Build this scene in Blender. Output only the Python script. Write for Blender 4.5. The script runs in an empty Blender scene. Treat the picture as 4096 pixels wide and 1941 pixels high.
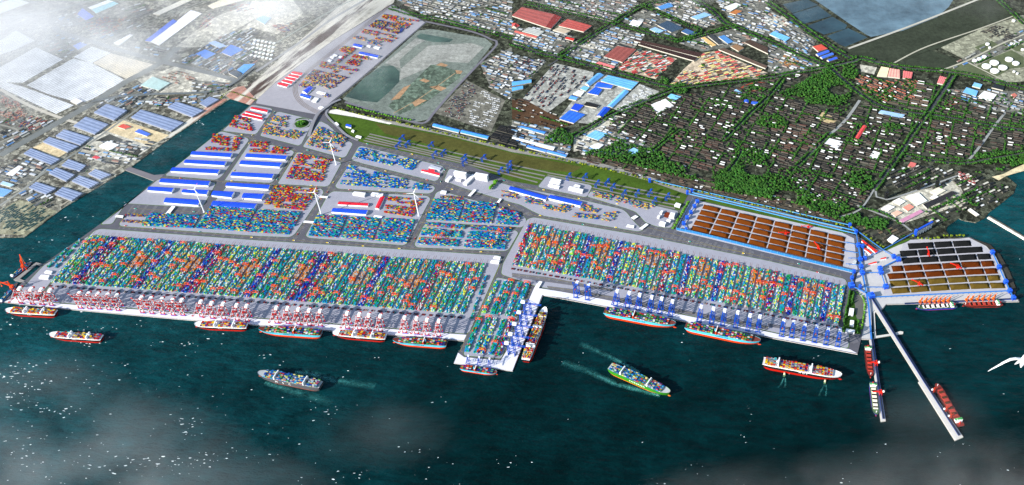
import bpy, math, random
import numpy as np
from mathutils import Vector, Matrix
random.seed(7); RNG = np.random.default_rng(11)
SC = bpy.context.scene
COL = SC.collection
# ---------------------------------------------------------------- camera model (photo pixels -> ground)
H, FPX, PX0, PY0, PITCH = 4000.0, 3800.0, 2640.0, 970.5, math.radians(42)
cP, sP = math.cos(PITCH), math.sin(PITCH)

def G(x, y, z=0.0):
    a = (x - PX0) / FPX; b = (y - PY0) / FPX
    dy = cP - b * sP; dz = -sP - b * cP
    t = (z - H) / dz
    return Vector((a * t, dy * t, z))

def PIX(w):
    x, y, z = w[0], w[1], w[2] - H
    f = y * cP - z * sP; u = y * sP + z * cP
    return (PX0 + FPX * x / f, PY0 - FPX * u / f)

def crop(x0, y0, s):
    def f(*pts):
        return [(x0 + p[0] / s, y0 + p[1] / s) for p in pts]
    return f
A1, A2, A3, A4 = [crop(1024 * i, 0, 1.744) for i in range(4)]
B1, B2, B3, B4 = [crop(1024 * i, 650, 1.744) for i in range(4)]
C1, C2, C3, C4 = [crop(1024 * i, 1100, 1.452) for i in range(4)]
GG = crop(900, 420, 2.978); HH = crop(1450, 480, 2.714); EE = crop(1800, 1050, 2.598)
D4 = crop(0, 1020, 4.36); MM = crop(2500, 700, 2.576); NN = crop(3300, 950, 3.2135); OO = crop(3200, 700, 2.875)
FF = crop(0, 0, 0.6289)
S = lambda *p: list(p)

def lin(v): return v / 12.92 if v <= 0.04045 else ((v + 0.055) / 1.055) ** 2.4
def hx(h, k=1.0):
    h = h.lstrip('#')
    return tuple(min(1, lin(int(h[i:i + 2], 16) / 255) * k) for i in (0, 2, 4)) + (1.0,)

# ---------------------------------------------------------------- materials
def nt(name):
    m = bpy.data.materials.new(name); m.use_nodes = True
    t = m.node_tree; b = t.nodes['Principled BSDF']
    return m, t, b
def N(t, ty, **k):
    n = t.nodes.new(ty)
    for a, v in k.items():
        if a.startswith('i_'): n.inputs[a[2:].replace('_', ' ')].default_value = v
        else: setattr(n, a, v)
    return n
def noisef(t, scale, detail=3, rough=.6):
    p = N(t, 'ShaderNodeNewGeometry'); n = N(t, 'ShaderNodeTexNoise')
    n.inputs['Scale'].default_value = scale; n.inputs['Detail'].default_value = detail; n.inputs['Roughness'].default_value = rough
    t.links.new(p.outputs['Position'], n.inputs['Vector'])
    return n.outputs['Fac']
def maprange(t, src, a, b, c, d):
    n = N(t, 'ShaderNodeMapRange')
    for i, v in enumerate((a, b, c, d)): n.inputs[i + 1].default_value = v
    t.links.new(src, n.inputs[0]); return n.outputs[0]
def math2(t, op, a, b):
    n = N(t, 'ShaderNodeMath', operation=op)
    for i, v in enumerate((a, b)):
        if isinstance(v, (int, float)): n.inputs[i].default_value = v
        else: t.links.new(v, n.inputs[i])
    return n.outputs[0]
def colsource(t, objcol):
    if objcol:
        n = N(t, 'ShaderNodeObjectInfo'); return n.outputs['Color']
    n = N(t, 'ShaderNodeAttribute', attribute_name='Col'); return n.outputs['Color']
def mulcol(t, col, fac):
    n = N(t, 'ShaderNodeVectorMath', operation='SCALE')
    t.links.new(col, n.inputs[0]); t.links.new(fac, n.inputs['Scale']); return n.outputs[0]
def mat_attr(name, scales=((.02, .15),), rough=.7, spec=.3, objcol=False, clutter=0):
    m, t, b = nt(name)
    c = colsource(t, objcol); f = None
    for s, amt in scales:
        g = maprange(t, noisef(t, s), .25, .75, 1 - amt, 1 + amt)
        f = g if f is None else math2(t, 'MULTIPLY', f, g)
    if clutter:
        for sc_, lo, hi in ((1 / 26., .35, 1.9), (1 / 9., .6, 1.5)):
            p = N(t, 'ShaderNodeNewGeometry'); rot = N(t, 'ShaderNodeVectorRotate', rotation_type='Z_AXIS')
            rot.inputs['Angle'].default_value = .45
            v = N(t, 'ShaderNodeTexVoronoi', distance='CHEBYCHEV'); v.inputs['Scale'].default_value = sc_
            t.links.new(p.outputs['Position'], rot.inputs['Vector']); t.links.new(rot.outputs[0], v.inputs['Vector'])
            s = N(t, 'ShaderNodeSeparateColor'); t.links.new(v.outputs['Color'], s.inputs[0])
            pw = math2(t, 'POWER', s.outputs[0], 1.6)
            g = maprange(t, pw, 0, 1, 1 - (1 - lo) * clutter, 1 + (hi - 1) * clutter)
            f = math2(t, 'MULTIPLY', f, g)
    t.links.new(mulcol(t, c, f), b.inputs['Base Color'])
    b.inputs['Roughness'].default_value = rough; b.inputs['Specular IOR Level'].default_value = spec
    return m
M = {}
M['paint'] = mat_attr('painted_steel', ((.05, .10), (.6, .06)), .45, .4)
M['roof'] = mat_attr('roofing', ((.03, .16), (.25, .14)), .6, .25)
M['ground'] = mat_attr('concrete_paving', ((.006, .06), (.05, .07), (.4, .05)), .85, .2)
M['asphalt'] = mat_attr('asphalt', ((.01, .12), (.2, .12)), .9, .2)
M['earth'] = mat_attr('bare_earth', ((.006, .25), (.03, .3), (.15, .3)), .95, .1)
M['town'] = mat_attr('town_ground', ((.004, .25), (.02, .3)), .95, .1, clutter=1.0)
M['lot'] = mat_attr('lot_ground', ((.01, .15), (.06, .15)), .95, .1, clutter=.45)
M['grass'] = mat_attr('mown_grass', ((.006, .25), (.05, .2), (.3, .2)), .95, .1)
M['leaf'] = mat_attr('foliage', ((.03, .35), (.25, .45)), .8, .15)
M['ore'] = mat_attr('ore_heap', ((.03, .10), (.3, .12)), .95, .05)
M['crate'] = mat_attr('container_steel', ((.08, .08), (.8, .10)), .5, .3)
M['crateobj'] = mat_attr('container_paint', ((.08, .08), (.8, .10)), .5, .3, objcol=True)

# striped fields (rows of parked goods seen from the air)
def mat_rows(name, ang, period, dark):
    m, t, b = nt(name); c = colsource(t, False)
    p = N(t, 'ShaderNodeNewGeometry'); rot = N(t, 'ShaderNodeVectorRotate', rotation_type='Z_AXIS'); rot.inputs['Angle'].default_value = ang
    w = N(t, 'ShaderNodeTexWave', bands_direction='X'); w.inputs['Scale'].default_value = 1 / period * .314; w.inputs['Distortion'].default_value = .6
    w.inputs['Detail'].default_value = 2
    t.links.new(p.outputs['Position'], rot.inputs['Vector']); t.links.new(rot.outputs[0], w.inputs['Vector'])
    f = maprange(t, w.outputs['Fac'], .0, .35, dark, 1)
    f = math2(t, 'MULTIPLY', f, maprange(t, noisef(t, .01), .25, .75, .75, 1.25))
    f = math2(t, 'MULTIPLY', f, maprange(t, noisef(t, .12), .25, .75, .75, 1.25))
    t.links.new(mulcol(t, c, f), b.inputs['Base Color']); b.inputs['Roughness'].default_value = .8
    return m
M['rows'] = mat_rows('parked_rows', .62, 24, .45)
M['rail'] = mat_rows('rail_bed', math.radians(90) + .335, 9, .55)

# ---------------------------------------------------------------- object helpers
def tag(o, label=None, cat=None, group=None, kind=None):
    if label: o['label'] = label
    if cat: o['category'] = cat
    if group: o['group'] = group
    if kind: o['kind'] = kind
    return o
def empty(name, loc=(0, 0, 0), rz=0.0):
    o = bpy.data.objects.new(name, None); o.empty_display_size = 5
    COL.objects.link(o); o.location = loc; o.rotation_euler = (0, 0, rz); return o
def thing(name, label, cat, loc=(0, 0, 0), rz=0.0, group=None):
    return tag(empty(name, loc, rz), label, cat, group)
KIDS = {}
def link(o, parent=None):
    COL.objects.link(o)
    if parent is not None:
        o.parent = parent; KIDS.setdefault(parent.name, []).append(o)
    return o
def dup(o, parent=None, loc=None, rz=None):
    c = o.copy(); link(c, parent)
    if loc is not None: c.location = loc
    if rz is not None: c.rotation_euler = (0, 0, rz)
    for k in KIDS.get(o.name, []): dup(k, c)
    return c

class MB:
    def __init__(s): s.v = []; s.f = []; s.c = []
    def quad(s, a, b, c, d, col):
        n = len(s.v); s.v += [tuple(a), tuple(b), tuple(c), tuple(d)]; s.f.append((n, n + 1, n + 2, n + 3)); s.c.append(col)
    def ngon(s, pts, col):
        n = len(s.v); s.v += [tuple(p) for p in pts]; s.f.append(tuple(range(n, n + len(pts)))); s.c.append(col)
    def hexa(s, P, col, top=None, bottom=True):
        n = len(s.v); s.v += [tuple(p) for p in P]
        F = [(4, 5, 6, 7), (0, 1, 5, 4), (1, 2, 6, 5), (2, 3, 7, 6), (3, 0, 4, 7)] + ([(3, 2, 1, 0)] if bottom else [])
        for i, q in enumerate(F):
            s.f.append(tuple(n + k for k in q)); s.c.append(top if (i == 0 and top) else col)
    def box(s, c, d, col, top=None, ux=None, taper=1.0):
        ux = Vector((1, 0, 0)) if ux is None else ux; uy = Vector((-ux[1], ux[0], 0)); c = Vector(c)
        x, y, z = d[0] / 2, d[1] / 2, d[2]
        P = [c + ux * a * x + uy * b * y for a, b in ((-1, -1), (1, -1), (1, 1), (-1, 1))]
        Q = [c + ux * a * x * taper + uy * b * y * taper + Vector((0, 0, z)) for a, b in ((-1, -1), (1, -1), (1, 1), (-1, 1))]
        s.hexa(P + Q, col, top)
    def bar(s, p, q, w, h, col):
        p = Vector(p); q = Vector(q); d = (q - p).normalized()
        up = Vector((0, 0, 1)) if abs(d.z) < .95 else Vector((0, 1, 0))
        a = d.cross(up).normalized() * w / 2; b = a.cross(d).normalized() * h / 2
        s.hexa([p - a - b, q - a - b, q + a - b, p + a - b, p - a + b, q - a + b, q + a + b, p + a + b], col)
    def prism(s, pts, z0, z1, ctop, cside, bottom=False):
        n = len(pts); a = sum(pts[i][0] * pts[(i + 1) % n][1] - pts[(i + 1) % n][0] * pts[i][1] for i in range(n))
        if a < 0: pts = pts[::-1]
        s.ngon([(p[0], p[1], z1) for p in pts], ctop)
        for i in range(n):
            p, q = pts[i], pts[(i + 1) % n]
            s.quad((p[0], p[1], z0), (q[0], q[1], z0), (q[0], q[1], z1), (p[0], p[1], z1), cside)
    def cyl(s, c, r0, r1, h, n, col, top=None):
        P = [(c[0] + r0 * math.cos(2 * math.pi * i / n), c[1] + r0 * math.sin(2 * math.pi * i / n), c[2]) for i in range(n)]
        Q = [(c[0] + r1 * math.cos(2 * math.pi * i / n), c[1] + r1 * math.sin(2 * math.pi * i / n), c[2] + h) for i in range(n)]
        for i in range(n):
            j = (i + 1) % n; s.quad(P[i], P[j], Q[j], Q[i], col)
        s.ngon(Q, top or col)
    def build(s, name, mat, parent=None, smooth=False):
        me = bpy.data.meshes.new(name); me.from_pydata(s.v, [], s.f)
        a = me.attributes.new('Col', 'FLOAT_COLOR', 'FACE')
        a.data.foreach_set('color', np.array(s.c, dtype=np.float32).ravel())
        if smooth: me.polygons.foreach_set('use_smooth', [True] * len(s.f))
        me.materials.append(M[mat] if isinstance(mat, str) else mat); me.update()
        return link(bpy.data.objects.new(name, me), parent)

class QB:   # fast numpy quad soup
    def __init__(s): s.q = []; s.c = []
    def add(s, quads, cols): s.q.append(np.asarray(quads, np.float32).reshape(-1, 4, 3)); s.c.append(np.asarray(cols, np.float32).reshape(-1, 4))
    def build(s, name, mat):
        q = np.concatenate(s.q); c = np.concatenate(s.c); n = len(q)
        me = bpy.data.meshes.new(name); me.vertices.add(n * 4); me.vertices.foreach_set('co', q.ravel())
        me.loops.add(n * 4); me.loops.foreach_set('vertex_index', np.arange(n * 4, dtype=np.int32))
        me.polygons.add(n); me.polygons.foreach_set('loop_start', np.arange(0, n * 4, 4, dtype=np.int32))
        a = me.attributes.new('Col', 'FLOAT_COLOR', 'FACE'); a.data.foreach_set('color', c.ravel())
        me.materials.append(M[mat]); me.update(calc_edges=True)
        return link(bpy.data.objects.new(name, me))

def gp(px, z=0.0): return [G(x, y, z) for x, y in px]
def rounded(pts, r, k=4):
    out = []; n = len(pts)
    for i in range(n):
        p = Vector(pts[i]).to_2d(); a = Vector(pts[i - 1]).to_2d(); b = Vector(pts[(i + 1) % n]).to_2d()
        da, db = a - p, b - p; rr = min(r, da.length * .45, db.length * .45)
        if da.length < 1e-3 or db.length < 1e-3: continue
        s, e = p + da.normalized() * rr, p + db.normalized() * rr
        for j in range(k + 1):
            t = j / k; out.append((s * (1 - t) ** 2 + p * 2 * t * (1 - t) + e * t * t).to_tuple())
    return out
def inset(pts, d):
    c = Vector((sum(p[0] for p in pts) / len(pts), sum(p[1] for p in pts) / len(pts)))
    out = []; n = len(pts)
    ar = sum(pts[i][0] * pts[(i + 1) % n][1] - pts[(i + 1) % n][0] * pts[i][1] for i in range(n))
    sg = 1 if ar > 0 else -1
    for i in range(n):
        p = Vector(pts[i][:2]); a = Vector(pts[i - 1][:2]); b = Vector(pts[(i + 1) % n][:2])
        n1 = Vector((-(p - a).y, (p - a).x)).normalized() * sg; n2 = Vector((-(b - p).y, (b - p).x)).normalized() * sg
        m = n1 + n2
        if m.length < 1e-6: m = n1
        m = m.normalized() * min(d / max(.35, m.normalized().dot(n1)), d * 2.5)
        out.append((p.x + m.x, p.y + m.y))
    return out
def struct(o): return tag(o, kind='structure')
def sheet(name, polys, z, mat, col, r=0, thick=0.0):
    mb = MB()
    z0_ = z
    for k, poly in enumerate(polys):
        z = z0_ + .05 * k
        pts = [(p.x, p.y) for p in gp(poly, z)]
        if r: pts = rounded(pts, r)
        c = col[k] if isinstance(col, list) else col
        if thick: mb.prism(pts, z - thick, z, c, c)
        else:
            n = len(pts); a = sum(pts[i][0] * pts[(i + 1) % n][1] - pts[(i + 1) % n][0] * pts[i][1] for i in range(n))
            if a < 0: pts = pts[::-1]
            mb.ngon([(x, y, z) for x, y in pts], c)
    return struct(mb.build(name, mat))
def strip_pts(line, w):
    L = [Vector(p[:2]) for p in line]; le, ri = [], []
    for i, p in enumerate(L):
        d = (L[min(i + 1, len(L) - 1)] - L[max(i - 1, 0)]).normalized(); n = Vector((-d.y, d.x)) * w / 2
        le.append(p + n); ri.append(p - n)
    return le, ri
def strip(mb, line, w, z, col, off=0.0):
    if off:
        le, ri = strip_pts(line, abs(off) * 2); line = le if off > 0 else ri
    le, ri = strip_pts(line, w)
    for i in range(len(le) - 1):
        mb.quad((ri[i].x, ri[i].y, z), (ri[i + 1].x, ri[i + 1].y, z), (le[i + 1].x, le[i + 1].y, z), (le[i].x, le[i].y, z), col)
def smooth_line(px, z, step=40):
    P = [G(x, y, z) for x, y in px]; out = []
    for i in range(len(P) - 1):
        p0, p1, p2, p3 = P[max(i - 1, 0)], P[i], P[i + 1], P[min(i + 2, len(P) - 1)]
        n = max(1, int((p2 - p1).length / step))
        for j in range(n):
            t = j / n
            out.append(.5 * ((2 * p1) + (p2 - p0) * t + (2 * p0 - 5 * p1 + 4 * p2 - p3) * t * t + (3 * p1 - p0 - 3 * p2 + p3) * t ** 3))
    return out + [P[-1]]
def inpoly(X, Y, poly):
    r = np.zeros(np.shape(X), bool); n = len(poly)
    for i in range(n):
        x1, y1 = poly[i][0], poly[i][1]; x2, y2 = poly[i - 1][0], poly[i - 1][1]
        c = ((y1 > Y) != (y2 > Y)); r ^= c & (X < (x2 - x1) * (Y - y1) / ((y2 - y1) if y2 != y1 else 1e-9) + x1)
    return r
ORD = ['first', 'second', 'third', 'fourth', 'fifth', 'sixth', 'seventh', 'eighth', 'ninth', 'tenth', 'eleventh', 'twelfth', 'thirteenth',
       'fourteenth', 'fifteenth', 'sixteenth', 'seventeenth', 'eighteenth', 'nineteenth', 'twentieth']
TENS = ['', '', 'twenty', 'thirty', 'forty', 'fifty', 'sixty', 'seventy', 'eighty', 'ninety']
def ordn(i):
    if i < 20: return ORD[i]
    if i == 99: return 'hundredth'
    if i >= 100: return 'hundred-and-' + ordn(i - 100)
    t, u = divmod(i + 1, 10)
    return (TENS[t][:-1] + 'ieth') if u == 0 else TENS[t] + '-' + ORD[u - 1]
EXPO, SUNE, SKYS, MISTD, SEAD = 1.05, 4.4, .11, .0040, .0006
# ================================================================ ground, water, paving
CONC, APRON, ASPH = hx('#93939d'), hx('#d2d1da'), hx('#55555c')
# sea
m, t, b = nt('sea_water')
n1 = noisef(t, 1 / 1500., 2); n2 = noisef(t, 1 / 260., 4)
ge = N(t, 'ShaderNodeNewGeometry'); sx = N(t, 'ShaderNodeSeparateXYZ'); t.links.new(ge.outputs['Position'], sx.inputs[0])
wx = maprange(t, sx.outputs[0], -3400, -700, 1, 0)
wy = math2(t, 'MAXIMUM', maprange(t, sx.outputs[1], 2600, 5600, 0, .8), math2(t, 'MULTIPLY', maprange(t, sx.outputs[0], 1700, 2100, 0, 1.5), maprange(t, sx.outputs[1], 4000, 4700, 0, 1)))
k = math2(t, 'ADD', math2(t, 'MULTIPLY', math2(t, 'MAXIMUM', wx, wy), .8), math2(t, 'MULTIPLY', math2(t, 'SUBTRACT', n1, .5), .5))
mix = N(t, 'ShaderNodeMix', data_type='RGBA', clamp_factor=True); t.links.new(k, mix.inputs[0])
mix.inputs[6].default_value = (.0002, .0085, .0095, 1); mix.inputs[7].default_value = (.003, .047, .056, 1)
mps = N(t, 'ShaderNodeMapping'); mps.inputs['Scale'].default_value = (.3, 1, 1); mps.inputs['Rotation'].default_value = (0, 0, .2); t.links.new(ge.outputs['Position'], mps.inputs[0])
ns = N(t, 'ShaderNodeTexNoise'); ns.inputs['Scale'].default_value = 1 / 34.; ns.inputs['Detail'].default_value = 4; ns.inputs['Roughness'].default_value = .65; t.links.new(mps.outputs[0], ns.inputs['Vector'])
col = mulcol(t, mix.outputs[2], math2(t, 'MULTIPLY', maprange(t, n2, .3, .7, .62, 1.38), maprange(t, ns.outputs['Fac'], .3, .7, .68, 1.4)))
# whitecaps: short patches of foam, with sun glints painted in as white specks
mp = N(t, 'ShaderNodeMapping'); mp.inputs['Scale'].default_value = (.42, 1.0, 1); mp.inputs['Rotation'].default_value = (0, 0, -.14)
t.links.new(ge.outputs['Position'], mp.inputs[0])
def nz_(scale, det):
    n = N(t, 'ShaderNodeTexNoise'); n.inputs['Scale'].default_value = scale; n.inputs['Detail'].default_value = det; n.inputs['Roughness'].default_value = .5; t.links.new(mp.outputs[0], n.inputs['Vector']); return n.outputs['Fac']
zone = math2(t, 'ADD', maprange(t, sx.outputs[0], -3300, -900, .09, .0), math2(t, 'ADD', maprange(t, sx.outputs[1], 2600, 3500, .05, .0), maprange(t, sx.outputs[1], 3900, 4700, .0, -.06)))
thr = math2(t, 'SUBTRACT', .845, math2(t, 'ADD', zone, maprange(t, nz_(1 / 130., 2), .45, .75, -.03, .13)))
spot = math2(t, 'GREATER_THAN', nz_(1 / 11., 1), thr)
mx2 = N(t, 'ShaderNodeMix', data_type='RGBA'); t.links.new(spot, mx2.inputs[0]); t.links.new(col, mx2.inputs[6]); mx2.inputs[7].default_value = (.75, .8, .8, 1)
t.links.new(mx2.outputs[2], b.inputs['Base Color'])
b.inputs['Roughness'].default_value = .3; b.inputs['IOR'].default_value = 1.33; b.inputs['Specular IOR Level'].default_value = .07
mp2 = N(t, 'ShaderNodeMapping'); mp2.inputs['Scale'].default_value = (.45, 1, 1); mp2.inputs['Rotation'].default_value = (0, 0, .35); t.links.new(ge.outputs['Position'], mp2.inputs[0])
w1 = N(t, 'ShaderNodeTexNoise'); w1.inputs['Scale'].default_value = 1 / 55.; w1.inputs['Detail'].default_value = 5; w1.inputs['Roughness'].default_value = .62
t.links.new(mp2.outputs[0], w1.inputs['Vector'])
bu = N(t, 'ShaderNodeBump'); bu.inputs['Strength'].default_value = .8; bu.inputs['Distance'].default_value = 26
t.links.new(w1.outputs['Fac'], bu.inputs['Height']); t.links.new(bu.outputs[0], b.inputs['Normal'])
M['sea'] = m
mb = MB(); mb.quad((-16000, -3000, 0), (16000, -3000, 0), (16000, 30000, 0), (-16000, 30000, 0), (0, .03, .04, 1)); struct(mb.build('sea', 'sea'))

# mainland left of the canal and town above the port, as thick sheets with banks
land_left = S((-900, 970), (0, 951), (100, 948), (252, 833), (519, 672), (677, 556), (920, 396), (1006, 412), (1024, 400), (1100, 330), (1320, 160), (1620, -60), (1700, -400), (-3500, -420), (-3500, 970))
land_town = S((1006, 416), (1024, 400), (1100, 330), (1320, 160), (1620, -60), (1700, -400), (7000, -430), (7000, 640), (4096, 684), (4024, 702), (4067, 739), (4055, 773), (3995, 822), (3955, 851), (3938, 874), (3903, 891),
              (3850, 882), (3835, 874), (3790, 905), (3783, 922), (3800, 945), (3892, 954), (3961, 977), (4001, 1017), (4041, 1086), (4067, 1155), (4060, 1190), (3500, 1190), (2700, 960), (1500, 640), (1200, 470))
mb = MB(); mb.prism([(p.x, p.y) for p in gp(land_left, 3)], -4, 3.0, hx('#78766a'), hx('#7d7460')); struct(mb.build('mainland_ground', 'town'))
mb = MB(); mb.prism([(p.x, p.y) for p in gp(land_town, 3)], -4, 3.0, hx('#3c3f33'), hx('#8a8578')); struct(mb.build('town_ground', 'town'))

# port platform (asphalt level), finger pier and ore terminal
plat = S((15, 1209), (87, 1131), (105, 1117), (172, 1057), (338, 942), (502, 822), (619, 722), (688, 677), (894, 516), (1009, 413), (1028, 398),
         (1100, 330), (1335, 160), (1566, 17), (1706, 89), (1391, 361), (1336, 404), (1311, 450), (1574, 497), (1798, 543), (2048, 606), (2392, 665), (2598, 723), (2760, 778),
         (3072, 848), (3366, 925), (3430, 945), (3530, 1000), (3640, 962), (3712, 947), (3760, 962), (3880, 948), (3952, 985), (3990, 1030), (4020, 1090), (4050, 1180), (4077, 1200), (4077, 1207),
         (3585, 1217), (3545, 1218), (3535, 1232), (3520, 1246), (3500, 1242), (3491, 1250), (3485, 1358), (3444, 1357), (3430, 1417), (2406, 1224), (2172, 1181), (2050, 1485), (1815, 1453), (1857, 1364), (762, 1281), (246, 1235))
mb = MB(); mb.prism([(p.x, p.y) for p in gp(plat, 5)], -4, 5.0, ASPH, hx('#b8b4b0')); struct(mb.build('port_asphalt', 'asphalt'))
KIND_BLOCKS = {
 'container_block_ground': [
  GG((-40, 310), (310, 3), (350, 0), (555, 38), (572, 62), (385, 338), (345, 356)),
  GG((408, 368), (615, 85), (655, 80), (1065, 178), (915, 465), (875, 488)),
  GG((918, 500), (1120, 200), (1150, 195), (1230, 235), (1380, 370), (1530, 460), (1445, 615), (1400, 632)),
  S((656, 703), (877, 527), (893, 526), (990, 551), (998, 560), (886, 708), (862, 721)),
  S((897, 722), (1003, 566), (1016, 560), (1172, 602), (1178, 610), (1094, 726), (1080, 733), (905, 723)),
  GG((622, 935), (850, 568), (882, 562), (1378, 678), (1388, 700), (1248, 955), (1200, 976), (655, 946)),
  S((398, 899), (450, 897), (503, 815), (800, 832), (815, 822), (865, 735), (855, 728), (640, 715), (628, 720)),
  S((474, 896), (515, 852), (790, 864), (812, 862), (912, 738), (925, 734), (1285, 753), (1298, 768), (1180, 938), (1160, 950), (1024, 945), (482, 906)),
  S((1402, 640), (1432, 588), (1446, 583), (1772, 664), (1780, 676), (1752, 721), (1738, 726), (1450, 655)),
  S((1338, 745), (1393, 661), (1408, 657), (1450, 667), (1735, 744), (1742, 752), (1735, 767), (1715, 776), (1350, 756)),
  S((1220, 944), (1312, 777), (1332, 764), (1712, 783), (1724, 795), (1632, 972), (1615, 983), (1235, 953)),
  S((1701, 884), (1742, 772), (1760, 762), (1860, 790), (2000, 828), (2100, 866), (2108, 882), (2096, 905), (2084, 911), (1712, 889)),
  S((1655, 980), (1693, 902), (1710, 894), (2065, 921), (2076, 932), (2037, 998), (2020, 1006), (1668, 991)),
  HH((878, 660), (930, 540), (958, 525)) + B3((0, 163), (500, 262), (770, 325), (800, 345), (850, 408), (918, 474), (880, 484), (210, 373), (130, 336), (60, 297), (0, 282)) + HH((1100, 745)),
  B3((175, 172), (240, 92), (548, 155), (562, 170), (525, 240), (500, 243)),
  B3((518, 238), (550, 197), (1000, 300), (1168, 340), (1112, 460), (1010, 450), (930, 420), (860, 345), (780, 317)),
  S((185, 1160), (372, 926), (400, 914), (1024, 960), (1998, 1021), (2012, 1032), (1880, 1328), (1866, 1337), (1024, 1272), (247, 1213), (165, 1206)),
  S((2010, 1055), (2108, 876), (2134, 868), (2564, 941), (3072, 1042), (3380, 1115), (3390, 1128), (3352, 1300), (3400, 1330), (3395, 1396), (3072, 1325), (2406, 1194), (2250, 1165), (2150, 1148), (2002, 1098)),
  S((100, 1140), (172, 1063), (335, 955), (362, 940), (170, 1170), (95, 1200), (60, 1190)),
  EE((135, 950), (478, 165), (500, 155), (825, 215), (838, 235), (545, 985), (520, 1003), (150, 972))],
}
green, conc = MB(), MB()
for poly in KIND_BLOCKS['container_block_ground']:
    pts = rounded([(p.x, p.y) for p in gp(poly, 5.4)], 22)
    green.prism(pts, 5.0, 5.4, hx('#4a6b1e'), hx('#4a6b1e'))
    inn = rounded(inset([(p.x, p.y) for p in gp(poly, 5.8)], 3.2), 20)
    conc.prism(inn, 5.4, 5.8, CONC, CONC)
struct(green.build('grass_verge', 'grass')); struct(conc.build('concrete_yard', 'ground'))
# railway strip paving at the top and light aprons along the quays
sheet('rail_yard_paving', [S((1024, 413), (1030, 396), (1100, 332), (1335, 162), (1560, 24), (1575, 22), (1700, 90), (1388, 358), (1330, 402), (1268, 458))], 5.8, 'ground', hx('#96949a'), thick=.8)
sheet('quay_apron', [S((18, 1207), (60, 1190), (133, 1202), (250, 1216), (1024, 1275), (1866, 1340), (1856, 1361), (762, 1279), (246, 1233)),
                     EE((42, 1044), (84, 938), (148, 985), (528, 1020), (600, 900), (870, 275), (905, 215), (925, 268), (1169, 306), (1169, 366), (958, 338), (648, 1126)),
                     S((2250, 1168), (2406, 1196), (3072, 1328), (3400, 1398), (3428, 1413), (2406, 1221), (2248, 1191)),
                     ], 6.1, 'ground', APRON, thick=1.0)
sheet('causeway_paving', [S((3446, 1354), (3462, 1270), (3440, 1180), (3420, 1130), (3440, 1060), (3470, 985), (3530, 1003), (3640, 965), (3712, 950), (3760, 965), (3875, 951), (3945, 985), (3985, 1030), (4015, 1090), (4040, 1180), (4073, 1201), (4073, 1205),
                            (3585, 1215), (3545, 1216), (3533, 1231), (3519, 1244), (3500, 1240), (3489, 1249), (3483, 1356))], 5.9, 'ground', hx('#b4b2b0'), thick=.9)
sheet('ore_yard_paving', [MM((530, 575), (700, 245), (850, 290), (2240, 595), (2360, 655), (2400, 1000), (2330, 1010)), NN((745, 740), (835, 450), (770, 460), (840, 350), (950, 250), (1000, 90), (1100, 30), (1500, 20), (1850, 15), (2020, 100), (2140, 190), (2330, 690), (900, 745))], 6.3, 'ground', hx('#a9a7ab'), thick=.4)
sheet('dark_rock_shore', [S((3880, 950), (3892, 955), (3961, 979), (4001, 1019), (4039, 1088), (4065, 1157), (4058, 1188), (4042, 1178), (4018, 1090), (3985, 1028), (3945, 984))], 6.0, 'earth', hx('#3a3833'), thick=3)
# rail yard lawn with long track bands
GREEN = hx('#3f561a'); OLIVE = hx('#4c4c24')
lawn = S((1311, 453), (1420, 470), (1574, 499), (1798, 545), (2048, 609), (2392, 668), (2598, 726), (2752, 780), (2719, 842), (2369, 757), (2330, 752), (2185, 703), (2150, 742), (2048, 725), (1884, 664), (1448, 570), (1420, 560), (1310, 480))
sheet('rail_yard_grass', [lawn], 5.6, 'grass', GREEN, thick=.3)
sheet('worn_grass', [S((1500, 492), (1798, 550), (2048, 613), (2330, 668), (2290, 690), (2048, 668), (1760, 590), (1540, 535)), S((1480, 560), (1900, 650), (2100, 705), (2060, 712), (1880, 660), (1470, 568))], 5.9, 'grass', OLIVE)
mb = MB()
for (a, b2, c) in [((1478, 536), (1800, 608), (2190, 690)), ((1470, 545), (1830, 630), (2180, 704)), ((1462, 553), (1800, 632), (2170, 718)), ((1455, 562), (1850, 652), (2150, 730)), ((2190, 700), (2450, 752), (2700, 800)), ((2185, 690), (2450, 738), (2720, 790)), ((2370, 750), (2550, 790), (2710, 822)), ((2380, 762), (2550, 802), (2700, 834))]:
    tz = 6.1 + len(mb.f) * .002; strip(mb, smooth_line([a, b2, c], tz), 13, tz, hx('#77746f'))
struct(mb.build('track_band', 'asphalt'))
sheet('rail_corridor', [S((1305, 448), (1330, 438), (1420, 455), (1580, 487), (1800, 530), (2050, 592), (2400, 652), (2600, 708), (2760, 760), (3080, 835), (3370, 912), (3360, 925), (3072, 849), (2752, 779), (2598, 725), (2392, 667), (2048, 608), (1798, 544), (1574, 498), (1420, 469), (1311, 452))], 5.3, 'rail', hx('#8d8a82'), thick=.2)
sheet('pale_sand_strip', [A2((520, 770), (560, 762), (680, 790), (950, 860), (930, 868), (700, 818), (510, 788))], 5.7, 'earth', hx('#d8d4cc'))
sheet('green_bank', [NN((490, 0), (530, 0), (760, 145), (1080, 10), (1105, 25), (790, 170), (740, 165)), MM((2240, 600), (2350, 600), (2200, 560), (1500, 400), (860, 250), (760, 260))], 6.2, 'grass', hx('#3f5c1c'))
sheet('park_lawn', [C4((472, 88), (500, 92), (505, 130), (530, 240), (540, 345), (436, 332)), GG((820, 215), (850, 165), (920, 150), (1000, 170), (1025, 215), (1000, 260), (930, 280), (850, 265))], 6.2, 'grass', hx('#2f4f16'), thick=.4)
sheet('park_path', [C4((497, 108), (530, 112), (556, 150), (552, 240), (536, 305), (512, 240))], 6.3, 'asphalt', hx('#5d5d58'), thick=.4)
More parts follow.
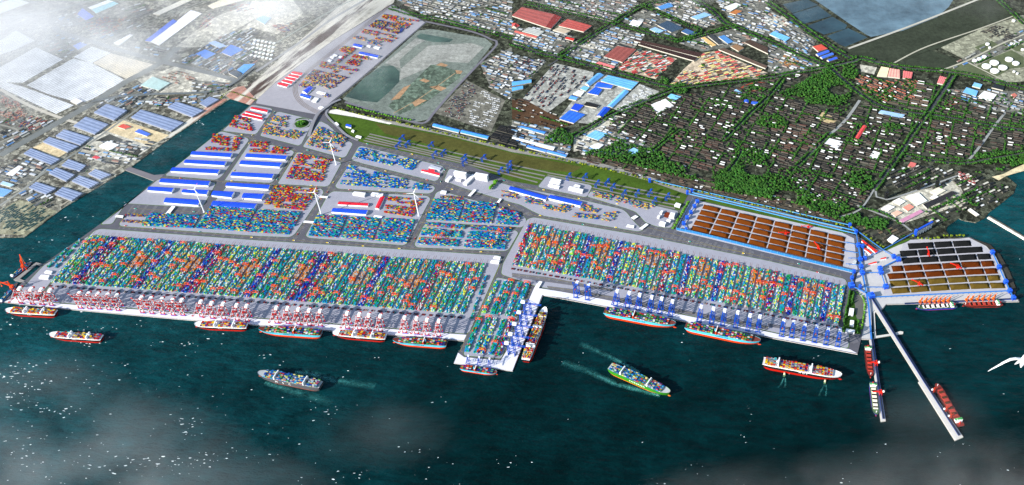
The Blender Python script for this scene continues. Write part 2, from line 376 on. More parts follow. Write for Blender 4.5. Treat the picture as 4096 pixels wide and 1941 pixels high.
# canal causeway and left jetty
mb = MB(); mb.prism([(p.x, p.y) for p in gp(B1((870, 52), (905, 30), (1075, 88), (1145, 82), (1105, 120), (1070, 128)), 5)], -4, 5.2, hx('#6f6c70'), hx('#8a8680')); struct(mb.build('canal_causeway_road', 'asphalt'))
mb = MB()
for poly in (D4((235, 430), (325, 365), (345, 415), (490, 470), (455, 495), (250, 440)), D4((325, 365), (630, 128), (640, 165), (345, 415)), D4((630, 128), (755, 160), (690, 190), (640, 165))):
    mb.prism([(p.x, p.y) for p in gp(poly, 5)], -3, 5.1, hx('#85827f'), hx('#85827f'))
struct(mb.build('jetty_road', 'asphalt'))
# road markings
mk = MB()
WHT, YEL = hx('#9c9c9a'), hx('#a39440')
LZ = [0]
def lanes(px, n, gap=7.5, zz=5.25, dash=True):
    LZ[0] += 1; zz += .006 * LZ[0]
    ln = smooth_line(px, zz, 18)
    for i in range(n):
        off = (i - (n - 1) / 2) * gap; c = YEL if i == n // 2 else WHT
        le, ri = strip_pts(ln, abs(off) * 2 + .01); l2 = le if off >= 0 else ri
        a, b3 = strip_pts([(p.x, p.y) for p in l2], 1.1)
        for j in range(0, len(a) - 1):
            if dash and c is WHT and j % 3: continue
            mk.quad((b3[j].x, b3[j].y, zz), (b3[j + 1].x, b3[j + 1].y, zz), (a[j + 1].x, a[j + 1].y, zz), (a[j].x, a[j].y, zz), c)
ROADS = [  # (centre line px, lanes)
 (S((478, 907), (1024, 950), (1640, 993), (2005, 1015)), 5), (S((1178, 952), (1250, 850), (1306, 765), (1330, 745)), 5), (S((1640, 985), (1690, 895), (1735, 790)), 5),
 (S((1310, 760), (1500, 765), (1725, 782)), 5), (S((1185, 610), (1110, 720), (1088, 735)), 5), (S((1290, 640), (1180, 610)), 5), (S((1405, 645), (1310, 755)), 5), (S((1395, 650), (1300, 625), (1205, 600)), 5),
 (S((1005, 555), (1100, 440)), 5), (S((890, 515), (1000, 553), (1090, 580), (1190, 605)), 5), (S((1420, 655), (1600, 700), (1750, 738)), 6), (S((1450, 575), (1600, 612), (1790, 660), (2048, 738), (2330, 792), (2500, 830)), 6),
 (S((1790, 670), (1760, 740)), 5), (S((1780, 750), (1900, 775), (2030, 815), (2100, 860)), 8), (S((2110, 860), (2120, 850), (2170, 870), (2560, 935), (3000, 1015), (3370, 1108)), 7), (S((640, 710), (870, 725), (1080, 740), (1290, 750)), 5),
 (S((905, 728), (1010, 560)), 4), (S((520, 835), (800, 850)), 12), (S((1008, 1030), (2000, 1040)), 0), (S((2560, 905), (2700, 940), (2850, 985), (3000, 1018)), 12), (S((1655, 890), (2070, 915)), 4),
 (EE((110, 930), (290, 520), (450, 190)), 4), (EE((545, 140), (700, 165), (860, 200)), 4), (EE((560, 980), (700, 660), (850, 260)), 4), (S((172, 1165), (372, 940)), 4), (S((2010, 1030), (1880, 1335)), 4)]
for px, n in ROADS:
    if n: lanes(px, n)
for poly in (C3((0, 35), (300, 45), (700, 120), (1050, 200), (1040, 225), (700, 150), (300, 70), (0, 55)), C3((200, 62), (500, 105), (1000, 205), (1487, 300), (1487, 320), (1000, 225), (500, 130), (205, 75))):
    pass
sheet('terminal_road', [B3((0, 770), (250, 800), (700, 885), (705, 900), (400, 855), (0, 800)), B3((245, 862), (440, 885), (1100, 1010), (1786, 1140), (1786, 1168), (1100, 1040), (440, 915), (250, 880)), C4((0, 280), (200, 318), (430, 368), (430, 380), (200, 330), (0, 300)), C4((430, 380), (500, 350), (530, 390), (500, 400))], 6.35, 'asphalt', hx('#626167'))
for px in (B3((250, 872), (440, 898), (1100, 1025), (1786, 1155)), B3((0, 785), (250, 812), (700, 893))): lanes(px, 4, 6, 6.6)
struct(mk.build('road_markings', 'ground'))
# rails on the top strip (curve to the bridge) and strip of wetland beside it
mb = MB()
for off in (-14, -4, 6, 16):
    ln = smooth_line(A2((930, 40), (650, 270), (370, 490), (285, 580), (275, 650), (320, 720), (420, 780), (480, 795)), 6.1, 25)
    strip(mb, ln, 3.2, 6.15, hx('#6a5b4d'), off)
struct(mb.build('rail_track', 'asphalt'))
m, t, b = nt('tidal_flat')
ge = N(t, 'ShaderNodeNewGeometry'); vr = N(t, 'ShaderNodeVectorRotate', rotation_type='Z_AXIS'); sd_ = G(*A2((640, 95))[0]) - G(*A2((100, 520))[0]); vr.inputs['Angle'].default_value = -math.atan2(sd_.y, sd_.x); t.links.new(ge.outputs['Position'], vr.inputs['Vector'])
mp = N(t, 'ShaderNodeMapping'); mp.inputs['Scale'].default_value = (.13, 1, 1); t.links.new(vr.outputs[0], mp.inputs[0])
nz = N(t, 'ShaderNodeTexNoise'); nz.inputs['Scale'].default_value = 1 / 70.; nz.inputs['Detail'].default_value = 6; nz.inputs['Roughness'].default_value = .65; t.links.new(mp.outputs[0], nz.inputs['Vector'])
mxx = N(t, 'ShaderNodeMix', data_type='RGBA'); t.links.new(maprange(t, nz.outputs['Fac'], .46, .56, 0, 1), mxx.inputs[0])
t.links.new(mulcol(t, colsource(t, False), maprange(t, noisef(t, .03, 5), .25, .75, .6, 1.4)), mxx.inputs[6]); mxx.inputs[7].default_value = hx('#c4bfb2'); t.links.new(mxx.outputs[2], b.inputs['Base Color']); b.inputs['Roughness'].default_value = .9
M['flat'] = m
sheet('riverbed_sand', [A2((0, 690), (0, 560), (230, 350), (560, 60), (640, 0), (1000, -120), (960, 20), (930, 38), (300, 500), (150, 600), (10, 700))], 3.4, 'flat', hx('#a8a294'))
sheet('wetland', [A2((-10, 680), (-80, 680), (-60, 600), (100, 490), (300, 335), (480, 210), (640, 95), (780, 0), (900, -70), (930, -60), (800, 30), (600, 175), (480, 290), (330, 420), (110, 590))], 3.7, 'flat', hx('#45342e'))
sheet('reddish_mudflat', [A1((1560, 655), (1640, 610), (1700, 600), (1786, 690), (1745, 735), (1605, 690)), A1((1180, 965), (1182, 940), (1500, 695), (1590, 690))], 3.9, 'flat', hx('#a07060'))
# ================================================================ container yards (one mass) and yard cranes
def pal(*a):
    cs, ws = [], []
    for h, w in a: cs.append(hx(h, .66)); ws.append(w)
    return np.array(cs), np.array(ws) / sum(ws)
P_MIX = pal(('#10a5d8', 8), ('#0fb090', 5), ('#26c04a', 3), ('#f0f2f2', 5), ('#f4ea4a', 2.5), ('#a8e86a', 2.5), ('#1458d0', 2), ('#e8642a', 1), ('#c81822', .7))
P_YEL = pal(('#10b090', 4), ('#78e056', 4), ('#f4f048', 5), ('#f0f2f2', 5), ('#12a2dc', 6), ('#1858d0', 2), ('#d03020', .5))
P_ORA = pal(('#12a2c8', 6), ('#18a870', 4), ('#e8784a', 4), ('#f0c040', 2), ('#e9ecec', 2), ('#30c040', 2), ('#a8a098', 1))
P_BLU = pal(('#1238c8', 5), ('#1080e0', 4), ('#e9ecec', 3), ('#0a1a90', 4), ('#d01828', 2), ('#10b0a0', 1.5))
P_RED = pal(('#d8102c', 5), ('#e9ecec', 4), ('#12a870', 3), ('#1038c8', 3), ('#8a0c30', 2), ('#30c040', 1))
P_TEAL = pal(('#12a8c0', 6), ('#18a878', 5), ('#0c88d8', 4), ('#e0452a', 1.6), ('#e9ecec', 1.2), ('#20b048', 3))
P_RACK = pal(('#e89018', 5), ('#8a8890', 4), ('#c8c4c0', 3), ('#e07818', 2), ('#404044', 2))
Y_RED = pal(('#cc1010', 6), ('#dcc020', 3), ('#1438a8', 3), ('#148040', 1.8), ('#c85810', .8), ('#901030', 1), ('#18a0b0', .6))
Y_BLUE = pal(('#0a48b8', 5), ('#0c78d0', 5), ('#10a8c0', 6), ('#18a878', 4), ('#e8e040', 2), ('#e01818', 1.6), ('#0a2070', 2), ('#e8e8e8', .8))
Y_BLUER = pal(('#c01414', 5), ('#0a48b8', 3), ('#0c78d0', 3), ('#10a8c0', 3), ('#18a878', 3), ('#e0d840', 2), ('#5a1a60', 1))
Y_BLUE2 = pal(('#0a50c8', 8), ('#0a70d0', 5), ('#109a9a', 3), ('#f0e850', 3), ('#18a050', 1.5))
Y_ORA = pal(('#dc8c40', 4), ('#dcc448', 4), ('#1448b0', 5), ('#108888', 3.5), ('#b82c14', .8), ('#2a9a40', 1))
Y_TOP = pal(('#cc8828', 4), ('#143ca0', 4), ('#a82814', 2), ('#0c2468', 3), ('#d8c048', 2), ('#18a080', 1))
Y_DUSK = pal(('#8a2a24', 4), ('#1a2a50', 3), ('#148080', 2), ('#5a1c20', 3), ('#b0aaa0', 1))
yards = QB()
def shade(cols): return cols
def stacks(O, eu, ev, du, dv, Hm, palette, th=2.9, gap=.35, ends=None, z=5.8, q=None):
    nu, nv = Hm.shape; T = int(Hm.max())
    if T == 0: return
    q = q or yards
    cs, ws = palette
    ci = RNG.choice(len(cs), size=(nu, nv, T), p=ws)
    I, J = np.meshgrid(np.arange(nu), np.arange(nv), indexing='ij')
    O = np.array(O[:2]); eu = np.array(eu[:2]); ev = np.array(ev[:2])
    def corner(a, b): return O + (I * du + (du - gap if a else gap))[..., None] * eu + (J * dv + (dv - gap if b else gap))[..., None] * ev
    c00, c10, c11, c01 = corner(0, 0), corner(1, 0), corner(1, 1), corner(0, 1)
    def with_z(p, zz): return np.concatenate([p, np.broadcast_to(np.asarray(zz, float), p.shape[:-1])[..., None]], -1)
    m = Hm > 0; zt = z + Hm * th
    q.add(np.stack([with_z(c00, zt), with_z(c10, zt), with_z(c11, zt), with_z(c01, zt)], -2)[m], cs[ci[I, J, np.maximum(Hm - 1, 0)]][m])
    Hp = np.pad(Hm, 1)
    for (a, b), nb in (((c00, c10), Hp[1:-1, :-2]), ((c10, c11), Hp[2:, 1:-1]), ((c11, c01), Hp[1:-1, 2:]), ((c01, c00), Hp[:-2, 1:-1])):
        for k in range(T):
            mk_ = (Hm > k) & (nb <= k)
            if mk_.any():
                z0, z1 = z + k * th, z + (k + 1) * th - .12
                q.add(np.stack([with_z(a, z0), with_z(b, z0), with_z(b, z1), with_z(a, z1)], -2)[mk_], cs[ci[:, :, k]][mk_])
def unit(v): v = Vector(v[:2]); return v.normalized()
def yard(px, palette, rows=(3, 1), hmax=4, fill=.9, lump=.0, cl=13.0, cw=4.6, zz=5.8, clump=None):
    TL, TR, BR, BL = gp(px, zz)
    L = ((TR - TL).length + (BR - BL).length) / 2; W = ((BL - TL).length + (BR - TR).length) / 2
    nv = max(1, int(W / cw)); per = rows[0] + rows[1]
    for j0 in range(0, nv, per):
        n = min(rows[0], nv - j0)
        a = TL.lerp(BL, j0 * cw / W); c = TR.lerp(BR, j0 * cw / W)
        Lr = (c - a).length; eu = unit(c - a); ev = Vector((eu.y, -eu.x)); nu = max(1, int(Lr / cl))
        Hm = RNG.integers(max(1, hmax - 2), hmax + 1, size=(nu, n))
        if clump:
            i = 0; mask = np.zeros(nu, bool)
            while i < nu:
                ln = int(RNG.integers(3, 7)); mask[i:i + ln] = RNG.random() < fill; i += ln
                if i < nu: mask[i:i + 1] = False; i += 1
            Hm = Hm * mask[:, None]
            Hm = np.where(RNG.random(Hm.shape) < .12, 0, Hm)
        else: Hm = np.where(RNG.random(Hm.shape) < fill, Hm, np.maximum(0, Hm - 2))
        pz = Y_BLUER if palette is Y_BLUE and RNG.random() < .28 else palette
        if palette is Y_BLUE: Hm = np.where(Hm > 0, Hm + int(RNG.integers(-1, 2)), 0).clip(1)
        stacks(a, eu, ev, cl, cw, Hm.astype(int), pz, z=zz)
CL = dict(rows=(3, 2), clump=True)
for px, p, kw in [
  (GG((130, 130), (310, 170), (345, 325), (55, 262)), Y_RED, dict(fill=.8, **CL)),
  (GG((610, 115), (775, 150), (745, 275), (500, 230)), Y_ORA, dict(fill=.85, **CL)), (GG((470, 250), (950, 330), (850, 415), (455, 345)), Y_ORA, dict(fill=.95, **CL)),
  (GG((1110, 265), (1470, 400), (1375, 580), (965, 490)), Y_ORA, dict(fill=.9, **CL)),
  (A1((1490, 940), (1610, 945), (1600, 1025), (1475, 1010)), Y_RED, dict(fill=.85, **CL)), (A1((1640, 955), (1700, 965), (1655, 1050), (1620, 1045)), Y_RED, dict(fill=.8, **CL)), (A1((1440, 1028), (1650, 1040), (1645, 1060), (1438, 1046)), Y_RED, dict(fill=1, **CL)),
  (GG((315, 440), (540, 450), (515, 575), (295, 565)), Y_RED, dict(fill=.85, **CL)), (GG((580, 505), (780, 515), (740, 595), (540, 580)), Y_RED, dict(fill=.8, **CL)),
  (GG((865, 590), (1290, 655), (1165, 925), (730, 880)), Y_RED, dict(fill=.92, **CL)), (B2((130, 165), (450, 185), (335, 345), (45, 315)), Y_RED, dict(fill=.9, **CL)),
  (S((1439, 593), (1680, 648), (1653, 688), (1417, 635)), Y_BLUE2, dict(fill=.85, **CL)), (S((1394, 662), (1560, 702), (1542, 753), (1360, 742)), Y_BLUE2, dict(fill=.85, **CL)),
  (HH((290, 630), (505, 650), (500, 760), (290, 745)), Y_BLUE2, dict(fill=.9, **CL)), (HH((565, 690), (745, 705), (725, 775), (535, 765)), Y_BLUE2, dict(fill=.85, **CL)),
  (HH((265, 840), (680, 860), (545, 1060), (240, 1010)), Y_RED, dict(fill=.9, **CL)),
  (B1((1050, 352), (1400, 370), (1360, 462), (990, 445)), Y_BLUE, dict(rows=(3, 0), hmax=4, fill=.8)), (S((843, 829), (1030, 841), (985, 928), (785, 915)), Y_BLUE, dict(rows=(3, 0), fill=.8)), (S((1035, 841), (1210, 851), (1160, 941), (990, 929)), Y_BLUE, dict(rows=(3, 0), fill=.8)),
  (B2((430, 368), (650, 375), (580, 530), (365, 515)), Y_BLUE, dict(rows=(3, 0), fill=.8)), (B2((655, 380), (880, 390), (825, 548), (590, 530)), Y_BLUE, dict(rows=(3, 0), fill=.8)), (B2((890, 393), (1120, 405), (1065, 565), (830, 548)), Y_BLUE, dict(rows=(3, 0), fill=.8)),
  (HH((775, 865), (1115, 880), (1040, 1105), (690, 1085)), Y_BLUE, dict(rows=(3, 0), fill=.8)), (HH((1125, 885), (1475, 900), (1410, 1130), (1060, 1105)), Y_BLUE, dict(rows=(3, 0), fill=.8)), (HH((1500, 955), (1735, 1030), (1700, 1145), (1445, 1140)), Y_BLUE, dict(rows=(4, 1), fill=.75)),
  (B2((1190, 420), (1470, 440), (1465, 470), (1180, 445)), Y_BLUE, dict(rows=(3, 0))), (B2((1165, 460), (1455, 480), (1445, 530), (1150, 510)), Y_BLUE, dict(rows=(3, 0))), (B2((1140, 525), (1430, 540), (1420, 592), (1125, 575)), Y_BLUE, dict(rows=(3, 0))),
  (B2((1505, 445), (1786, 460), (1780, 490), (1500, 470)), Y_BLUE, dict(rows=(3, 0))), (B2((1485, 485), (1775, 505), (1770, 555), (1470, 530)), Y_BLUE, dict(rows=(3, 0))), (B2((1460, 545), (1755, 560), (1745, 612), (1450, 595)), Y_BLUE, dict(rows=(3, 0))),
  (HH((1515, 770), (1700, 800), (1690, 870), (1510, 840)), Y_ORA, dict(fill=.9, **CL)), (B3((95, 228), (215, 255), (215, 300), (95, 285)), Y_ORA, dict(fill=1, **CL)), (B3((265, 268), (440, 310), (390, 360), (200, 330)), Y_ORA, dict(fill=.8, **CL)),
  (B3((505, 298), (630, 320), (600, 400), (410, 385)), Y_ORA, dict(fill=.8, **CL)), (B3((650, 335), (745, 350), (715, 420), (625, 405)), Y_ORA, dict(fill=.9, **CL)),
  (B3((570, 205), (720, 235), (700, 270), (565, 240)), Y_ORA, dict(fill=.95, **CL)), (B3((735, 240), (855, 265), (850, 300), (710, 275)), Y_ORA, dict(fill=.95, **CL)), (B3((850, 270), (955, 300), (950, 330), (840, 310)), Y_ORA, dict(fill=1, **CL)), (B3((965, 290), (1005, 300), (1000, 320), (965, 312)), Y_ORA, dict(fill=1, **CL)),
  (B1((880, 360), (1040, 367), (1035, 383), (874, 377)), Y_TOP, dict(rows=(1, 1), hmax=3, fill=.6, cl=6.5)), (B1((850, 402), (1010, 410), (1000, 428), (843, 420)), Y_TOP, dict(rows=(1, 1), hmax=3, fill=.6, cl=6.5)), (HH((850, 825), (1105, 840), (1100, 870), (840, 855)), Y_TOP, dict(rows=(1, 1), hmax=3, fill=.6, cl=6.5)),
  # top strip
  (A2((895, 102), (995, 120), (975, 155), (878, 128)), Y_RED, CL), (A2((1005, 125), (1140, 148), (1125, 165), (1005, 145)), Y_RED, CL), (A2((985, 150), (1095, 172), (1085, 190), (975, 165)), Y_RED, CL),
  (A2((845, 142), (1070, 190), (1000, 245), (785, 185)), Y_TOP, dict(fill=.95, **CL)), (A2((755, 208), (860, 228), (850, 262), (735, 235)), Y_RED, CL), (A2((870, 232), (995, 260), (985, 278), (865, 250)), Y_RED, CL), (A2((840, 262), (955, 285), (945, 300), (830, 275)), Y_RED, CL),
  (A2((690, 255), (775, 270), (765, 305), (672, 280)), Y_ORA, CL), (A2((790, 278), (885, 295), (875, 325), (778, 305)), Y_ORA, CL), (A2((610, 325), (700, 342), (655, 385), (585, 355)), Y_RED, CL), (A2((620, 385), (642, 390), (580, 445), (558, 438)), Y_RED, CL),
  (A2((680, 385), (820, 405), (810, 425), (665, 405)), Y_RED, CL), (A2((660, 415), (750, 425), (710, 475), (615, 450)), Y_RED, CL), (A2((465, 433), (560, 450), (555, 490), (438, 465)), Y_RED, CL), (A2((575, 462), (715, 485), (705, 505), (570, 488)), Y_RED, CL), (A2((545, 490), (668, 515), (660, 535), (535, 508)), Y_RED, CL),
  (A2((405, 490), (640, 545), (530, 630), (330, 560)), Y_TOP, dict(fill=.95, **CL)), (A2((330, 570), (420, 590), (400, 640), (300, 600)), Y_TOP, CL), (A2((470, 655), (525, 668), (520, 685), (470, 675)), Y_ORA, CL)]:
    yard(px, p, **{**kw, 'hmax': kw.get('hmax', 4)})

def column(Bt, Tp, width, palette, hmax=5, racks=None, seed=0, gapat=()):
    ev = unit(Tp - Bt); eu = Vector((ev.y, -ev.x)); L = (Tp - Bt).length
    nv = int(L / 11.2); cw_ = width / max(2, round(width / 6.1)); nu = max(2, round(width / cw_)); O = Vector(Bt[:2]) - eu * width / 2
    Hm = RNG.integers(hmax - 2, hmax + 1, size=(nu, nv)); Hm = np.where(RNG.random((nu, nv)) < .07, 1, Hm)
    for g in gapat: Hm[:, int(g * nv)] = 0
    if racks:
        a, b4 = int(racks[0] * nv), int(racks[1] * nv)
        H2 = np.zeros_like(Hm); H2[:, a:b4] = 3 + (np.arange(b4 - a)[None] % 2); Hm[:, a:b4] = 0
        stacks(O, eu, ev, cw_, 11.2, H2, P_RACK)
    stacks(O, eu, ev, cw_, 11.2, Hm.astype(int), palette)
    return O + eu * width / 2, eu, ev, L, width
RTG_SPOTS = []   # (ground point, across dir, span, label)
def terminal(BL, BR, TR_, TL, n, pals, rack_cols, side, quay):
    bl, br, tr, tl = [G(*p, 5.8) for p in (BL, BR, TR_, TL)]
    for i in range(n):
        f = i / (n - 1); Bt = bl.lerp(br, f); Tp = tl.lerp(tr, f)
        pitch = (br - bl).length / (n - 1)
        O, eu, ev, L, w = column(Bt, Tp, pitch * .66, pals[i], 4, rack_cols.get(i))
        # dark trailers parked at the quay end
        nn = int(RNG.integers(4, 7)); Hm = np.ones((nn, 1), int)
        stacks(Vector(Bt[:2]) - eu * nn * 2.4 - ev * 36, eu, ev, 4.8, 13, Hm, Y_DUSK, th=3.0)
        ks = sorted(RNG.uniform(.04, .96, size=1 + (RNG.random() < .75)))
        ks = [k_ for j, k_ in enumerate(ks) if j == 0 or k_ - ks[j - 1] > .1]
        for j, k_ in enumerate(ks):
            RTG_SPOTS.append((O + ev * L * k_, eu, w, '%s orange crane from the quay over the %s row of the %s terminal' % (ORD[j], ordn(i), side), 'orange yard cranes in the %s terminal' % side))
ptype = [P_YEL, P_MIX, P_ORA, P_BLU, P_RED, P_ORA, P_YEL, P_MIX, P_TEAL, P_YEL, P_MIX, P_ORA, P_BLU, P_MIX, P_TEAL, P_ORA]
pl = [ptype[i % 16] if RNG.random() < .8 else ptype[int(RNG.integers(16))] for i in range(60)]
rk = {}
for c in (9, 17, 25, 33, 41, 49): rk[c] = (.42, .66); rk[c + 1] = (.42, .66)
terminal((213, 1131), (1846, 1256), (1936, 1056), (376, 944), 59, pl, rk, 'western', 1)
pr = [ptype[(i * 5 + 1) % 16] if RNG.random() < .8 else ptype[int(RNG.integers(16))] for i in range(60)]
rk = {}
for c in (4, 12, 20, 28, 36, 44): rk[c] = (.58, .86); rk[c + 1] = (.58, .86)
terminal((2058, 1063), (3344, 1294), (3371, 1142), (2124, 895), 50, pr, rk, 'eastern', 1)
for j, (bt, tp) in enumerate(zip(EE((350, 530), (440, 540), (505, 545), (595, 560), (665, 565), (170, 930), (265, 945), (330, 950), (425, 960), (495, 970)), EE((500, 188), (592, 188), (642, 198), (732, 212), (808, 218), (325, 558), (410, 572), (480, 582), (570, 592), (645, 592)))):
    O, eu, ev, L, w = column(G(*bt, 5.8), G(*tp, 5.8), 27, (P_YEL if j in (0, 7) else P_RED if j == 9 else P_TEAL), 4, gapat=(.5,))
    for q_, k_ in enumerate(((.12,), (.35,), (.6, .97), (.6,), (.97,), (.85,), (.97,), (.06,), (.3,), (.97,))[j]):
        RTG_SPOTS.append((O + ev * L * k_, eu, w, 'orange crane%s over the %s %s container row of the finger pier' % (' at the landward end' if q_ else '', ORD[j % 5], 'landward' if j < 5 else 'seaward'), 'orange yard cranes on the finger pier'))
for bt, tp in zip(B1((335, 735), (390, 738), (515, 597)) + B2((1560, 928), (1505, 1092)), B1((480, 600), (508, 608), (570, 532)) + B2((1605, 790), (1550, 942))):
    column(G(*bt, 5.8), G(*tp, 5.8), 15.6, P_TEAL, 4, gapat=(.3, .6))
# rails at the landward end of the container rows
mb = MB()
for (a, b5, n) in (((376, 944), (1936, 1056), 59), ((2124, 895), (3371, 1142), 50)):
    for i in range(n):
        p = G(a[0] + (b5[0] - a[0]) * i / (n - 1), a[1] + (b5[1] - a[1]) * i / (n - 1), 6.0)
        d = (G(376, 944, 6) - G(213, 1131, 6)).normalized() if n == 59 else (G(2124, 895, 6) - G(2058, 1063, 6)).lerp(G(3371, 1142, 6) - G(3344, 1294, 6), i / (n - 1)).normalized()
        e = Vector((d.y, -d.x, 0))
        for s_ in (-15, 15): strip(mb, [p + e * s_ + d * 4, p + e * s_ + d * 42], 1.4, 6.0, hx('#7a4a3c'))
struct(mb.build('rail_track', 'asphalt'))

# ---- yard gantry crane, built once then copied
ORG = hx('#e0480c'); OR2 = hx('#b03008')
def bx(c, d, col, name, parent, mat='paint'):
    m_ = MB(); m_.box(c, d, col); return m_.build(name, mat, parent)
rtg = thing('yard_gantry_crane', 'orange yard crane', 'gantry crane')
for sx_ in (-17.5, 17.5):
    for sy_ in (-6, 6): bx((sx_, sy_, 1.5), (1.5, 1.5, 21), ORG, 'leg', rtg)
    bx((sx_, 0, 0), (2.4, 17, 2.0), OR2, 'sill_beam', rtg)
for sy_ in (-6, 6): bx((0, sy_, 22.0), (38, 2.2, 2.2), ORG, 'girder', rtg)
m_ = MB(); m_.box((6, 0, 24.4), (6, 11, 2.4), ORG); m_.box((6, 0, 22.2), (5, 5, 2.4), OR2); m_.build('trolley', 'paint', rtg)
bx((-15.5, 0, 12.5), (3, 4, 3), hx('#e8e4e0'), 'cab', rtg)
for i, (p, eu, w, lab, grp) in enumerate(RTG_SPOTS):
    o = rtg if i == 0 else dup(rtg)
    o.location = (p.x, p.y, 5.8); o.rotation_euler = (0, 0, math.atan2(eu.y, eu.x)); tag(o, lab, 'gantry crane', grp)
# taller orange portal cranes in the small yard west of the right terminal
for (x, y, r_), lab in zip([(1258, 545, 0), (1300, 530, 0), (1650, 580, 0), (1695, 500, 0)], ['tall orange crane over the south row of the blue yard, westmost', 'tall orange crane standing astride the middle row of the blue yard', 'tall orange crane over the south row of the blue yard, eastmost', 'tall orange crane at the east end of the blue yard middle row']):
    p = G(*B2((x, y))[0], 5.8); o = dup(rtg, loc=p, rz=1.2); o.scale = (1.2, 1.2, 1.5); tag(o, lab, 'gantry crane', 'tall orange cranes in the blue yard')
# ================================================================ quay cranes, rail cranes, turbines, ore cranes
def sts(c1, c2, cs, house, boom_up, scale=1.0):
    """local x = towards the water, y along the quay, origin on the ground between the legs"""
    r = thing('quay_crane', 'x', 'quay crane')
    G2, W2 = 19, 11
    def bar(name, p, q, w, h, col, n2=None, col2=None):
        m_ = MB()
        if col2 is None: m_.bar(p, q, w, h, col)
        else:
            P, Q = Vector(p), Vector(q); k = 7
            for i in range(k): m_.bar(P.lerp(Q, i / k), P.lerp(Q, (i + 1) / k), w, h, col if i % 3 < 2 else col2)
        return m_.build(name, 'paint', r)
    for sx_ in (-G2, G2):
        for sy_ in (-W2, W2): bar('leg', (sx_, sy_, 3), (sx_ * .92, sy_ * .95, 76), 3.8, 3.8, c1, col2=c2)
        m_ = MB(); m_.box((sx_, 0, 0), (4, 32, 3.4), cs); m_.build('bogie', 'paint', r)
        bar('sill_beam', (sx_, -W2, 5), (sx_, W2, 5), 2.4, 2.6, c1)
        bar('tie_beam', (sx_ * .96, -W2, 38), (sx_ * .96, W2, 38), 2.2, 2.4, c2 or c1)
        bar('head_beam', (sx_ * .92, -W2, 75), (sx_ * .92, W2, 75), 2.4, 3, c1)
    for sy_ in (-W2, W2):
        bar('portal_beam', (-G2, sy_, 30), (G2, sy_, 30), 2.4, 2.8, c2 or c1)
        bar('brace', (-G2, sy_, 31), (G2 * .94, sy_, 70), 2.2, 2.2, c1, col2=c2)
    for sy_ in (-4, 4): bar('girder', (-46, sy_, 78), (G2 + 2, sy_, 78), 3.0, 4, c1, col2=c2)
    m_ = MB(); m_.box((-22, 0, 80), (24, 17, 12), house, top=hx('#f4f4f4')); m_.build('machinery_house', 'paint', r)
    m_ = MB(); m_.box((-44, 0, 79), (9, 11, 6), c1); m_.build('counterweight', 'paint', r)
    for sy_ in (-6, 6): bar('mast', (G2 * .92, sy_ * 1.5, 76), (G2 * .6, sy_ * .5, 112), 2.2, 2.2, c1, col2=c2)
    bar('stay', (G2 * .6, 0, 111), (-40, 0, 80), 1.3, 1.3, c1)
    e = (G2 + 24, 0, 150) if boom_up else (G2 + 66, 0, 78)
    s0 = Vector((G2 + 2, 0, 78)); e = Vector(e)
    for sy_ in (-4, 4): bar('boom', s0 + Vector((0, sy_, 0)), e + Vector((0, sy_, 0)), 3.0, 3.6, c1, col2=c2)
    bar('boom_tip', e + Vector((0, -5, 0)), e + Vector((0, 5, 0)), 2.6, 2.6, c1)
    bar('stay', (G2 * .6, 0, 111), s0.lerp(e, .75), 1.2, 1.2, c2 or c1)
    m_ = MB(); q = s0.lerp(e, .05 if boom_up else .45); m_.box((q.x - 4, 0, 70 if boom_up else q.z - 9), (5, 5, 5), hx('#c02818')); m_.build('operator_cab', 'paint', r)
    r.scale = (scale,) * 3
    return r
RW1, RW2, BASE = hx('#b81808'), hx('#d8d2d4'), hx('#1c4fc0')
BL1, BL2 = hx('#0644a4'), hx('#083488')
qdir_l = unit(G(1857, 1364) - G(246, 1235)); qdir_r = unit(G(3430, 1417) - G(2250, 1193))
def place_sts(protos, pts, qd, facing, labels, group, hz=86):
    """photo position of the white machinery house -> foot of the crane"""
    wd = Vector((qd.y, -qd.x)) if facing is None else facing
    for k, (x, y) in enumerate(pts):
        src = protos; s_ = src.scale[0]
        p = G(x, y, 5 + hz * s_); p = Vector((p.x, p.y)) + wd * 22 * s_
        o = src if not src.get('used') else dup(src)
        src['used'] = 1
        o.location = (p.x, p.y, 6.1); o.rotation_euler = (0, 0, math.atan2(wd.y, wd.x)); tag(o, labels(k), 'quay crane', group)
def LAB(col, where, n): return lambda k: '%s quay crane %s, %s from west' % (col, where, ORD[k])
rwd, rwu = sts(RW1, RW2, BASE, hx('#f0eeee'), False), sts(RW1, RW2, BASE, hx('#f0eeee'), True)
grp = 'red and white quay cranes'
place_sts(rwd, S((78, 1155), (124, 1158), (164, 1160), (200, 1163)), qdir_l, None, LAB('red and white', 'over the westmost berthed ship', 4), grp)
place_sts(rwu, S((316, 1174), (353, 1176), (391, 1177), (430, 1180), (467, 1183)), qdir_l, None, LAB('raised-boom red and white', 'in the western idle group', 5), grp)
place_sts(rwu, S((565, 1192), (603, 1195), (647, 1198), (689, 1202), (727, 1202)), qdir_l, None, LAB('raised-boom red and white', 'in the eastern idle group', 5), grp)
place_sts(rwd, S((803, 1208), (846, 1214), (892, 1217), (946, 1222), (986, 1225)), qdir_l, None, LAB('red and white', 'over the second white ship along the quay', 5), grp)
place_sts(rwd, S((1105, 1233), (1150, 1235), (1193, 1238), (1236, 1242), (1280, 1245)), qdir_l, None, LAB('red and white', 'over the larger pale blue ship', 5), grp)
place_sts(rwd, S((1388, 1254), (1437, 1259), (1475, 1262), (1521, 1265)), qdir_l, None, LAB('red and white', 'over the white ship between two blue hulls', 4), grp)
place_sts(rwd, S((1618, 1272), (1666, 1276), (1708, 1281), (1755, 1285)), qdir_l, None, LAB('red and white', 'over the blue ship near the pier', 4), grp)
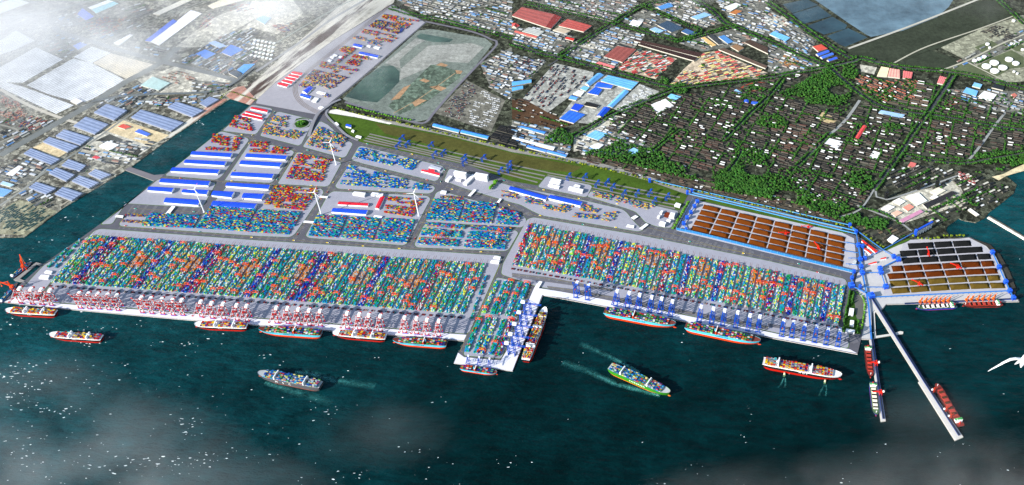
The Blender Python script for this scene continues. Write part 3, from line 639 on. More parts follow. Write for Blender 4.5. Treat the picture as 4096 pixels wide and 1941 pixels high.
bld, blu = sts(BL1, None, BL2, hx('#e4e6ea'), False), sts(BL1, None, BL2, hx('#2a58c0'), True)
grp = 'blue quay cranes'
place_sts(blu, S((2309, 1132), (2355, 1141)), qdir_r, None, LAB('raised-boom blue', 'in the empty basin corner', 2), grp)
place_sts(bld, S((2469, 1165), (2517, 1173), (2559, 1181), (2607, 1190), (2647, 1196), (2690, 1207)), qdir_r, None, LAB('blue', 'over the western blue-hulled ship in the basin', 6), grp)
place_sts(bld, S((2805, 1228), (2854, 1236), (2899, 1243), (2951, 1251), (3000, 1263), (3040, 1268)), qdir_r, None, LAB('blue', 'over the eastern blue-hulled ship in the basin', 6), grp)
blq = sts(BL1, None, BL2, hx('#3a62c4'), True)
place_sts(blq, S((3135, 1285), (3175, 1291), (3220, 1302), (3267, 1309), (3313, 1319), (3360, 1326)), qdir_r, None, LAB('blue', 'on the empty quay at the east end', 6), grp)
fing = unit(G(*EE((1060, 440))[0]) - G(*EE((770, 410))[0])); fdir = unit(G(2050, 1485) - G(2172, 1181)); fw = Vector((-fdir.y, fdir.x))
place_sts(bld, S((2092, 1208), (2076, 1250), (2058, 1296), (2042, 1337), (2027, 1373)), qdir_r, fw, lambda k: 'blue quay crane over the long white ship at the finger pier, %s from land' % ORD[k], grp)
sm = sts(BL1, None, BL2, hx('#e4e6ea'), False, .5)
place_sts(sm, S((1873, 1424), (1917, 1430), (1958, 1436)), qdir_l, None, LAB('small blue', 'at the tip of the finger pier', 3), grp)

# ---- blue rail gantry cranes: two leaning leg frames and a box on top
rg = thing('rail_gantry_crane', 'x', 'gantry crane')
for sx_, nm in ((-20, 'leg'), (20, 'leg')):
    for sy_ in (-7, 7):
        m_ = MB(); m_.bar((sx_, sy_, 0), (sx_ * .85, sy_ * .6, 30), 2.8, 2.8, BL1); m_.build('leg', 'paint', rg)
    m_ = MB(); m_.box((sx_, 0, 0), (3, 20, 2.4), BL2); m_.build('sill_beam', 'paint', rg)
m_ = MB(); m_.bar((-34, -4, 31), (34, -4, 31), 2.8, 3, BL1); m_.build('girder', 'paint', rg)
m_ = MB(); m_.bar((-34, 4, 31), (34, 4, 31), 2.8, 3, BL1); m_.build('girder', 'paint', rg)
m_ = MB(); m_.box((14, 0, 32), (12, 11, 7), BL1); m_.build('trolley', 'paint', rg)
spots = HH((430, 210), (388, 288), (490, 272), (745, 285), (785, 385), (880, 368), (1105, 422), (1110, 470), (1315, 425), (1595, 492), (1595, 545), (1500, 562)) + B3((397, 105), (510, 108), (595, 155), (665, 145), (705, 180), (783, 222), (875, 222), (963, 218), (1085, 245), (995, 275))
ta = math.atan2(*(G(2190, 690) - G(1800, 608)).yx)
for i, (x, y) in enumerate(spots):
    o = rg if i == 0 else dup(rg); g = G(x, y, 5.9 + 12); o.location = (g.x, g.y, 6.1); o.rotation_euler = (0, 0, ta + math.radians(80))
    tag(o, 'blue rail gantry crane over the grassy tracks, %s from the west' % ORD[i] if i < 20 else 'blue rail gantry crane over the grassy tracks near the ore yard, %s from the east' % ORD[21 - i], 'gantry crane', 'blue gantry cranes in the rail yard')

# ---- wind turbines
WT = hx('#f2f4f6')
for k, (bx_, by_, lab) in enumerate([(817, 848, 'white wind turbine beside the western blue container yard, casting its shadow on blue sheds'), (1345, 659, 'white wind turbine at the crossing of the orange and red yards, farthest inland'),
                                    (1286, 859, 'white wind turbine by the gatehouse road between two blue yards'), (1675.5, 863, 'white wind turbine at the corner of the small red yard, eastmost')]):
    g = G(bx_, by_, 5.8); r = thing('wind_turbine', lab, 'wind turbine', g, 0, 'white wind turbines')
    m_ = MB(); m_.cyl((0, 0, 0), 8.5, 8.5, 1.5, 20, hx('#c8ccd4')); m_.build('foundation', 'paint', r)
    m_ = MB(); m_.cyl((0, 0, 1.5), 4.0, 2.1, 190, 20, WT); m_.build('tower', 'paint', r, smooth=True)
    m_ = MB(); m_.bar((0, 8, 193), (0, -7, 193), 5.5, 6, WT); m_.build('nacelle', 'paint', r)
    m_ = MB(); m_.bar((0, -7, 193), (0, -10, 193), 4, 4, WT); m_.build('hub', 'paint', r)
    for j in range(3):
        a = math.radians((-35, 85, 205)[j] + 3 * k); d = Vector((math.cos(a + math.pi / 2), 0, math.sin(a + math.pi / 2))); n2 = Vector((-d.z, 0, d.x))
        c0 = Vector((0, -9, 193)); m_ = MB(); secs = [(0, 1.8, 1.8), (10, 3.6, 1.2), (45, 2.2, .8), (68, 1.1, .5)]
        for (s0, w0, t0), (s1, w1, t1) in zip(secs, secs[1:]):
            P = []
            for ss, ww, tt in ((s0, w0, t0), (s1, w1, t1)): P.append([c0 + d * ss + n2 * u * ww / 2 + Vector((0, v_ * tt / 2, 0)) for u, v_ in ((-1, -1), (1, -1), (1, 1), (-1, 1))])
            m_.hexa(P[0] + P[1], WT if s1 < 60 else hx('#e07050'))
        m_.build('blade', 'paint', r)
# ================================================================ ships, boats, harbour cranes on the berths
S_MOL = pal(('#f2c800', 5), ('#c81c10', 4), ('#8c8c94', 4), ('#901414', 2), ('#1a1c90', 1.4), ('#38b4b8', 1), ('#d84018', 2), ('#d8d2b0', 1))
S_MAE = pal(('#1c6a30', 3), ('#1a2a9a', 3), ('#e0561c', 3), ('#e2e2e2', 2.4), ('#6cb860', 3), ('#24306a', 2), ('#c82818', 1.4))
S_MIX = pal(('#1468b0', 5), ('#b8c4ca', 3), ('#e8dc8a', 2.5), ('#58963c', 2.5), ('#c83020', 1.6), ('#183a9a', 3), ('#38a8d8', 3), ('#d87840', 1))
NAMES = {}
def halfb(t, wl):   # half-breadth factor along the hull, t=0 stern..1 bow
    if t < .12: a = (.86 if not wl else .55) + (.14 if not wl else .45) * (t / .12) ** .6
    else: a = 1.0
    t0 = .80 if not wl else .66
    if t > t0:
        u = (t - t0) / ((1.0 if not wl else .985) - t0); u = min(1, u)
        a *= math.sqrt(max(0, 1 - u ** 2.0)) if not wl else (1 - u ** 1.6)
    return a
def hull(L, B, D, cb, ct, boot, parent, deckcol, sheer=None):
    m_ = MB(); n = 26; ts = [i / n for i in range(n)] + [.985, .995, 1.0]
    zs = [(-2.0, .0), (boot, .45), (D * .86, .93), (D, 1.0)]
    def pt(t, lv, sg):
        z, k = zs[lv]; w = halfb(t, True) * (1 - k) + halfb(t, False) * k
        x = -L / 2 + L * t
        if t > .9: x -= (1 - k) * (t - .9) / .1 * L * .035
        if t < .06: x += (1 - k) * (1 - t / .06) * L * .03
        return (x, sg * w * B / 2, z + (max(0, t - .86) / .14) ** 1.5 * D * .18 * (lv == 3))
    for sg in (-1, 1):
        for i in range(len(ts) - 1):
            for lv in range(3):
                a, b_, c_, d_ = pt(ts[i], lv, sg), pt(ts[i + 1], lv, sg), pt(ts[i + 1], lv + 1, sg), pt(ts[i], lv + 1, sg)
                col = cb if lv == 0 else (sheer or ct) if lv == 2 else ct
                m_.quad(*((a, b_, c_, d_) if sg < 0 else (d_, c_, b_, a)), col)
    for lv in range(3): m_.quad(pt(0, lv, 1), pt(0, lv, -1), pt(0, lv + 1, -1), pt(0, lv + 1, 1), cb if lv == 0 else ct)
    h = m_.build('hull', 'paint', parent)
    m_ = MB()
    for i in range(len(ts) - 1):
        a, b_, c_, d_ = [Vector(q) - Vector((0, 0, 1.2)) for q in (pt(ts[i], 3, -1), pt(ts[i + 1], 3, -1), pt(ts[i + 1], 3, 1), pt(ts[i], 3, 1))]
        for v_ in (a, b_, c_, d_): v_.y *= .985
        m_.quad(a, b_, c_, d_, deckcol)
    m_.build('deck', 'paint', parent)
    m_ = MB(); k = 8
    for i in range(5):
        r0, r1 = [4.5 * math.sqrt(max(0, 1 - (j / 5) ** 2.2)) * B / 56 for j in (i, i + 1)]
        x0, x1 = L / 2 - L * .03 + i * L * .009, L / 2 - L * .03 + (i + 1) * L * .009
        for j in range(k):
            a0, a1 = 2 * math.pi * j / k, 2 * math.pi * (j + 1) / k
            m_.quad((x0, r0 * math.cos(a0), r0 * math.sin(a0)), (x0, r0 * math.cos(a1), r0 * math.sin(a1)), (x1, r1 * math.cos(a1), r1 * math.sin(a1)), (x1, r1 * math.cos(a0), r1 * math.sin(a0)), cb)
    m_.build('bulbous_bow', 'paint', parent)
    return h
def place_ship(stern, bow, z=0):
    a, b_ = G(*stern), G(*bow); d = b_ - a
    return (a + b_) / 2, d.length, math.atan2(d.y, d.x)
def lettering(txt, r, L, B, size, z, col, x=0.0, space=1.0):
    near = -1 if math.cos(r.rotation_euler.z) > 0 else 1     # local side that faces the sea side of the photo
    cu = bpy.data.curves.new('lettering', 'FONT'); cu.body = txt; cu.size = size; cu.align_x = 'CENTER'; cu.align_y = 'CENTER'; cu.extrude = .15; cu.space_character = space
    tmp = bpy.data.objects.new('lettering', cu); me = bpy.data.meshes.new_from_object(tmp); bpy.data.objects.remove(tmp)
    o = bpy.data.objects.new('lettering', me)
    mm_ = M.get('let_' + str(col)) or mat_attr('lettering_paint', objcol=True); M['let_' + str(col)] = mm_; me.materials.clear(); me.materials.append(mm_); o.color = col
    link(o, r); o.location = (x, near * (B / 2 + .4), z)
    o.rotation_euler = (math.radians(90), 0, 0) if near < 0 else (math.radians(90), 0, math.pi)
CAND = []
def cship(name, label, stern, bow, B, D, cb, ct, deckcol, palette, houses, txt, hcol, roofcol=None, boot=9, bays=None, tiers=4, cw=6.0, indiv=None, lash=None, tsize=12, tcol=None, group='container ships', tx=0.0, tsp=1.0):
    sh = D * .13; c, L, rz = place_ship((stern[0], stern[1] + sh), (bow[0], bow[1] + sh)); r = thing(name, label, 'container ship', c, rz, group)
    hull(L, B, D, cb, ct, boot, r, deckcol, lash)
    pitch = 15.2; x = -L / 2 + L * .03; k = 0; ux = Vector((math.cos(rz), math.sin(rz))); uy = Vector((-ux.y, ux.x)); bay = 0
    hs = [-L / 2 + L * t for t in houses]
    near = -1 if math.cos(rz) > 0 else 1
    nb_total = int((L * .87 - len(houses) * 17) / pitch)
    lsh = MB()
    while x + 13.4 < L / 2 - L * .085:
        hh = [h for h in hs if abs(h - (x + 6.7)) < 15]
        if hh: x = hh[0] + 9.5; hs.remove(hh[0]); continue
        t = (x + 13.4 + L / 2) / L; w = min(halfb(t, False), halfb((x + L / 2) / L, False)) * B - 2.5
        nr = max(1, int(w / cw)); y0 = -nr * cw / 2
        base = tiers + (1 if RNG.random() < .4 else 0)
        hh_ = np.clip(base - RNG.integers(0, 2, size=(1, nr)) - (RNG.random((1, nr)) < .12) * 1, 2, None)
        if t > .78: hh_ = np.maximum(2, hh_ - 1)
        O = c.to_2d() + ux * x + uy * y0
        if indiv is None: stacks(O, ux, uy, 13.4, cw, hh_.astype(int), palette, th=3.1, z=D - .9)
        else:
            Hin = np.maximum(0, hh_ - 1); edge = 0 if near < 0 else nr - 1
            Hin[0, edge] = 0
            if Hin.max() > 0: stacks(O, ux, uy, 13.4, cw, Hin.astype(int), palette, th=3.1, z=D - .9, gap=.6)
            for j in range(nr):
                zs_ = range(hh_[0, j]) if j == edge else (hh_[0, j] - 1,)
                for z_ in zs_:
                    CAND.append((O + ux * 6.7 + uy * (j + .5) * cw, rz, (12.8, cw - .5, 2.95), D - .9 + z_ * 3.1, palette, indiv, bay, j if near > 0 else nr - 1 - j, z_, j == edge, hh_[0, j] - 1 == z_))
        if lash: lsh = MB(); lsh.box((x + 14.3, 0, D - 1), (.8, nr * cw + 1.5, 3 * tiers - 3), lash); lsh.build('lashing_bridge', 'paint', r)
        bay += 1; x += pitch
    for q, t in enumerate(houses):
        h = -L / 2 + L * t; W_ = min(B * .98, B - 2)
        m_ = MB(); m_.box((h, 0, D - 1), (7, W_, tiers * 3.1 + 6), hcol); m_.box((h - .5, 0, D - 1 + tiers * 3.1 + 6), (5, W_ * .94, 3.2), hcol, top=roofcol or hcol)
        hs_ = m_.build('deckhouse', 'paint', r)
        m_ = MB(); m_.box((h + 3.7, 0, D + tiers * 3.1 + 1.2), (.4, W_ * .85, 2.2), hx('#20262c')); m_.build('bridge_windows', 'paint', hs_)
        if q == 0 or True:
            m_ = MB(); m_.box((h - 9, 0, D - 1), (6, 7, tiers * 3.1 + 8), ct if ct[0] + ct[1] > .05 else hcol); m_.build('funnel', 'paint', r)
        m_ = MB(); m_.bar((h, 0, D + tiers * 3.1 + 8), (h, 0, D + tiers * 3.1 + 18), 1.2, 1.2, hcol); m_.build('mast', 'paint', r)
    if txt: lettering(txt, r, L, B, tsize, boot + (D - boot) * .52, tcol or hx('#10202a'), tx, tsp)
    return r
RED_, ORB = hx('#a81608'), hx('#cc3a0a'); AQUA = hx('#4cb4cc'); BLK = hx('#1c1c1e'); WH = hx('#f0f0f0'); GRY = hx('#4c4c50'); GRN = hx('#2c7a18')
dk = hx('#6a3024')
for (st, bw, lab, B, D, tr, ts) in [
    ((2418, 1252), (2703, 1306), 'pale blue container ship at the western basin berth under six blue cranes', 54, 34, 4, 13), ((2741, 1311), (3041, 1374), 'pale blue container ship at the eastern basin berth under six blue cranes', 54, 34, 4, 13),
    ((1291, 1342), (1040, 1324), 'pale blue container ship under five red and white cranes at the left quay', 48, 30, 4, 11), ((1791, 1383), (1574, 1367), 'pale blue container ship moored next to the finger pier below four red cranes', 44, 27, 3, 10),
    ((1843, 1473), (1990, 1496), 'small pale blue container ship moored across the tip of the finger pier', 34, 18, 2, 7)]:
    cship('container_ship', lab, st, bw, B, D, ORB, AQUA, dk, S_MAE, (.42 if st[0] < bw[0] else .42,), 'MAERSK LINE', hx('#c8401c'), hx('#e8e4e0'), boot=D * .42, tiers=tr, tsize=ts, tcol=hx('#14404c'), cw=6.2)
cship('container_ship', 'white topped black and red container ship drifting offshore with two tugs alongside', (3050, 1455), (3364, 1513), 58, 36, RED_, BLK, hx('#c8c8c8'), S_MOL, (.20, .62), 'M O L', WH, boot=14, tiers=4, indiv='tugs', lash=WH, tsize=15, tcol=WH, cw=6.4, tx=10, tsp=1.3)
for (st, bw, lab, D, tx_) in [((233, 1259), (30, 1248), 'white topped black and red container ship at the far left berth', 26, 0), ((416, 1359), (205, 1345), 'white topped black and red container ship sailing off the left quay, not moored', 26, 0),
                        ((995, 1312), (784, 1304), 'white topped black and red container ship moored under the fourth crane group from the left', 26, 0), ((1548, 1356), (1334, 1338), 'white topped black and red container ship moored between two pale blue ships', 26, 0),
                        ((2103, 1452), (2183, 1242), 'white topped black and red container ship moored lengthwise along the finger pier', 34, 0)]:
    cship('container_ship', lab, st, bw, 46 if D < 30 else 54, D, RED_, BLK, WH, S_MOL, (.26, .6), 'M O L', WH, boot=D * .38, tiers=3 if D < 30 else 4, lash=WH, tsize=9, tcol=WH, cw=6.4)
cship('container_ship', 'dark grey container ship under way off the left quay leaving a green wake', (1289, 1550), (1038, 1500), 56, 31, hx('#8a3a20'), GRY, hx('#a8acac'), S_MIX, (.24, .70), 'M  S  C', hx('#d8dcdc'), boot=3, tiers=4, tsize=19, tcol=WH, cw=5.2, tx=25, tsp=1.6)
cship('container_ship', 'green hulled container ship steaming out of the basin with two foam trails', (2439, 1474), (2680, 1580), 56, 30, hx('#d8680c'), GRN, hx('#a8acac'), S_MIX, (.22, .66), 'EVERGREEN', hx('#dce0e0'), boot=3.5, tiers=4, tsize=13, tcol=WH, cw=5.2, tx=0, tsp=1.5)

# individual containers on the nearest ship: one shared mesh, own paint
COLN = {}
m_ = MB(); m_.box((0, 0, -.5), (1, 1, 1), (1, 1, 1, 1))
for i in range(3): pass
cm = m_.build('shipping_container', 'crateobj'); NAMED = [('yellow', '#f2c800'), ('red', '#c81c10'), ('grey', '#8c8c94'), ('dark red', '#901414'), ('navy blue', '#1a1c90'), ('turquoise', '#38b4b8'), ('orange', '#d84018'), ('cream', '#d8d2b0')]
for i, (p, rz, d, z, palette, ship, bay, row, tier, edge, top) in enumerate(CAND):
    k = int(RNG.choice(len(palette[0]), p=palette[1])); o = cm if i == 0 else dup(cm)
    o.location = (p.x, p.y, z + d[2] / 2); o.rotation_euler = (0, 0, rz); o.scale = d; o.color = tuple(palette[0][k])
    where = ('%s bay from stern, %s row from far side' % (ordn(bay), ordn(row)) if top else '%s bay from stern, %s tier on near side' % (ordn(bay), ORD[tier]))
    tag(o, '%s container, %s, ship with tugs' % (NAMED[k][0], where), 'container', 'containers on the tug-escorted ship')

# bulk carriers
def bulker(label, stern, bow, B, D, cb, ct, deckcol, cover, hold=hx('#1c120c')):
    c, L, rz = place_ship(stern, bow); r = thing('bulk_carrier', label, 'cargo ship', c, rz, 'bulk carriers')
    hull(L, B, D, cb, ct, 2.2, r, deckcol)
    for i in range(5):
        x = -L / 2 + L * (.27 + .125 * i + .01); wl = L * .055
        m_ = MB(); m_.box((x, 0, D - 1.1), (wl + 3, B * .56 + 3, 3), cover, top=hold)
        h = m_.build('cargo_hatch', 'paint', r)
        for s_ in (-1, 1):
            m_ = MB(); m_.box((x + s_ * (wl / 2 + L * .019), 0, D + 1.9), (L * .03, B * .62, 4.5), cover); m_.build('hatch_cover', 'paint', h)
    x = -L / 2 + L * .12
    m_ = MB(); m_.box((x, 0, D - 1), (L * .075, B * .8, 12), WH); m_.box((x + 1, 0, D + 11), (L * .05, B * .98, 4), WH, top=hx('#3c9a48')); m_.box((x, 0, D + 15), (L * .03, B * .4, 3), WH, top=hx('#3c9a48')); m_.build('deckhouse', 'paint', r)
    m_ = MB(); m_.cyl((x - L * .06, 0, D - 1), 4, 3.4, 17, 10, hx('#b82818')); m_.build('funnel', 'paint', r)
    m_ = MB(); m_.bar((L * .44, 0, D), (L * .44, 0, D + 16), 1.6, 1.6, WH); m_.bar((L * .44, -4, D + 12), (L * .44, 4, D + 12), 1.2, 1.2, WH); m_.build('mast', 'paint', r)
RDK, RHU = hx('#7c2a20'), hx('#3a1a18'); COV = hx('#a83a2c')
bulker('blue hulled cargo ship with white hatch covers berthed below seven orange cranes', (3825, 1228), (3664, 1236), 36, 12, hx('#9a2450'), hx('#24309a'), hx('#3c5a34'), hx('#e8e6e0'))
bulker('red decked cargo ship berthed below six orange cranes by the coal yard', (4008, 1220), (3850, 1225), 36, 12, hx('#b03028'), RHU, RDK, COV)
bulker('red cargo ship moored at the landward half of the straight conveyor jetty', (3469, 1388), (3482, 1512), 38, 12, hx('#b03028'), RHU, RDK, COV)
bulker('dark blue cargo ship with cream hatch covers at the outer straight jetty', (3489, 1534), (3504, 1665), 38, 12, hx('#9a2450'), hx('#24309a'), hx('#4a6640'), hx('#e6e0cc'))
bulker('red cargo ship with open holds moored at the far end of the diagonal jetty', (3843, 1712), (3742, 1541), 44, 14, hx('#b03028'), RHU, RDK, COV, hx('#4a2a10'))
# tugs
def tug(label, bow, stern):
    c, L, rz = place_ship(stern, bow); L = 38; r = thing('tug_boat', label, 'boat', c, rz, 'tugs by the drifting ship')
    hull(L, 13, 4, hx('#30282a'), hx('#28302c'), .6, r, hx('#4a7a58'))
    m_ = MB(); m_.box((2, 0, 2.8), (13, 9, 5), hx('#e8e2c8')); m_.box((3.5, 0, 7.8), (7, 6, 3.5), hx('#e8e2c8'), top=hx('#c87838')); m_.build('wheelhouse', 'paint', r)
    m_ = MB(); m_.cyl((-5, 0, 3), 1.6, 1.3, 7, 8, hx('#d8b070')); m_.build('funnel', 'paint', r)
    m_ = MB(); m_.bar((3, 0, 11), (3, 0, 17), .6, .6, WH); m_.build('mast', 'paint', r)
tug('small green decked tug beside the drifting ship, nearer its stern', (3138.6, 1491), (3135.5, 1507)); tug('small green decked tug beside the drifting ship, nearer its bow', (3300.8, 1520), (3297.8, 1536))
# barges by the left jetty
for st, bw, lab in (((46, 1113), (128, 1051), 'blue sided feeder barge with mixed containers at the outer left jetty'), ((2, 1215), (71, 1134), 'blue sided feeder barge with mixed containers at the left corner quay')):
    c, L, rz = place_ship(st, bw); r = thing('barge', lab, 'barge', c, rz, 'feeder barges')
    hull(L, 26, 9, hx('#b03418'), hx('#2a9ad0'), 3.5, r, hx('#50433c')); ux = Vector((math.cos(rz), math.sin(rz))); uy = Vector((-ux.y, ux.x))
    Hm = RNG.integers(0, 3, size=(int(L * .72 / 13), 4)); stacks(c.to_2d() - ux * L * .36 - uy * 10, ux, uy, 13, 5, Hm, S_MIX, z=8)
    m_ = MB(); m_.box((-L * .43, 0, 8), (9, 18, 10), WH); m_.build('deckhouse', 'paint', r)
# foam wakes
m, t, b = nt('wake_foam')
f = noisef(t, 1 / 60., 6, .7); f2 = noisef(t, 1 / 16., 4, .7); a_ = N(t, 'ShaderNodeAttribute', attribute_name='Col'); sp = N(t, 'ShaderNodeSeparateColor'); t.links.new(a_.outputs['Color'], sp.inputs[0])
al = math2(t, 'MULTIPLY', math2(t, 'MULTIPLY', maprange(t, f, .34, .62, 0, 1), maprange(t, f2, .3, .7, .15, 1.1)), sp.outputs[0])
b.inputs['Base Color'].default_value = (.10, .50, .46, 1); b.inputs['Roughness'].default_value = .6
t.links.new(al, b.inputs['Alpha']); M['foam'] = m
def wake(lines):
    me_v, me_f, me_c = [], [], []
    for px, w0, w1, s0, s1 in lines:
        ln = smooth_line(px, .5, 25); n = len(ln)
        for i, p in enumerate(ln):
            u = i / (n - 1); d = (ln[min(i + 1, n - 1)] - ln[max(i - 1, 0)]).normalized(); nn = Vector((-d.y, d.x, 0)); w = w0 + (w1 - w0) * u; s_ = s0 + (s1 - s0) * u
            for q in (-1, -.45, 0, .45, 1): me_v.append(p + nn * w * q / 2); me_c.append((s_ * (1 - abs(q)) ** 1.4,) * 3 + (1,))
            if i:
                o_ = len(me_v) - 10
                for q in range(4): me_f.append((o_ + q, o_ + q + 1, o_ + 6 + q, o_ + 5 + q))
    me = bpy.data.meshes.new('wake_foam'); me.from_pydata(me_v, [], me_f); at = me.attributes.new('Col', 'FLOAT_COLOR', 'POINT'); at.data.foreach_set('color', np.array(me_c, np.float32).ravel())
    me.materials.append(M['foam']); return tag(link(bpy.data.objects.new('wake_foam', me)), kind='stuff')
wake([(S((1180, 1488), (1260, 1500), (1330, 1520), (1400, 1530), (1500, 1545)), 40, 60, 1, .25), (S((1060, 1530), (1150, 1560), (1250, 1588), (1330, 1612)), 30, 80, .7, .1),
      (S((2640, 1583), (2560, 1562), (2450, 1530), (2350, 1485), (2250, 1450)), 30, 60, 1, .2), (S((2560, 1490), (2480, 1448), (2400, 1410), (2320, 1375)), 25, 50, .9, .15),
      (S((3135, 1512), (3125, 1535), (3112, 1552)), 10, 14, 1, .2), (S((3141, 1512), (3142, 1532), (3139, 1552)), 10, 14, 1, .2), (S((3298, 1540), (3286, 1560), (3275, 1585)), 10, 14, 1, .2), (S((3304, 1540), (3306, 1560), (3302, 1585)), 10, 14, 1, .2)])
# orange harbour cranes and ship loaders
def jibcrane(label, px, z, rz, s, col, group, jib=38, up=30, cat='harbour crane', name='harbour_crane', boomless=False):
    g = G(px[0], px[1], z); r = thing(name, label, cat, g, rz, group)
    for a in (-6, 6):
        for b6 in (-6, 6): m_ = MB(); m_.bar((a * 1.2, b6 * 1.2, 0), (a * .5, b6 * .5, 16), 2.2, 2.2, col); m_.build('leg', 'paint', r)
    m_ = MB(); m_.cyl((0, 0, 15), 6, 5, 4, 10, col); m_.build('turntable', 'paint', r)
    m_ = MB(); m_.cyl((0, 0, 19), 3.2, 2.2, 28, 8, col); m_.build('tower', 'paint', r)
    m_ = MB(); m_.box((-6, 0, 19), (14, 9, 9), col); m_.build('machinery_house', 'paint', r)
    m_ = MB()
    for a in (-1.6, 1.6): m_.bar((4, a, 26), (jib, a * .4, 26 + up), 2, 2.2, col)
    m_.build('jib', 'paint', r)
    m_ = MB(); m_.bar((0, 0, 46), (jib * .7, 0, 26 + up * .75), 1.3, 1.3, col); m_.build('stay', 'paint', r)
    m_ = MB(); m_.bar((jib, 0, 26 + up), (jib, 0, 12), .9, .9, hx('#f0a040')); m_.box((jib, 0, 9), (4, 4, 4), col); m_.build('grab', 'paint', r)
    r.scale = (s, s, s); return r
OC = hx('#f06a14')
for i, (x, y) in enumerate(NN((1222, 848), (1282, 848), (1338, 848), (1402, 846), (1460, 845), (1518, 842), (1580, 838))): jibcrane('orange unloading crane above the white hatched blue ship, %s from the west' % ORD[i], (x, y), 6, .5, .95, OC, 'orange unloading cranes at the coal berth', 14, 26)
for i, (x, y) in enumerate(NN((1815, 824), (1876, 822), (1957, 818), (2022, 815), (2097, 812), (2160, 808))): jibcrane('orange unloading crane above the red coal ship, %s from the west' % ORD[i], (x, y), 6, .5, .95, OC, 'orange unloading cranes at the coal berth', 14, 26)
jibcrane('large orange harbour crane on the outer left jetty with its jib raised', D4((440, 250))[0], 5.2, 1.9, 1.5, hx('#e8460c'), 'large orange harbour cranes', 26, 34)
jibcrane('large orange harbour crane at the left corner quay reaching over a barge', D4((225, 610))[0], 5.2, 2.9, 1.5, hx('#e8460c'), 'large orange harbour cranes', 46, 8)
def loader(label, px, rz, reach, col, s=1.0):
    g = G(px[0], px[1], 9); r = thing('ship_loader', label, 'ship loader', g, rz, 'ship loaders on the jetties')
    for a in (-7, 7):
        for b6 in (-8, 8): m_ = MB(); m_.bar((a, b6, 0), (a * .7, b6 * .7, 20), 2.2, 2.2, col); m_.build('leg', 'paint', r)
    m_ = MB(); m_.box((0, 0, 19), (16, 14, 4), col); m_.build('platform', 'paint', r)
    m_ = MB(); m_.bar((-16, 0, 25), (reach, 0, 25), 4.5, 4, col); m_.build('boom', 'paint', r)
    m_ = MB(); m_.bar((0, -4, 23), (0, 0, 44), 2, 2, col); m_.bar((0, 4, 23), (0, 0, 44), 2, 2, col); m_.bar((0, 0, 43), (reach * .8, 0, 27), 1.2, 1.2, col); m_.build('mast', 'paint', r)
    m_ = MB(); m_.box((-13, 0, 23), (9, 9, 9), hx('#f0ece8')); m_.build('machinery_house', 'paint', r); r.scale = (s,) * 3
LR = hx('#d8240c')
loader('red ship loader on the straight jetty over the landward red ship', (3503, 1462), math.pi, 45, LR); loader('red ship loader on the straight jetty over the cream hatched ship', (3521, 1579), math.pi, 45, LR)
for i, (x, y) in enumerate(S((3733, 1567), (3781, 1644), (3799, 1672))): loader('orange red ship loader on the diagonal jetty, %s from the landward end' % ORD[i], (x, y), .45, 26, hx('#d03c10'), .85)
# ================================================================ port buildings
def quad_building(label, px, h, roofc, wallc, name='warehouse', cat='warehouse', group=None, style='flat', z=5.8, windows=0, parent_label=None, base=True):
    """px = roof outline as seen (4 points); becomes a body with its roof as a part"""
    pts = [G(x, y, z + h) for x, y in px]
    c = sum(pts, Vector()) / len(pts); c.z = z
    r = thing(name, label, cat, c, 0, group)
    L = [Vector((p.x - c.x, p.y - c.y)) for p in pts]
    ar = sum(L[i].x * L[(i + 1) % len(L)].y - L[(i + 1) % len(L)].x * L[i].y for i in range(len(L)))
    if ar < 0: L = L[::-1]
    m_ = MB(); n = len(L)
    for i in range(n):
        p, q = L[i], L[(i + 1) % n]; m_.quad((p.x, p.y, 0), (q.x, q.y, 0), (q.x, q.y, h), (p.x, p.y, h), wallc)
    m_.build('wall', 'paint', r)
    m_ = MB()
    if style == 'flat' or n != 4:
        m_.ngon([(p.x * 1.01, p.y * 1.01, h + .3) for p in L], roofc)
        if n == 4:
            for i in range(n):
                p, q = L[i] * 1.01, L[(i + 1) % n] * 1.01; m_.quad((p.x, p.y, h - .6), (q.x, q.y, h - .6), (q.x, q.y, h + .3), (p.x, p.y, h + .3), roofc)
    else:
        if (L[1] - L[0]).length < (L[2] - L[1]).length: L = L[1:] + L[:1]
        W_ = (L[2] - L[1]).length; rise = W_ * (.12 if style == 'arch' else .2)
        k = 6 if style == 'arch' else 2
        if style == 'saw': k, rise = 8, 2.0
        A0, A1_, B1_, B0 = L[0] * 1.01, L[1] * 1.01, L[2] * 1.01, L[3] * 1.01
        prof = []
        for i in range(k + 1):
            u = i / k
            zz = rise * (1 - (2 * u - 1) ** 2) if style == 'arch' else (rise * (1 - abs(2 * u - 1)) if style == 'gable' else (0 if i % 2 == 0 else rise))
            prof.append((A0.lerp(B0, u), A1_.lerp(B1_, u), h + .2 + zz))
        for (a, b7, z0), (a2, b8, z2) in zip(prof, prof[1:]): m_.quad((a.x, a.y, z0), (b7.x, b7.y, z0), (b8.x, b8.y, z2), (a2.x, a2.y, z2), roofc)
        for e in (0, 1): m_.ngon([(p[e].x, p[e].y, p[2]) for p in prof], wallc)
    rf = m_.build('roof', 'roof', r)
    if windows:
        m_ = MB(); wc = hx('#3a4654')
        for i in range(n):
            p, q = L[i], L[(i + 1) % n]; d = q - p; ln = d.length; d = d.normalized(); o = Vector((d.y, -d.x)) * .15
            for fl in range(windows):
                zz = h * (fl + .35) / windows; x = 3
                while x + 3 < ln:
                    a = p + d * x + o; b7 = p + d * (x + 2.6) + o; m_.quad((a.x, a.y, zz), (b7.x, b7.y, zz), (b7.x, b7.y, zz + h / windows * .45), (a.x, a.y, zz + h / windows * .45), wc); x += 5
        if m_.f: m_.build('window', 'paint', r)
    return r
BLUE_R, RED_R, WHT_W = hx('#1848d8'), hx('#d01c30'), hx('#e8e8ea')
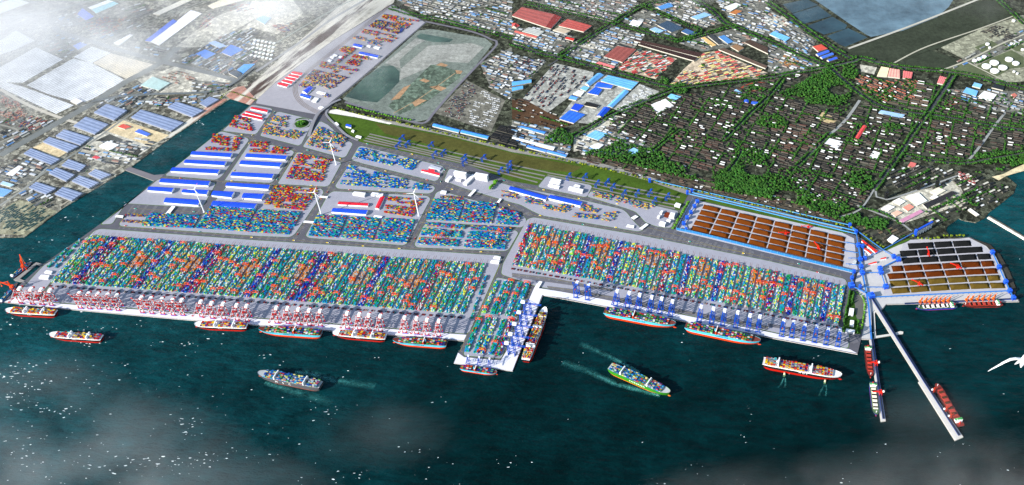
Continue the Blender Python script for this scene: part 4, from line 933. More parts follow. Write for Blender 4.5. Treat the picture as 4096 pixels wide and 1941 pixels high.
def shed(label, px, col, group, h=13, style='arch'): return quad_building(label, px, h, col, WHT_W, 'warehouse', 'warehouse', group, style)
gb = 'blue roofed port sheds'
# (left edge centre, right edge centre) as four roof corners
for lab, px in [
 ('blue arched shed in the western block, topmost', A1((1330, 1080), (1345, 1055), (1622, 1070), (1605, 1098))), ('blue arched shed in the western block, second from the top', A1((1283, 1138), (1298, 1113), (1580, 1127), (1562, 1155))),
 ('longest blue arched shed in the western block, third from the top', A1((1190, 1195), (1208, 1168), (1535, 1183), (1515, 1212))), ('blue arched shed south of the causeway junction', B1((1112, 140), (1128, 112), (1468, 130), (1450, 162))),
 ('short blue arched shed nearest the canal', B1((1028, 195), (1042, 168), (1215, 178), (1195, 208))), ('short blue arched shed west of the turbine, second in its row', B1((1267, 210), (1280, 185), (1455, 193), (1440, 225))),
 ('blue arched shed just north of the toll plaza', B1((1143, 280), (1160, 245), (1400, 262), (1380, 298))), ('blue arched shed behind the red container rows, central block topmost', GG((242, 622), (265, 578), (745, 605), (715, 650))),
 ('blue arched shed in the central block, second from the top', GG((172, 708), (200, 660), (685, 688), (645, 738))), ('blue arched shed in the central block, third from the top', GG((67, 845), (95, 798), (582, 822), (555, 875))),
 ('long blue arched shed along the road in the southern central block', B1((1530, 165), (1548, 138), (1786, 150), (1950, 160)) if 0 else S((902, 744), (911, 730), (1080, 740), (1072, 757))), ('mid-length blue arched shed east of the small lane, third row', B1((1475, 230), (1490, 197), (1635, 205), (1612, 245))),
 ('short blue arched shed under the turbine shadow beside the red stacks', GG((200, 1108), (228, 1048), (472, 1060), (430, 1125))), ('long blue arched shed directly behind the big blue container yard', S((845, 823), (855, 803), (1028, 815), (1016, 835))),
 ('long blue shed south of the red shed beside the blue yard', B2((527, 345), (540, 318), (780, 333), (765, 362)))]:
    shed(lab, px, BLUE_R, gb)
for lab, px in [('red roofed shed in the northern corner block, topmost', GG((300, 45), (325, 22), (515, 62), (500, 88))), ('red roofed shed in the northern corner block, middle', GG((238, 90), (258, 70), (450, 118), (435, 138))), ('red roofed shed in the northern corner block, lowest', GG((200, 125), (222, 100), (458, 155), (440, 180))),
                ('long narrow red shed behind the blue yard', B2((570, 293), (580, 272), (785, 284), (780, 304))), ('red shed standing end-on between office and red stacks', B2((830, 318), (870, 235), (898, 238), (858, 325)))]:
    shed(lab, px, RED_R, 'red roofed port sheds', 10)
for i, (lab, px) in enumerate([('long blue shed west of a pair above the orange stacks', HH((1590, 760), (1610, 718), (2010, 830), (1985, 868))), ('long blue shed east of a pair above the orange stacks', B3((252, 250), (270, 226), (492, 275), (475, 303)))]): shed(lab, px, BLUE_R, gb, 14)
# railway yard at the top
for lab, px, c in [('small blue roofed shed in the top container strip, upper', A2((675, 320), (690, 303), (752, 318), (735, 333)), BLUE_R), ('long blue roofed shed in the top container strip', A2((715, 375), (732, 360), (862, 388), (845, 404)), BLUE_R), ('blue roofed shed by the rail curve, upper', A2((322, 640), (365, 605), (398, 615), (355, 655)), BLUE_R), ('blue roofed shed by the rail curve, lower', A2((307, 670), (320, 652), (390, 672), (375, 692)), BLUE_R)]: shed(lab, px, c, 'blue sheds in the top strip', 9, 'gable')
for i, s_ in enumerate([((245, 512), (265, 498), (335, 510), (315, 527)), ((222, 530), (240, 518), (310, 530), (292, 546)), ((200, 548), (218, 536), (288, 550), (268, 566)), ((178, 568), (196, 555), (264, 570), (246, 587)), ((148, 590), (170, 574), (240, 592), (212, 608))]):
    shed('red ridged shed beside the rail curve, %s of five from the top' % ORD[i], A2(*s_), RED_R, 'red sheds beside the rail curve', 9, 'gable')
WB = hx('#e6e6e8')
for lab, px, h in [('white office hut beside the long shed in the top strip', A2((770, 320), (782, 314), (805, 320), (795, 328)), 8), ('white long hut right of the small blue shed in the top strip', A2((820, 330), (832, 322), (868, 332), (855, 342)), 8), ('white hut by the blue flat yard in the top strip', A2((500, 422), (510, 414), (532, 420), (520, 430)), 8), ('white hut above the blue flat yard, upper', A2((535, 385), (545, 377), (570, 385), (560, 394)), 8),
                ('white hut left of the red stacks in the top strip', A2((515, 398), (528, 390), (550, 396), (538, 405)), 8), ('white hut among red stacks in the top strip', A2((575, 395), (585, 388), (605, 396), (592, 404)), 8), ('white shed right of the rail curve', A2((422, 645), (435, 636), (490, 648), (478, 660)), 8), ('white shed tilted by the rail curve', A2((388, 705), (408, 680), (438, 686), (418, 713)), 8), ('white shed beside the flyover start', A2((433, 752), (450, 740), (478, 748), (462, 762)), 8),
                ('white shed on the lawn beside the flyover curve', GG((1303, 215), (1328, 203), (1358, 235), (1335, 248)), 9), ('white shed on the green lawn edge near the rail fan', GG((1552, 378), (1570, 360), (1628, 375), (1615, 392)), 9), ('small white hut on the lawn below the blue hut', GG((1503, 310), (1520, 292), (1543, 305), (1530, 323)), 9),
                ('white flat building on the lawn at the rail yard east end', B3((1132, 298), (1145, 280), (1180, 290), (1170, 308)), 14), ('two storey white office above the long red shed, west of a pair', B2((672, 218), (685, 203), (765, 212), (755, 232)), 16), ('two storey white office above the long red shed, east of a pair', B2((800, 222), (812, 208), (888, 218), (880, 236)), 16),
                ('white gatehouse at the corner by the blue yard', HH((843, 785), (860, 764), (915, 772), (902, 797)), 10), ('white shed at the far left quay, upper', D4((768, 305), (805, 268), (915, 280), (890, 325)), 9), ('white shed at the far left quay, lower and larger', D4((672, 400), (718, 345), (862, 355), (835, 415)), 10),
                ('white long office west of the twin towers', HH((897, 655), (945, 605), (975, 612), (930, 665)), 12), ('small white hall between the twin towers', HH((1005, 650), (1015, 635), (1072, 645), (1065, 663)), 10), ('white hall at the terminal junction, upper', B2((1655, 665), (1665, 652), (1708, 658), (1700, 672)), 10), ('white hall at the terminal junction, lower', B2((1633, 695), (1645, 680), (1700, 685), (1692, 703)), 10),
                ('white flat building on the park strip, upper', C4((468, 228), (474, 192), (500, 196), (495, 232)), 14), ('white flat building on the park strip, middle', C4((475, 290), (478, 262), (500, 265), (497, 298)), 14), ('white flat building on the park strip, lowest', C4((450, 328), (455, 312), (505, 320), (502, 336)), 14),
                ('white comb shaped office, upper bar', B3((270, 120), (280, 108), (345, 122), (335, 134)), 12), ('white comb shaped office, middle bar', B3((262, 135), (272, 125), (340, 138), (330, 150)), 12), ('white comb shaped office, lower bar', B3((250, 160), (258, 148), (335, 165), (325, 178)), 12), ('white office with wing in the rail yard island', B3((392, 180), (402, 166), (498, 188), (490, 205)), 18), ('small white hall behind the winged office', B3((430, 165), (440, 152), (478, 162), (470, 175)), 15),
                ('white campus block by the running track, east', B3((1095, 375), (1108, 348), (1138, 353), (1130, 383)), 18), ('white campus block by the running track, west upper', B3((1030, 350), (1042, 335), (1055, 338), (1045, 355)), 14), ('white campus block by the running track, west lower', B3((1012, 380), (1020, 365), (1035, 369), (1028, 385)), 14), ('white campus block by the running track, south', B3((1025, 425), (1035, 408), (1075, 418), (1065, 438)), 18), ('white campus block by the running track, southeast', B3((1075, 405), (1085, 395), (1110, 402), (1102, 415)), 14)]:
    quad_building(lab, px, h, WB, hx('#d4d4d8'), 'office_building', 'building', None, 'flat', windows=2 if h > 12 else 0)
for lab, px in [('tall white office tower in the harbour centre, west of the twins', HH((988, 568), (1003, 548), (1130, 570), (1115, 592))), ('tall white office tower in the harbour centre, east of the twins', HH((1215, 592), (1232, 570), (1365, 592), (1348, 617)))]:
    quad_building(lab, px, 44, WB, hx('#dcdde2'), 'office_tower', 'office tower', 'twin white office towers', windows=7)
quad_building('white elevated hall running south from the east office tower', HH((1088, 685), (1195, 590), (1228, 597), (1130, 700)), 14, WB, hx('#d0d0d4'), 'office_building', 'building')
quad_building('red roofed H shaped hall beside the blue container yard', HH((635, 555), (645, 537), (710, 548), (720, 530), (785, 540), (780, 565), (842, 580), (832, 605)), 10, hx('#d83040'), WHT_W, 'hall', 'building')
quad_building('flat grey canopy hall behind the red hall', HH((718, 510), (745, 488), (858, 520), (835, 548)), 8, hx('#aeb2bc'), hx('#c8c8cc'), 'hall', 'building')
quad_building('blue roofed hut on the rail yard lawn', GG((1437, 255), (1450, 225), (1505, 238), (1500, 270)), 10, BLUE_R, WHT_W, 'hut', 'building', None, 'gable')
sheet('running_track', [B3((1058, 380), (1065, 352), (1080, 345), (1102, 350), (1098, 375), (1085, 388))], 6.2, 'earth', hx('#6a2c18'), thick=.4)
# toll gates: white canopies on posts
def canopy(label, px, h=9):
    pts = [G(x, y, 5.3 + h) for x, y in px]; c = sum(pts, Vector()) / 4; c.z = 5.3; r = thing('toll_gate', label, 'toll gate', c, 0, 'white canopies over the port roads')
    L = [Vector((p.x - c.x, p.y - c.y)) for p in pts]
    m_ = MB(); m_.prism([(p.x, p.y) for p in L], h - 1.5, h, hx('#f0f0f2'), hx('#dcdcde')); m_.build('canopy', 'paint', r)
    for p in L: m_ = MB(); m_.box((p.x * .85, p.y * .85, 0), (1.6, 1.6, h - 1.5), hx('#cfcfd2')); m_.build('post', 'paint', r)
for lab, px in [('white toll canopy over the wide plaza north of the left blue yard', B1((1158, 352), (1200, 303), (1223, 307), (1185, 355))), ('white toll canopy across the road at the port west edge', B1((800, 380), (812, 367), (862, 371), (855, 386))), ('white toll canopy south of the turbine on the central road', B2((328, 418), (338, 406), (405, 411), (398, 425))), ('white toll canopy north of the turbine on the central road', B2((440, 243), (450, 232), (503, 237), (495, 249))),
                ('white toll canopy over the eight lane road by the office towers', HH((1143, 822), (1210, 753), (1238, 758), (1175, 828))), ('small white canopy above the east blue yard', HH((1458, 893), (1490, 853), (1512, 858), (1482, 900))), ('white canopy above the south blue yard', B2((818, 380), (828, 368), (882, 374), (875, 387))), ('white toll canopy at the east gate, upper', B3((830, 385), (860, 368), (882, 378), (850, 398))), ('white toll canopy at the east gate, lower', B3((888, 460), (935, 425), (953, 433), (908, 468))), ('white shed canopy west of the east gate', B3((795, 450), (805, 432), (853, 440), (848, 458))), ('white canopy at the corner of the basin', B3((160, 870), (190, 830), (212, 832), (185, 878)))]: canopy(lab, px)
# flyover: curved deck on piers
r = thing('flyover_bridge', 'curved grey road flyover on piers between the roundabout and the rail yard', 'bridge', (0, 0, 0))
mb = MB()
def deck(px, z0, z1, w):
    ln = smooth_line(px, 0, 25); n = len(ln); zs_ = [z0 + (z1 - z0) * (math.sin(math.pi * i / (n - 1)) if z0 != z1 else 0) for i in range(n)]
    le, ri = strip_pts([(p.x, p.y) for p in ln], w)
    for i in range(n - 1):
        P = [(ri[i].x, ri[i].y, zs_[i]), (ri[i + 1].x, ri[i + 1].y, zs_[i + 1]), (le[i + 1].x, le[i + 1].y, zs_[i + 1]), (le[i].x, le[i].y, zs_[i])]
        mb.hexa([(a, b9, c - 2) for a, b9, c in P] + P, hx('#9a9a9e'), top=hx('#7e7e84'))
    return ln, zs_
l1 = deck(GG((1000, 380), (1060, 220), (1110, 130), (1190, 60), (1280, -10), (1380, -60)), 7, 18, 22)
l2 = deck(GG((1590, 430), (1450, 370), (1330, 260), (1240, 170), (1205, 110), (1230, 60)), 7.5, 14, 15)
mb.build('deck', 'asphalt', r)
l3 = None
for ln, zs_ in (l1, l2):
    for i in range(2, len(ln) - 2, 4):
        m_ = MB(); m_.box((ln[i].x, ln[i].y, 5), (3, 3, max(.5, zs_[i] - 7.2)), hx('#a0a0a4')); m_.build('pier', 'paint', r)
mb = MB(); c = G(*GG((912, 225))[0], 5.9); R0 = 58
ring = [(c.x + R0 * math.cos(a), c.y + R0 * math.sin(a)) for a in np.linspace(0, 2 * math.pi, 40)]
strip(mb, [Vector(p) for p in ring], 12, 6.4, hx('#8a8a8e')); struct(mb.build('roundabout_road', 'asphalt'))
# lorries on the port roads: one cab + box body
mb = MB(); mb.box((-2, 0, 1), (12, 3.2, 3.4), hx('#e0c020')); mb.box((6, 0, .8), (3.2, 3, 3), hx('#e8e8e8')); lor = mb.build('lorry', 'paint')
mb = MB(); mb.box((-2, 0, 1), (12, 3.2, 3.4), hx('#2a9a8a')); mb.box((6, 0, .8), (3.2, 3, 3), hx('#e8e8e8')); lor2 = mb.build('lorry', 'paint')
mb = MB(); mb.box((-2, 0, 1), (12, 3.2, 3.4), hx('#b02818')); mb.box((6, 0, .8), (3.2, 3, 3), hx('#e8e8e8')); lor3 = mb.build('lorry', 'paint')
RN = ['long road north of the western terminal', 'road beside the white toll canopies', 'road west of the east blue yard', 'road above the red long shed', 'road east of the blue sheds', 'road above the square red block', 'road beside the square red block', 'road below the orange blocks', 'road beside the red sheds', 'road below the corner block', 'road between two blue blocks', 'road along the rail yard lawn', 'short road by the red hall', 'wide road by the office towers', 'long road north of the eastern terminal', 'road below the central blue sheds', 'lane beside the western sheds', 'wide toll plaza']
k = 0
for ri_, (px, n) in enumerate(ROADS[:18]):
    if not n: continue
    ln = smooth_line(px, 5.3, 6); cnt = max(2, int(len(ln) * 6 / 230))
    for j in range(cnt):
        f_ = (j + .5 + RNG.uniform(-.3, .3)) / cnt; i = int(f_ * (len(ln) - 2)); d = (ln[i + 1] - ln[i]).normalized(); off = (RNG.integers(0, max(1, n - 1)) - (n - 2) / 2) * 7.5
        ci = int(RNG.integers(3)); src = (lor, lor2, lor3)[ci]; cn = ('yellow', 'teal', 'red')[ci]
        o = dup(src) if src.get('used') else src
        src['used'] = 1; nn = Vector((-d.y, d.x, 0)); p = ln[i] + nn * off; sg = 0 if off < 0 else math.pi
        o.location = (p.x, p.y, 5.35); o.rotation_euler = (0, 0, math.atan2(d.y, d.x) + sg)
        tag(o, '%s lorry, %s along the %s' % (cn, ordn(j), RN[ri_]), 'lorry', 'lorries on the port roads'); k += 1
for s_ in (lor, lor2, lor3):
    if not s_.get('used'): bpy.data.objects.remove(s_)
# ================================================================ ore and coal terminal
ORE, BRN, OLV, COAL = hx('#5c2e0a'), hx('#502408'), hx('#54441a'), hx('#191a1b')
def pile(label, quad, h, col, z, group):
    P = [Vector((p.x, p.y)) for p in gp(quad, z)]
    c = sum(P, Vector((0, 0))) / 4; L = [p - c for p in P]
    if sum(L[i].x * L[(i + 1) % 4].y - L[(i + 1) % 4].x * L[i].y for i in range(4)) < 0: L = L[::-1]
    if (L[1] - L[0]).length < (L[2] - L[1]).length: L = L[1:] + L[:1]
    W_ = (L[2] - L[1]).length; Ln = (L[1] - L[0]).length; run = min(W_ * .42, Ln * .3)
    ux = (L[1] - L[0]).normalized(); nseg = max(3, int(Ln / 16)); m_ = MB()
    rings = []
    for i in range(nseg + 1):
        u = i / nseg; a = L[0].lerp(L[1], u); b = L[3].lerp(L[2], u); e = min(1, min(u, 1 - u) * Ln / run)
        row = []
        for s_, k in ((0, 0), (.2, .5), (.42, 1), (.58, 1), (.8, .5), (1, 0)):
            hh = min(k, e) * h; p = a.lerp(b, s_); row.append((p.x + RNG.normal(0, .5), p.y + RNG.normal(0, .5), max(0, hh * (1 + RNG.normal(0, .03)))))
        rings.append(row)
    for r0, r1 in zip(rings, rings[1:]):
        for j in range(5): m_.quad(r0[j], r1[j], r1[j + 1], r0[j + 1], col)
    o = m_.build('ore_pile' if col != COAL else 'coal_pile', 'ore'); o.location = (c.x, c.y, z + .1)
    return tag(o, label, 'ore heap' if col != COAL else 'coal heap', group)
TL, TRr, BR, BL_ = MM((812, 300), (2277, 640), (2252, 952), (666, 570))
def bil(u, v):
    a = (TL[0] + (TRr[0] - TL[0]) * u, TL[1] + (TRr[1] - TL[1]) * u); b = (BL_[0] + (BR[0] - BL_[0]) * u, BL_[1] + (BR[1] - BL_[1]) * u)
    return (a[0] + (b[0] - a[0]) * v, a[1] + (b[1] - a[1]) * v)
for i in range(5):
    for j in range(8):
        u0, u1 = j / 8 + .004, (j + 1) / 8 - .004; v0, v1 = i / 5 + .012, (i + 1) / 5 - (.03 if i in (0, 2) else .018)
        pile('rust brown ore heap, %s row from the railway and %s from the west' % (ORD[i], ORD[j]), [bil(u0, v0), bil(u1, v0), bil(u1, v1), bil(u0, v1)], 15, ORE, 6.3, 'rust brown ore heaps')
rows = [(COAL, 75, 148, 22, [(1052, 77), (1393, 60), (1630, 46), (1872, 36)]), (COAL, 0, 0, 20, [(950, 174), (1186, 160), (1425, 147), (1665, 133), (2022, 116)]), (COAL, 0, 0, 24, [(972, 263), (1208, 250), (1453, 239), (1702, 225), (1943, 212), (2125, 206)]),
        (BRN, 0, 0, 24, [(843, 368), (1000, 359), (1245, 345), (1492, 333), (1738, 315), (1992, 304), (2168, 297)]), (BRN, 0, 0, 28, [(792, 465), (1028, 452), (1273, 436), (1526, 422), (1782, 408), (2036, 398), (2208, 392)]), (OLV, 0, 0, 26, [(818, 556), (1057, 545), (1308, 530), (1562, 513), (1818, 500), (2072, 488), (2243, 480)]), (OLV, 0, 0, 26, [(838, 652), (1078, 636), (1332, 618), (1588, 603), (1848, 590), (2107, 582), (2302, 579)])]
NMR = ['black coal heap', 'black coal heap', 'black coal heap', 'brown ore heap', 'brown ore heap', 'olive brown ore heap', 'olive brown ore heap']
for i, (col, _, _, sh, tops) in enumerate(rows):
    for j in range(len(tops) - 1):
        a, b = tops[j], tops[j + 1]; g = 7
        pile('%s in the %s row from the shore trees, %s from the west' % (NMR[i], ORD[i], ORD[j]), NN((a[0] + g, a[1]), (b[0] - g, b[1]), (b[0] - g + sh, b[1] + 74), (a[0] + g + sh, a[1] + 76)), 15, col, 6.3, NMR[i] + 's by the sea')
# transfer houses and belt galleries
CB, CBL = hx('#164cc0'), hx('#3474bc')
def tower(label, px, s, h=26, z=6.3):
    g = G(px[0], px[1], z + h * .55); r = thing('transfer_house', label, 'conveyor house', (g.x, g.y, z), .2, 'blue conveyor houses')
    m_ = MB(); m_.box((0, 0, 5), (s, s, h - 5), CB, top=hx('#2f6cf0')); m_.build('housing', 'paint', r)
    for a in (-1, 1):
        for b in (-1, 1): m_ = MB(); m_.box((a * s * .42, b * s * .42, 0), (1.8, 1.8, 5), hx('#1848b0')); m_.build('leg', 'paint', r)
    m_ = MB(); m_.box((0, 0, h), (s * .45, s * .45, 4), CB); m_.build('roof_vent', 'paint', r)
NT = NN((430, 100), (485, 112), (455, 282), (512, 268), (465, 375), (480, 455), (370, 440), (347, 520), (340, 615), (452, 632), (885, 245), (943, 282), (707, 398), (720, 448), (780, 632), (595, 745), (2153, 190), (2238, 380), (2323, 568), (2375, 685), (2423, 775))
TN = ['north of the red roofed hall, on the main belt', 'beside the long red roofed hall, slimmer', 'at the belt junction west of the diagonal gallery', 'where the diagonal gallery to the silos starts', 'on the main belt by the last brown heaps', 'where the cross belt to the east joins', 'at the east end of the blue wind fence', 'between two smaller ones below the wind fence end', 'large, at the corner of the right container terminal', 'small, at the west end of the lower cross belt', 'at the foot of the long diagonal belt from the hills side', 'at the corner of the coal yard', 'upper of a pair west of the brown heaps', 'lower of a pair west of the brown heaps', 'at the southwest corner of the olive heaps', 'large, at the root of the diagonal jetty', 'at the northeast corner of the coal yard', 'on the east edge by the brown heaps', 'on the east edge by the olive heaps', 'at the southeast corner of the olive heaps', 'at the east end of the coal berth']
for p, n_, s_ in zip(NT, TN, (22, 15, 22, 19, 22, 24, 17, 17, 32, 14, 22, 24, 24, 24, 26, 34, 22, 22, 22, 22, 22)): tower('blue conveyor house ' + n_, p, s_)
for i, p in enumerate(MM((745, 272), (716, 322), (678, 385), (640, 440), (605, 500), (630, 560))): tower('blue conveyor house at the west end of the brown ore heaps, %s from the railway' % ORD[i], p, 20 if i < 5 else 15, 24)
for n_, p in zip(('standing alone by the yellow green trees, westmost', 'lower of a pair at the start of the double belt', 'upper of a pair at the start of the double belt', 'at the east end of the long upper belt', 'tall, at the east end of the double belt'), MM((255, 58), (643, 180), (688, 165), (2318, 517), (2382, 585))): tower('blue conveyor house ' + n_, p, 15, 32)
def belt(label, px, z=16, w=4.5, base=6.0, dark=False, col=None):
    P = [G(x, y, z) for x, y in px]; c = P[0].copy(); c.z = base; r = thing('belt_conveyor', label, 'conveyor', c, 0, 'blue belt conveyors')
    for i in range(len(P) - 1):
        a, b = P[i] - c, P[i + 1] - c
        m_ = MB(); m_.bar(a, b, w, 2.6, col or CBL); m_.build('gallery', 'paint', r)
        if dark: m_ = MB(); m_.bar(a + Vector((0, 0, 1.6)), b + Vector((0, 0, 1.6)), w * .7, .8, hx('#1c2430')); m_.build('belt', 'paint', r)
        L = (b - a).length; n = int(L / 32); pm = MB()
        for j in range(n):
            p = a.lerp(b, (j + .5) / n); pm.bar((p.x, p.y, 0), (p.x, p.y, p.z - 1.4), 1.4, 1.4, hx('#2a5fa8'))
        if n: pm.build('trestle', 'paint', r)
    return r
for lab, px, kw in [
  ('main blue belt running south between the two ore yards', NN((430, 100), (455, 282), (465, 375), (480, 455), (560, 860)) + C4((600, 372)), dict(w=10)), ('blue belt joining the two slim houses beside the red hall', NN((485, 112), (512, 268)), {}),
  ('diagonal blue belt climbing from the yard to the silos', NN((512, 268), (760, 150)) + OO((1300, 668)), {}), ('long pale blue belt coming down from the railway past the red hall', NN((885, 245), (745, 158)) + OO((575, 580)), {}),
  ('slanting belt between the coal yard corner and the pair of houses', NN((943, 282), (707, 398)), dict(w=7)), ('cross belt from the main line to the brown heaps', NN((480, 450), (720, 452)), {}), ('blue belt along the west edge of the brown and olive heaps', NN((720, 448), (780, 632)), dict(w=6)), ('lower cross belt between small and large houses', NN((452, 636), (780, 640)), {}),
  ('short belts below the wind fence end', NN((370, 440), (347, 520), (340, 615)), dict(w=7)), ('blue belt from the terminal corner to the jetty root', NN((345, 620), (593, 745)), dict(w=7)), ('long blue belt south of the olive heaps', NN((600, 768), (2375, 685)), dict(w=8)), ('blue belt down the east side of the coal yard', NN((2153, 190), (2238, 380), (2323, 568), (2375, 685), (2423, 775)), dict(w=8)),
  ('dark blue berth belt behind the orange cranes', NN((2423, 790), (1025, 850)), dict(z=9, w=11, dark=True, col=hx('#1c3c88'))), ('belt stepping along the west end of the brown ore heaps', MM((745, 272), (716, 322), (678, 385), (640, 440), (605, 500), (630, 560)), dict(w=6)),
  ('long upper pale blue belt along the railway', MM((280, 52), (2318, 517)), dict(col=hx('#56a0d4'))), ('lower pale blue belt of the pair along the railway', MM((650, 192), (2382, 606)), dict(w=6, col=hx('#56a0d4'))), ('upper pale blue belt of the pair along the railway', MM((690, 180), (2382, 575)), dict(w=6, col=hx('#56a0d4'))), ('belt linking the railway belts to the main line', MM((2318, 517), (2382, 585), (2400, 715)), {}),
  ('feeder belt beyond the first row of heaps', MM((2255, 690), (2400, 718)), dict(w=3)), ('feeder belt beyond the second row of heaps', MM((2240, 778), (2400, 802)), dict(w=3)), ('feeder belt beyond the fourth row of heaps', MM((2300, 855), (2410, 858)), dict(w=3)), ('feeder belt beyond the fifth row of heaps', MM((2275, 915), (2425, 930)), dict(w=3)),
  ('double dark belt down the straight jetty', C4((606, 372), (672, 836)), dict(w=13, z=12, dark=True, base=0, col=hx('#1c3c88'))), ('dark blue belt down the diagonal jetty', C4((606, 135), (905, 612), (1112, 932)), dict(w=13, z=13, dark=True, base=0, col=hx('#1c3c88')))]: belt(lab, px, **kw)
# wind fence (blue sheet wall with posts)
fl = smooth_line(MM((530, 568), (800, 625), (1500, 800), (2340, 1005)), 6, 40); c = fl[0]; r = thing('wind_fence', 'long blue corrugated wind fence south of the brown ore heaps', 'fence', c)
m_ = MB(); pm = MB()
for a, b in zip(fl, fl[1:]):
    a, b = a - c, b - c; k = max(2, int((b - a).length / 3))
    for j in range(k): m_.bar(a.lerp(b, j / k) + Vector((0, 0, 10)), a.lerp(b, (j + 1) / k) + Vector((0, 0, 10)), .6 + (j % 2) * .8, 19, hx('#2c7ab8', .95 if j % 4 < 2 else .8))
    pm.bar(a, a + Vector((0, 0, 21)), 1.6, 1.6, hx('#5aa0d0'))
m_.build('panel', 'paint', r); pm.build('post', 'paint', r)
fl = [G(*p, 6) for p in MM((525, 565), (700, 252))]; c = fl[0]; r = thing('wind_fence', 'pale grey blue wind fence at the west end of the ore yard', 'fence', c); m_ = MB(); d = fl[1] - c; n = 60
for j in range(n): m_.bar(d * (j / n) + Vector((0, 0, 8)), d * ((j + 1) / n) + Vector((0, 0, 8)), .6 + (j % 2) * .7, 14, hx('#8fa6b4'))
m_.build('panel', 'paint', r)
# stacker reclaimers
def stacker(label, px, rz, s=1.0):
    g = G(px[0], px[1], 7); r = thing('stacker_reclaimer', label, 'stacker', g, rz, 'red stackers in the ore yards'); R_ = hx('#d8200c')
    for a in (-7, 7):
        for b in (-5, 5): m_ = MB(); m_.bar((a, b, 0), (a * .5, b * .5, 12), 2, 2, R_); m_.build('leg', 'paint', r)
    m_ = MB(); m_.box((0, 0, 11), (16, 10, 5), R_); m_.build('turntable', 'paint', r)
    m_ = MB(); m_.bar((-22, 0, 19), (52, 0, 30), 3.6, 3.4, R_); m_.build('boom', 'paint', r)
    m_ = MB(); m_.box((-24, 0, 15), (8, 9, 7), hx('#a01808')); m_.build('counterweight', 'paint', r)
    m_ = MB(); m_.bar((0, 0, 15), (2, 0, 40), 2.4, 2.4, R_); m_.bar((2, 0, 39), (44, 0, 30), 1.2, 1.2, R_); m_.bar((2, 0, 39), (-22, 0, 20), 1.2, 1.2, R_); m_.build('mast', 'paint', r)
    m_ = MB(); m_.box((52, 0, 26), (5, 7, 7), R_); m_.build('bucket_wheel', 'paint', r); r.scale = (s,) * 3
for lab, p, a in zip(('red stacker between the second and third coal rows', 'red stacker above the brown heaps by the sea', 'red stacker between the two olive heap rows', 'red stacker at the railway edge of the brown ore yard', 'red stacker in the middle of the brown ore yard', 'small red stacker near the east end of the brown ore yard'), NN((1325, 232), (1700, 405), (1205, 620)) + MM((1888, 552), (1655, 618), (1988, 770)), (1.6, 2.6, 2.6, 3.3, 3.3, 2.0)): stacker(lab, p, a, .9)
# silos with blue gantry
pts = OO((1345, 690), (1375, 672), (1408, 656), (1438, 640), (1468, 622), (1496, 606))
for i, p in enumerate(pts):
    g = G(*p, 3); m_ = MB(); m_.cyl((0, 0, 0), 9, 9, 34, 14, hx('#c2c2c4')); m_.cyl((0, 0, 34), 9.4, 2, 5, 14, hx('#b0b0b4')); o = m_.build('silo', 'paint'); o.location = g; tag(o, 'pale grey silo under the blue gantry, %s from the sea side' % ORD[5 - i], 'silo', 'silos under the blue gantry')
a, b = G(*pts[0], 3), G(*pts[-1], 3); d = (b - a).normalized(); r = thing('silo_gantry', 'bright blue gallery running over the row of grey silos', 'gantry', a)
m_ = MB(); m_.bar(-d * 16 + Vector((0, 0, 44)), (b - a) + d * 12 + Vector((0, 0, 44)), 12, 7, CB); m_.build('gallery', 'paint', r)
m_ = MB(); m_.box(-d * 20, (15, 15, 54), CB, top=hx('#2f6cf0')); m_.build('lift_tower', 'paint', r)
# jetties
mb = MB()
for px, z in ((C4((588, 376), (612, 376), (684, 848), (655, 852)), 6.0), (C4((604, 175), (622, 162), (908, 608), (884, 622)), 6.2), (C4((872, 622), (908, 608), (1135, 942), (1086, 962)), 6.6), (C4((618, 355), (640, 352), (722, 340), (770, 326), (786, 330), (784, 342), (725, 350), (640, 364), (615, 370)), 4.6), (C4((612, 215), (622, 205), (634, 205), (628, 212), (620, 225), (628, 360), (618, 368)), 4.8)):
    mb.prism([(p.x, p.y) for p in gp(px, z)], -4, z, hx('#c4c0b8'), hx('#a8a49c'))
struct(mb.build('jetty_deck', 'ground'))
m_ = MB(); ln = [G(*p, 3) for p in OO((2160, 490), (2576, 735))]; m_.bar(ln[0], ln[1] + (ln[1] - ln[0]), 16, 8, hx('#d8d4c8')); m_.bar(ln[0] + Vector((8, 10, 0)), ln[1] + (ln[1] - ln[0]) + Vector((8, 10, 0)), 18, 6, hx('#5c5a50')); struct(m_.build('breakwater', 'earth'))
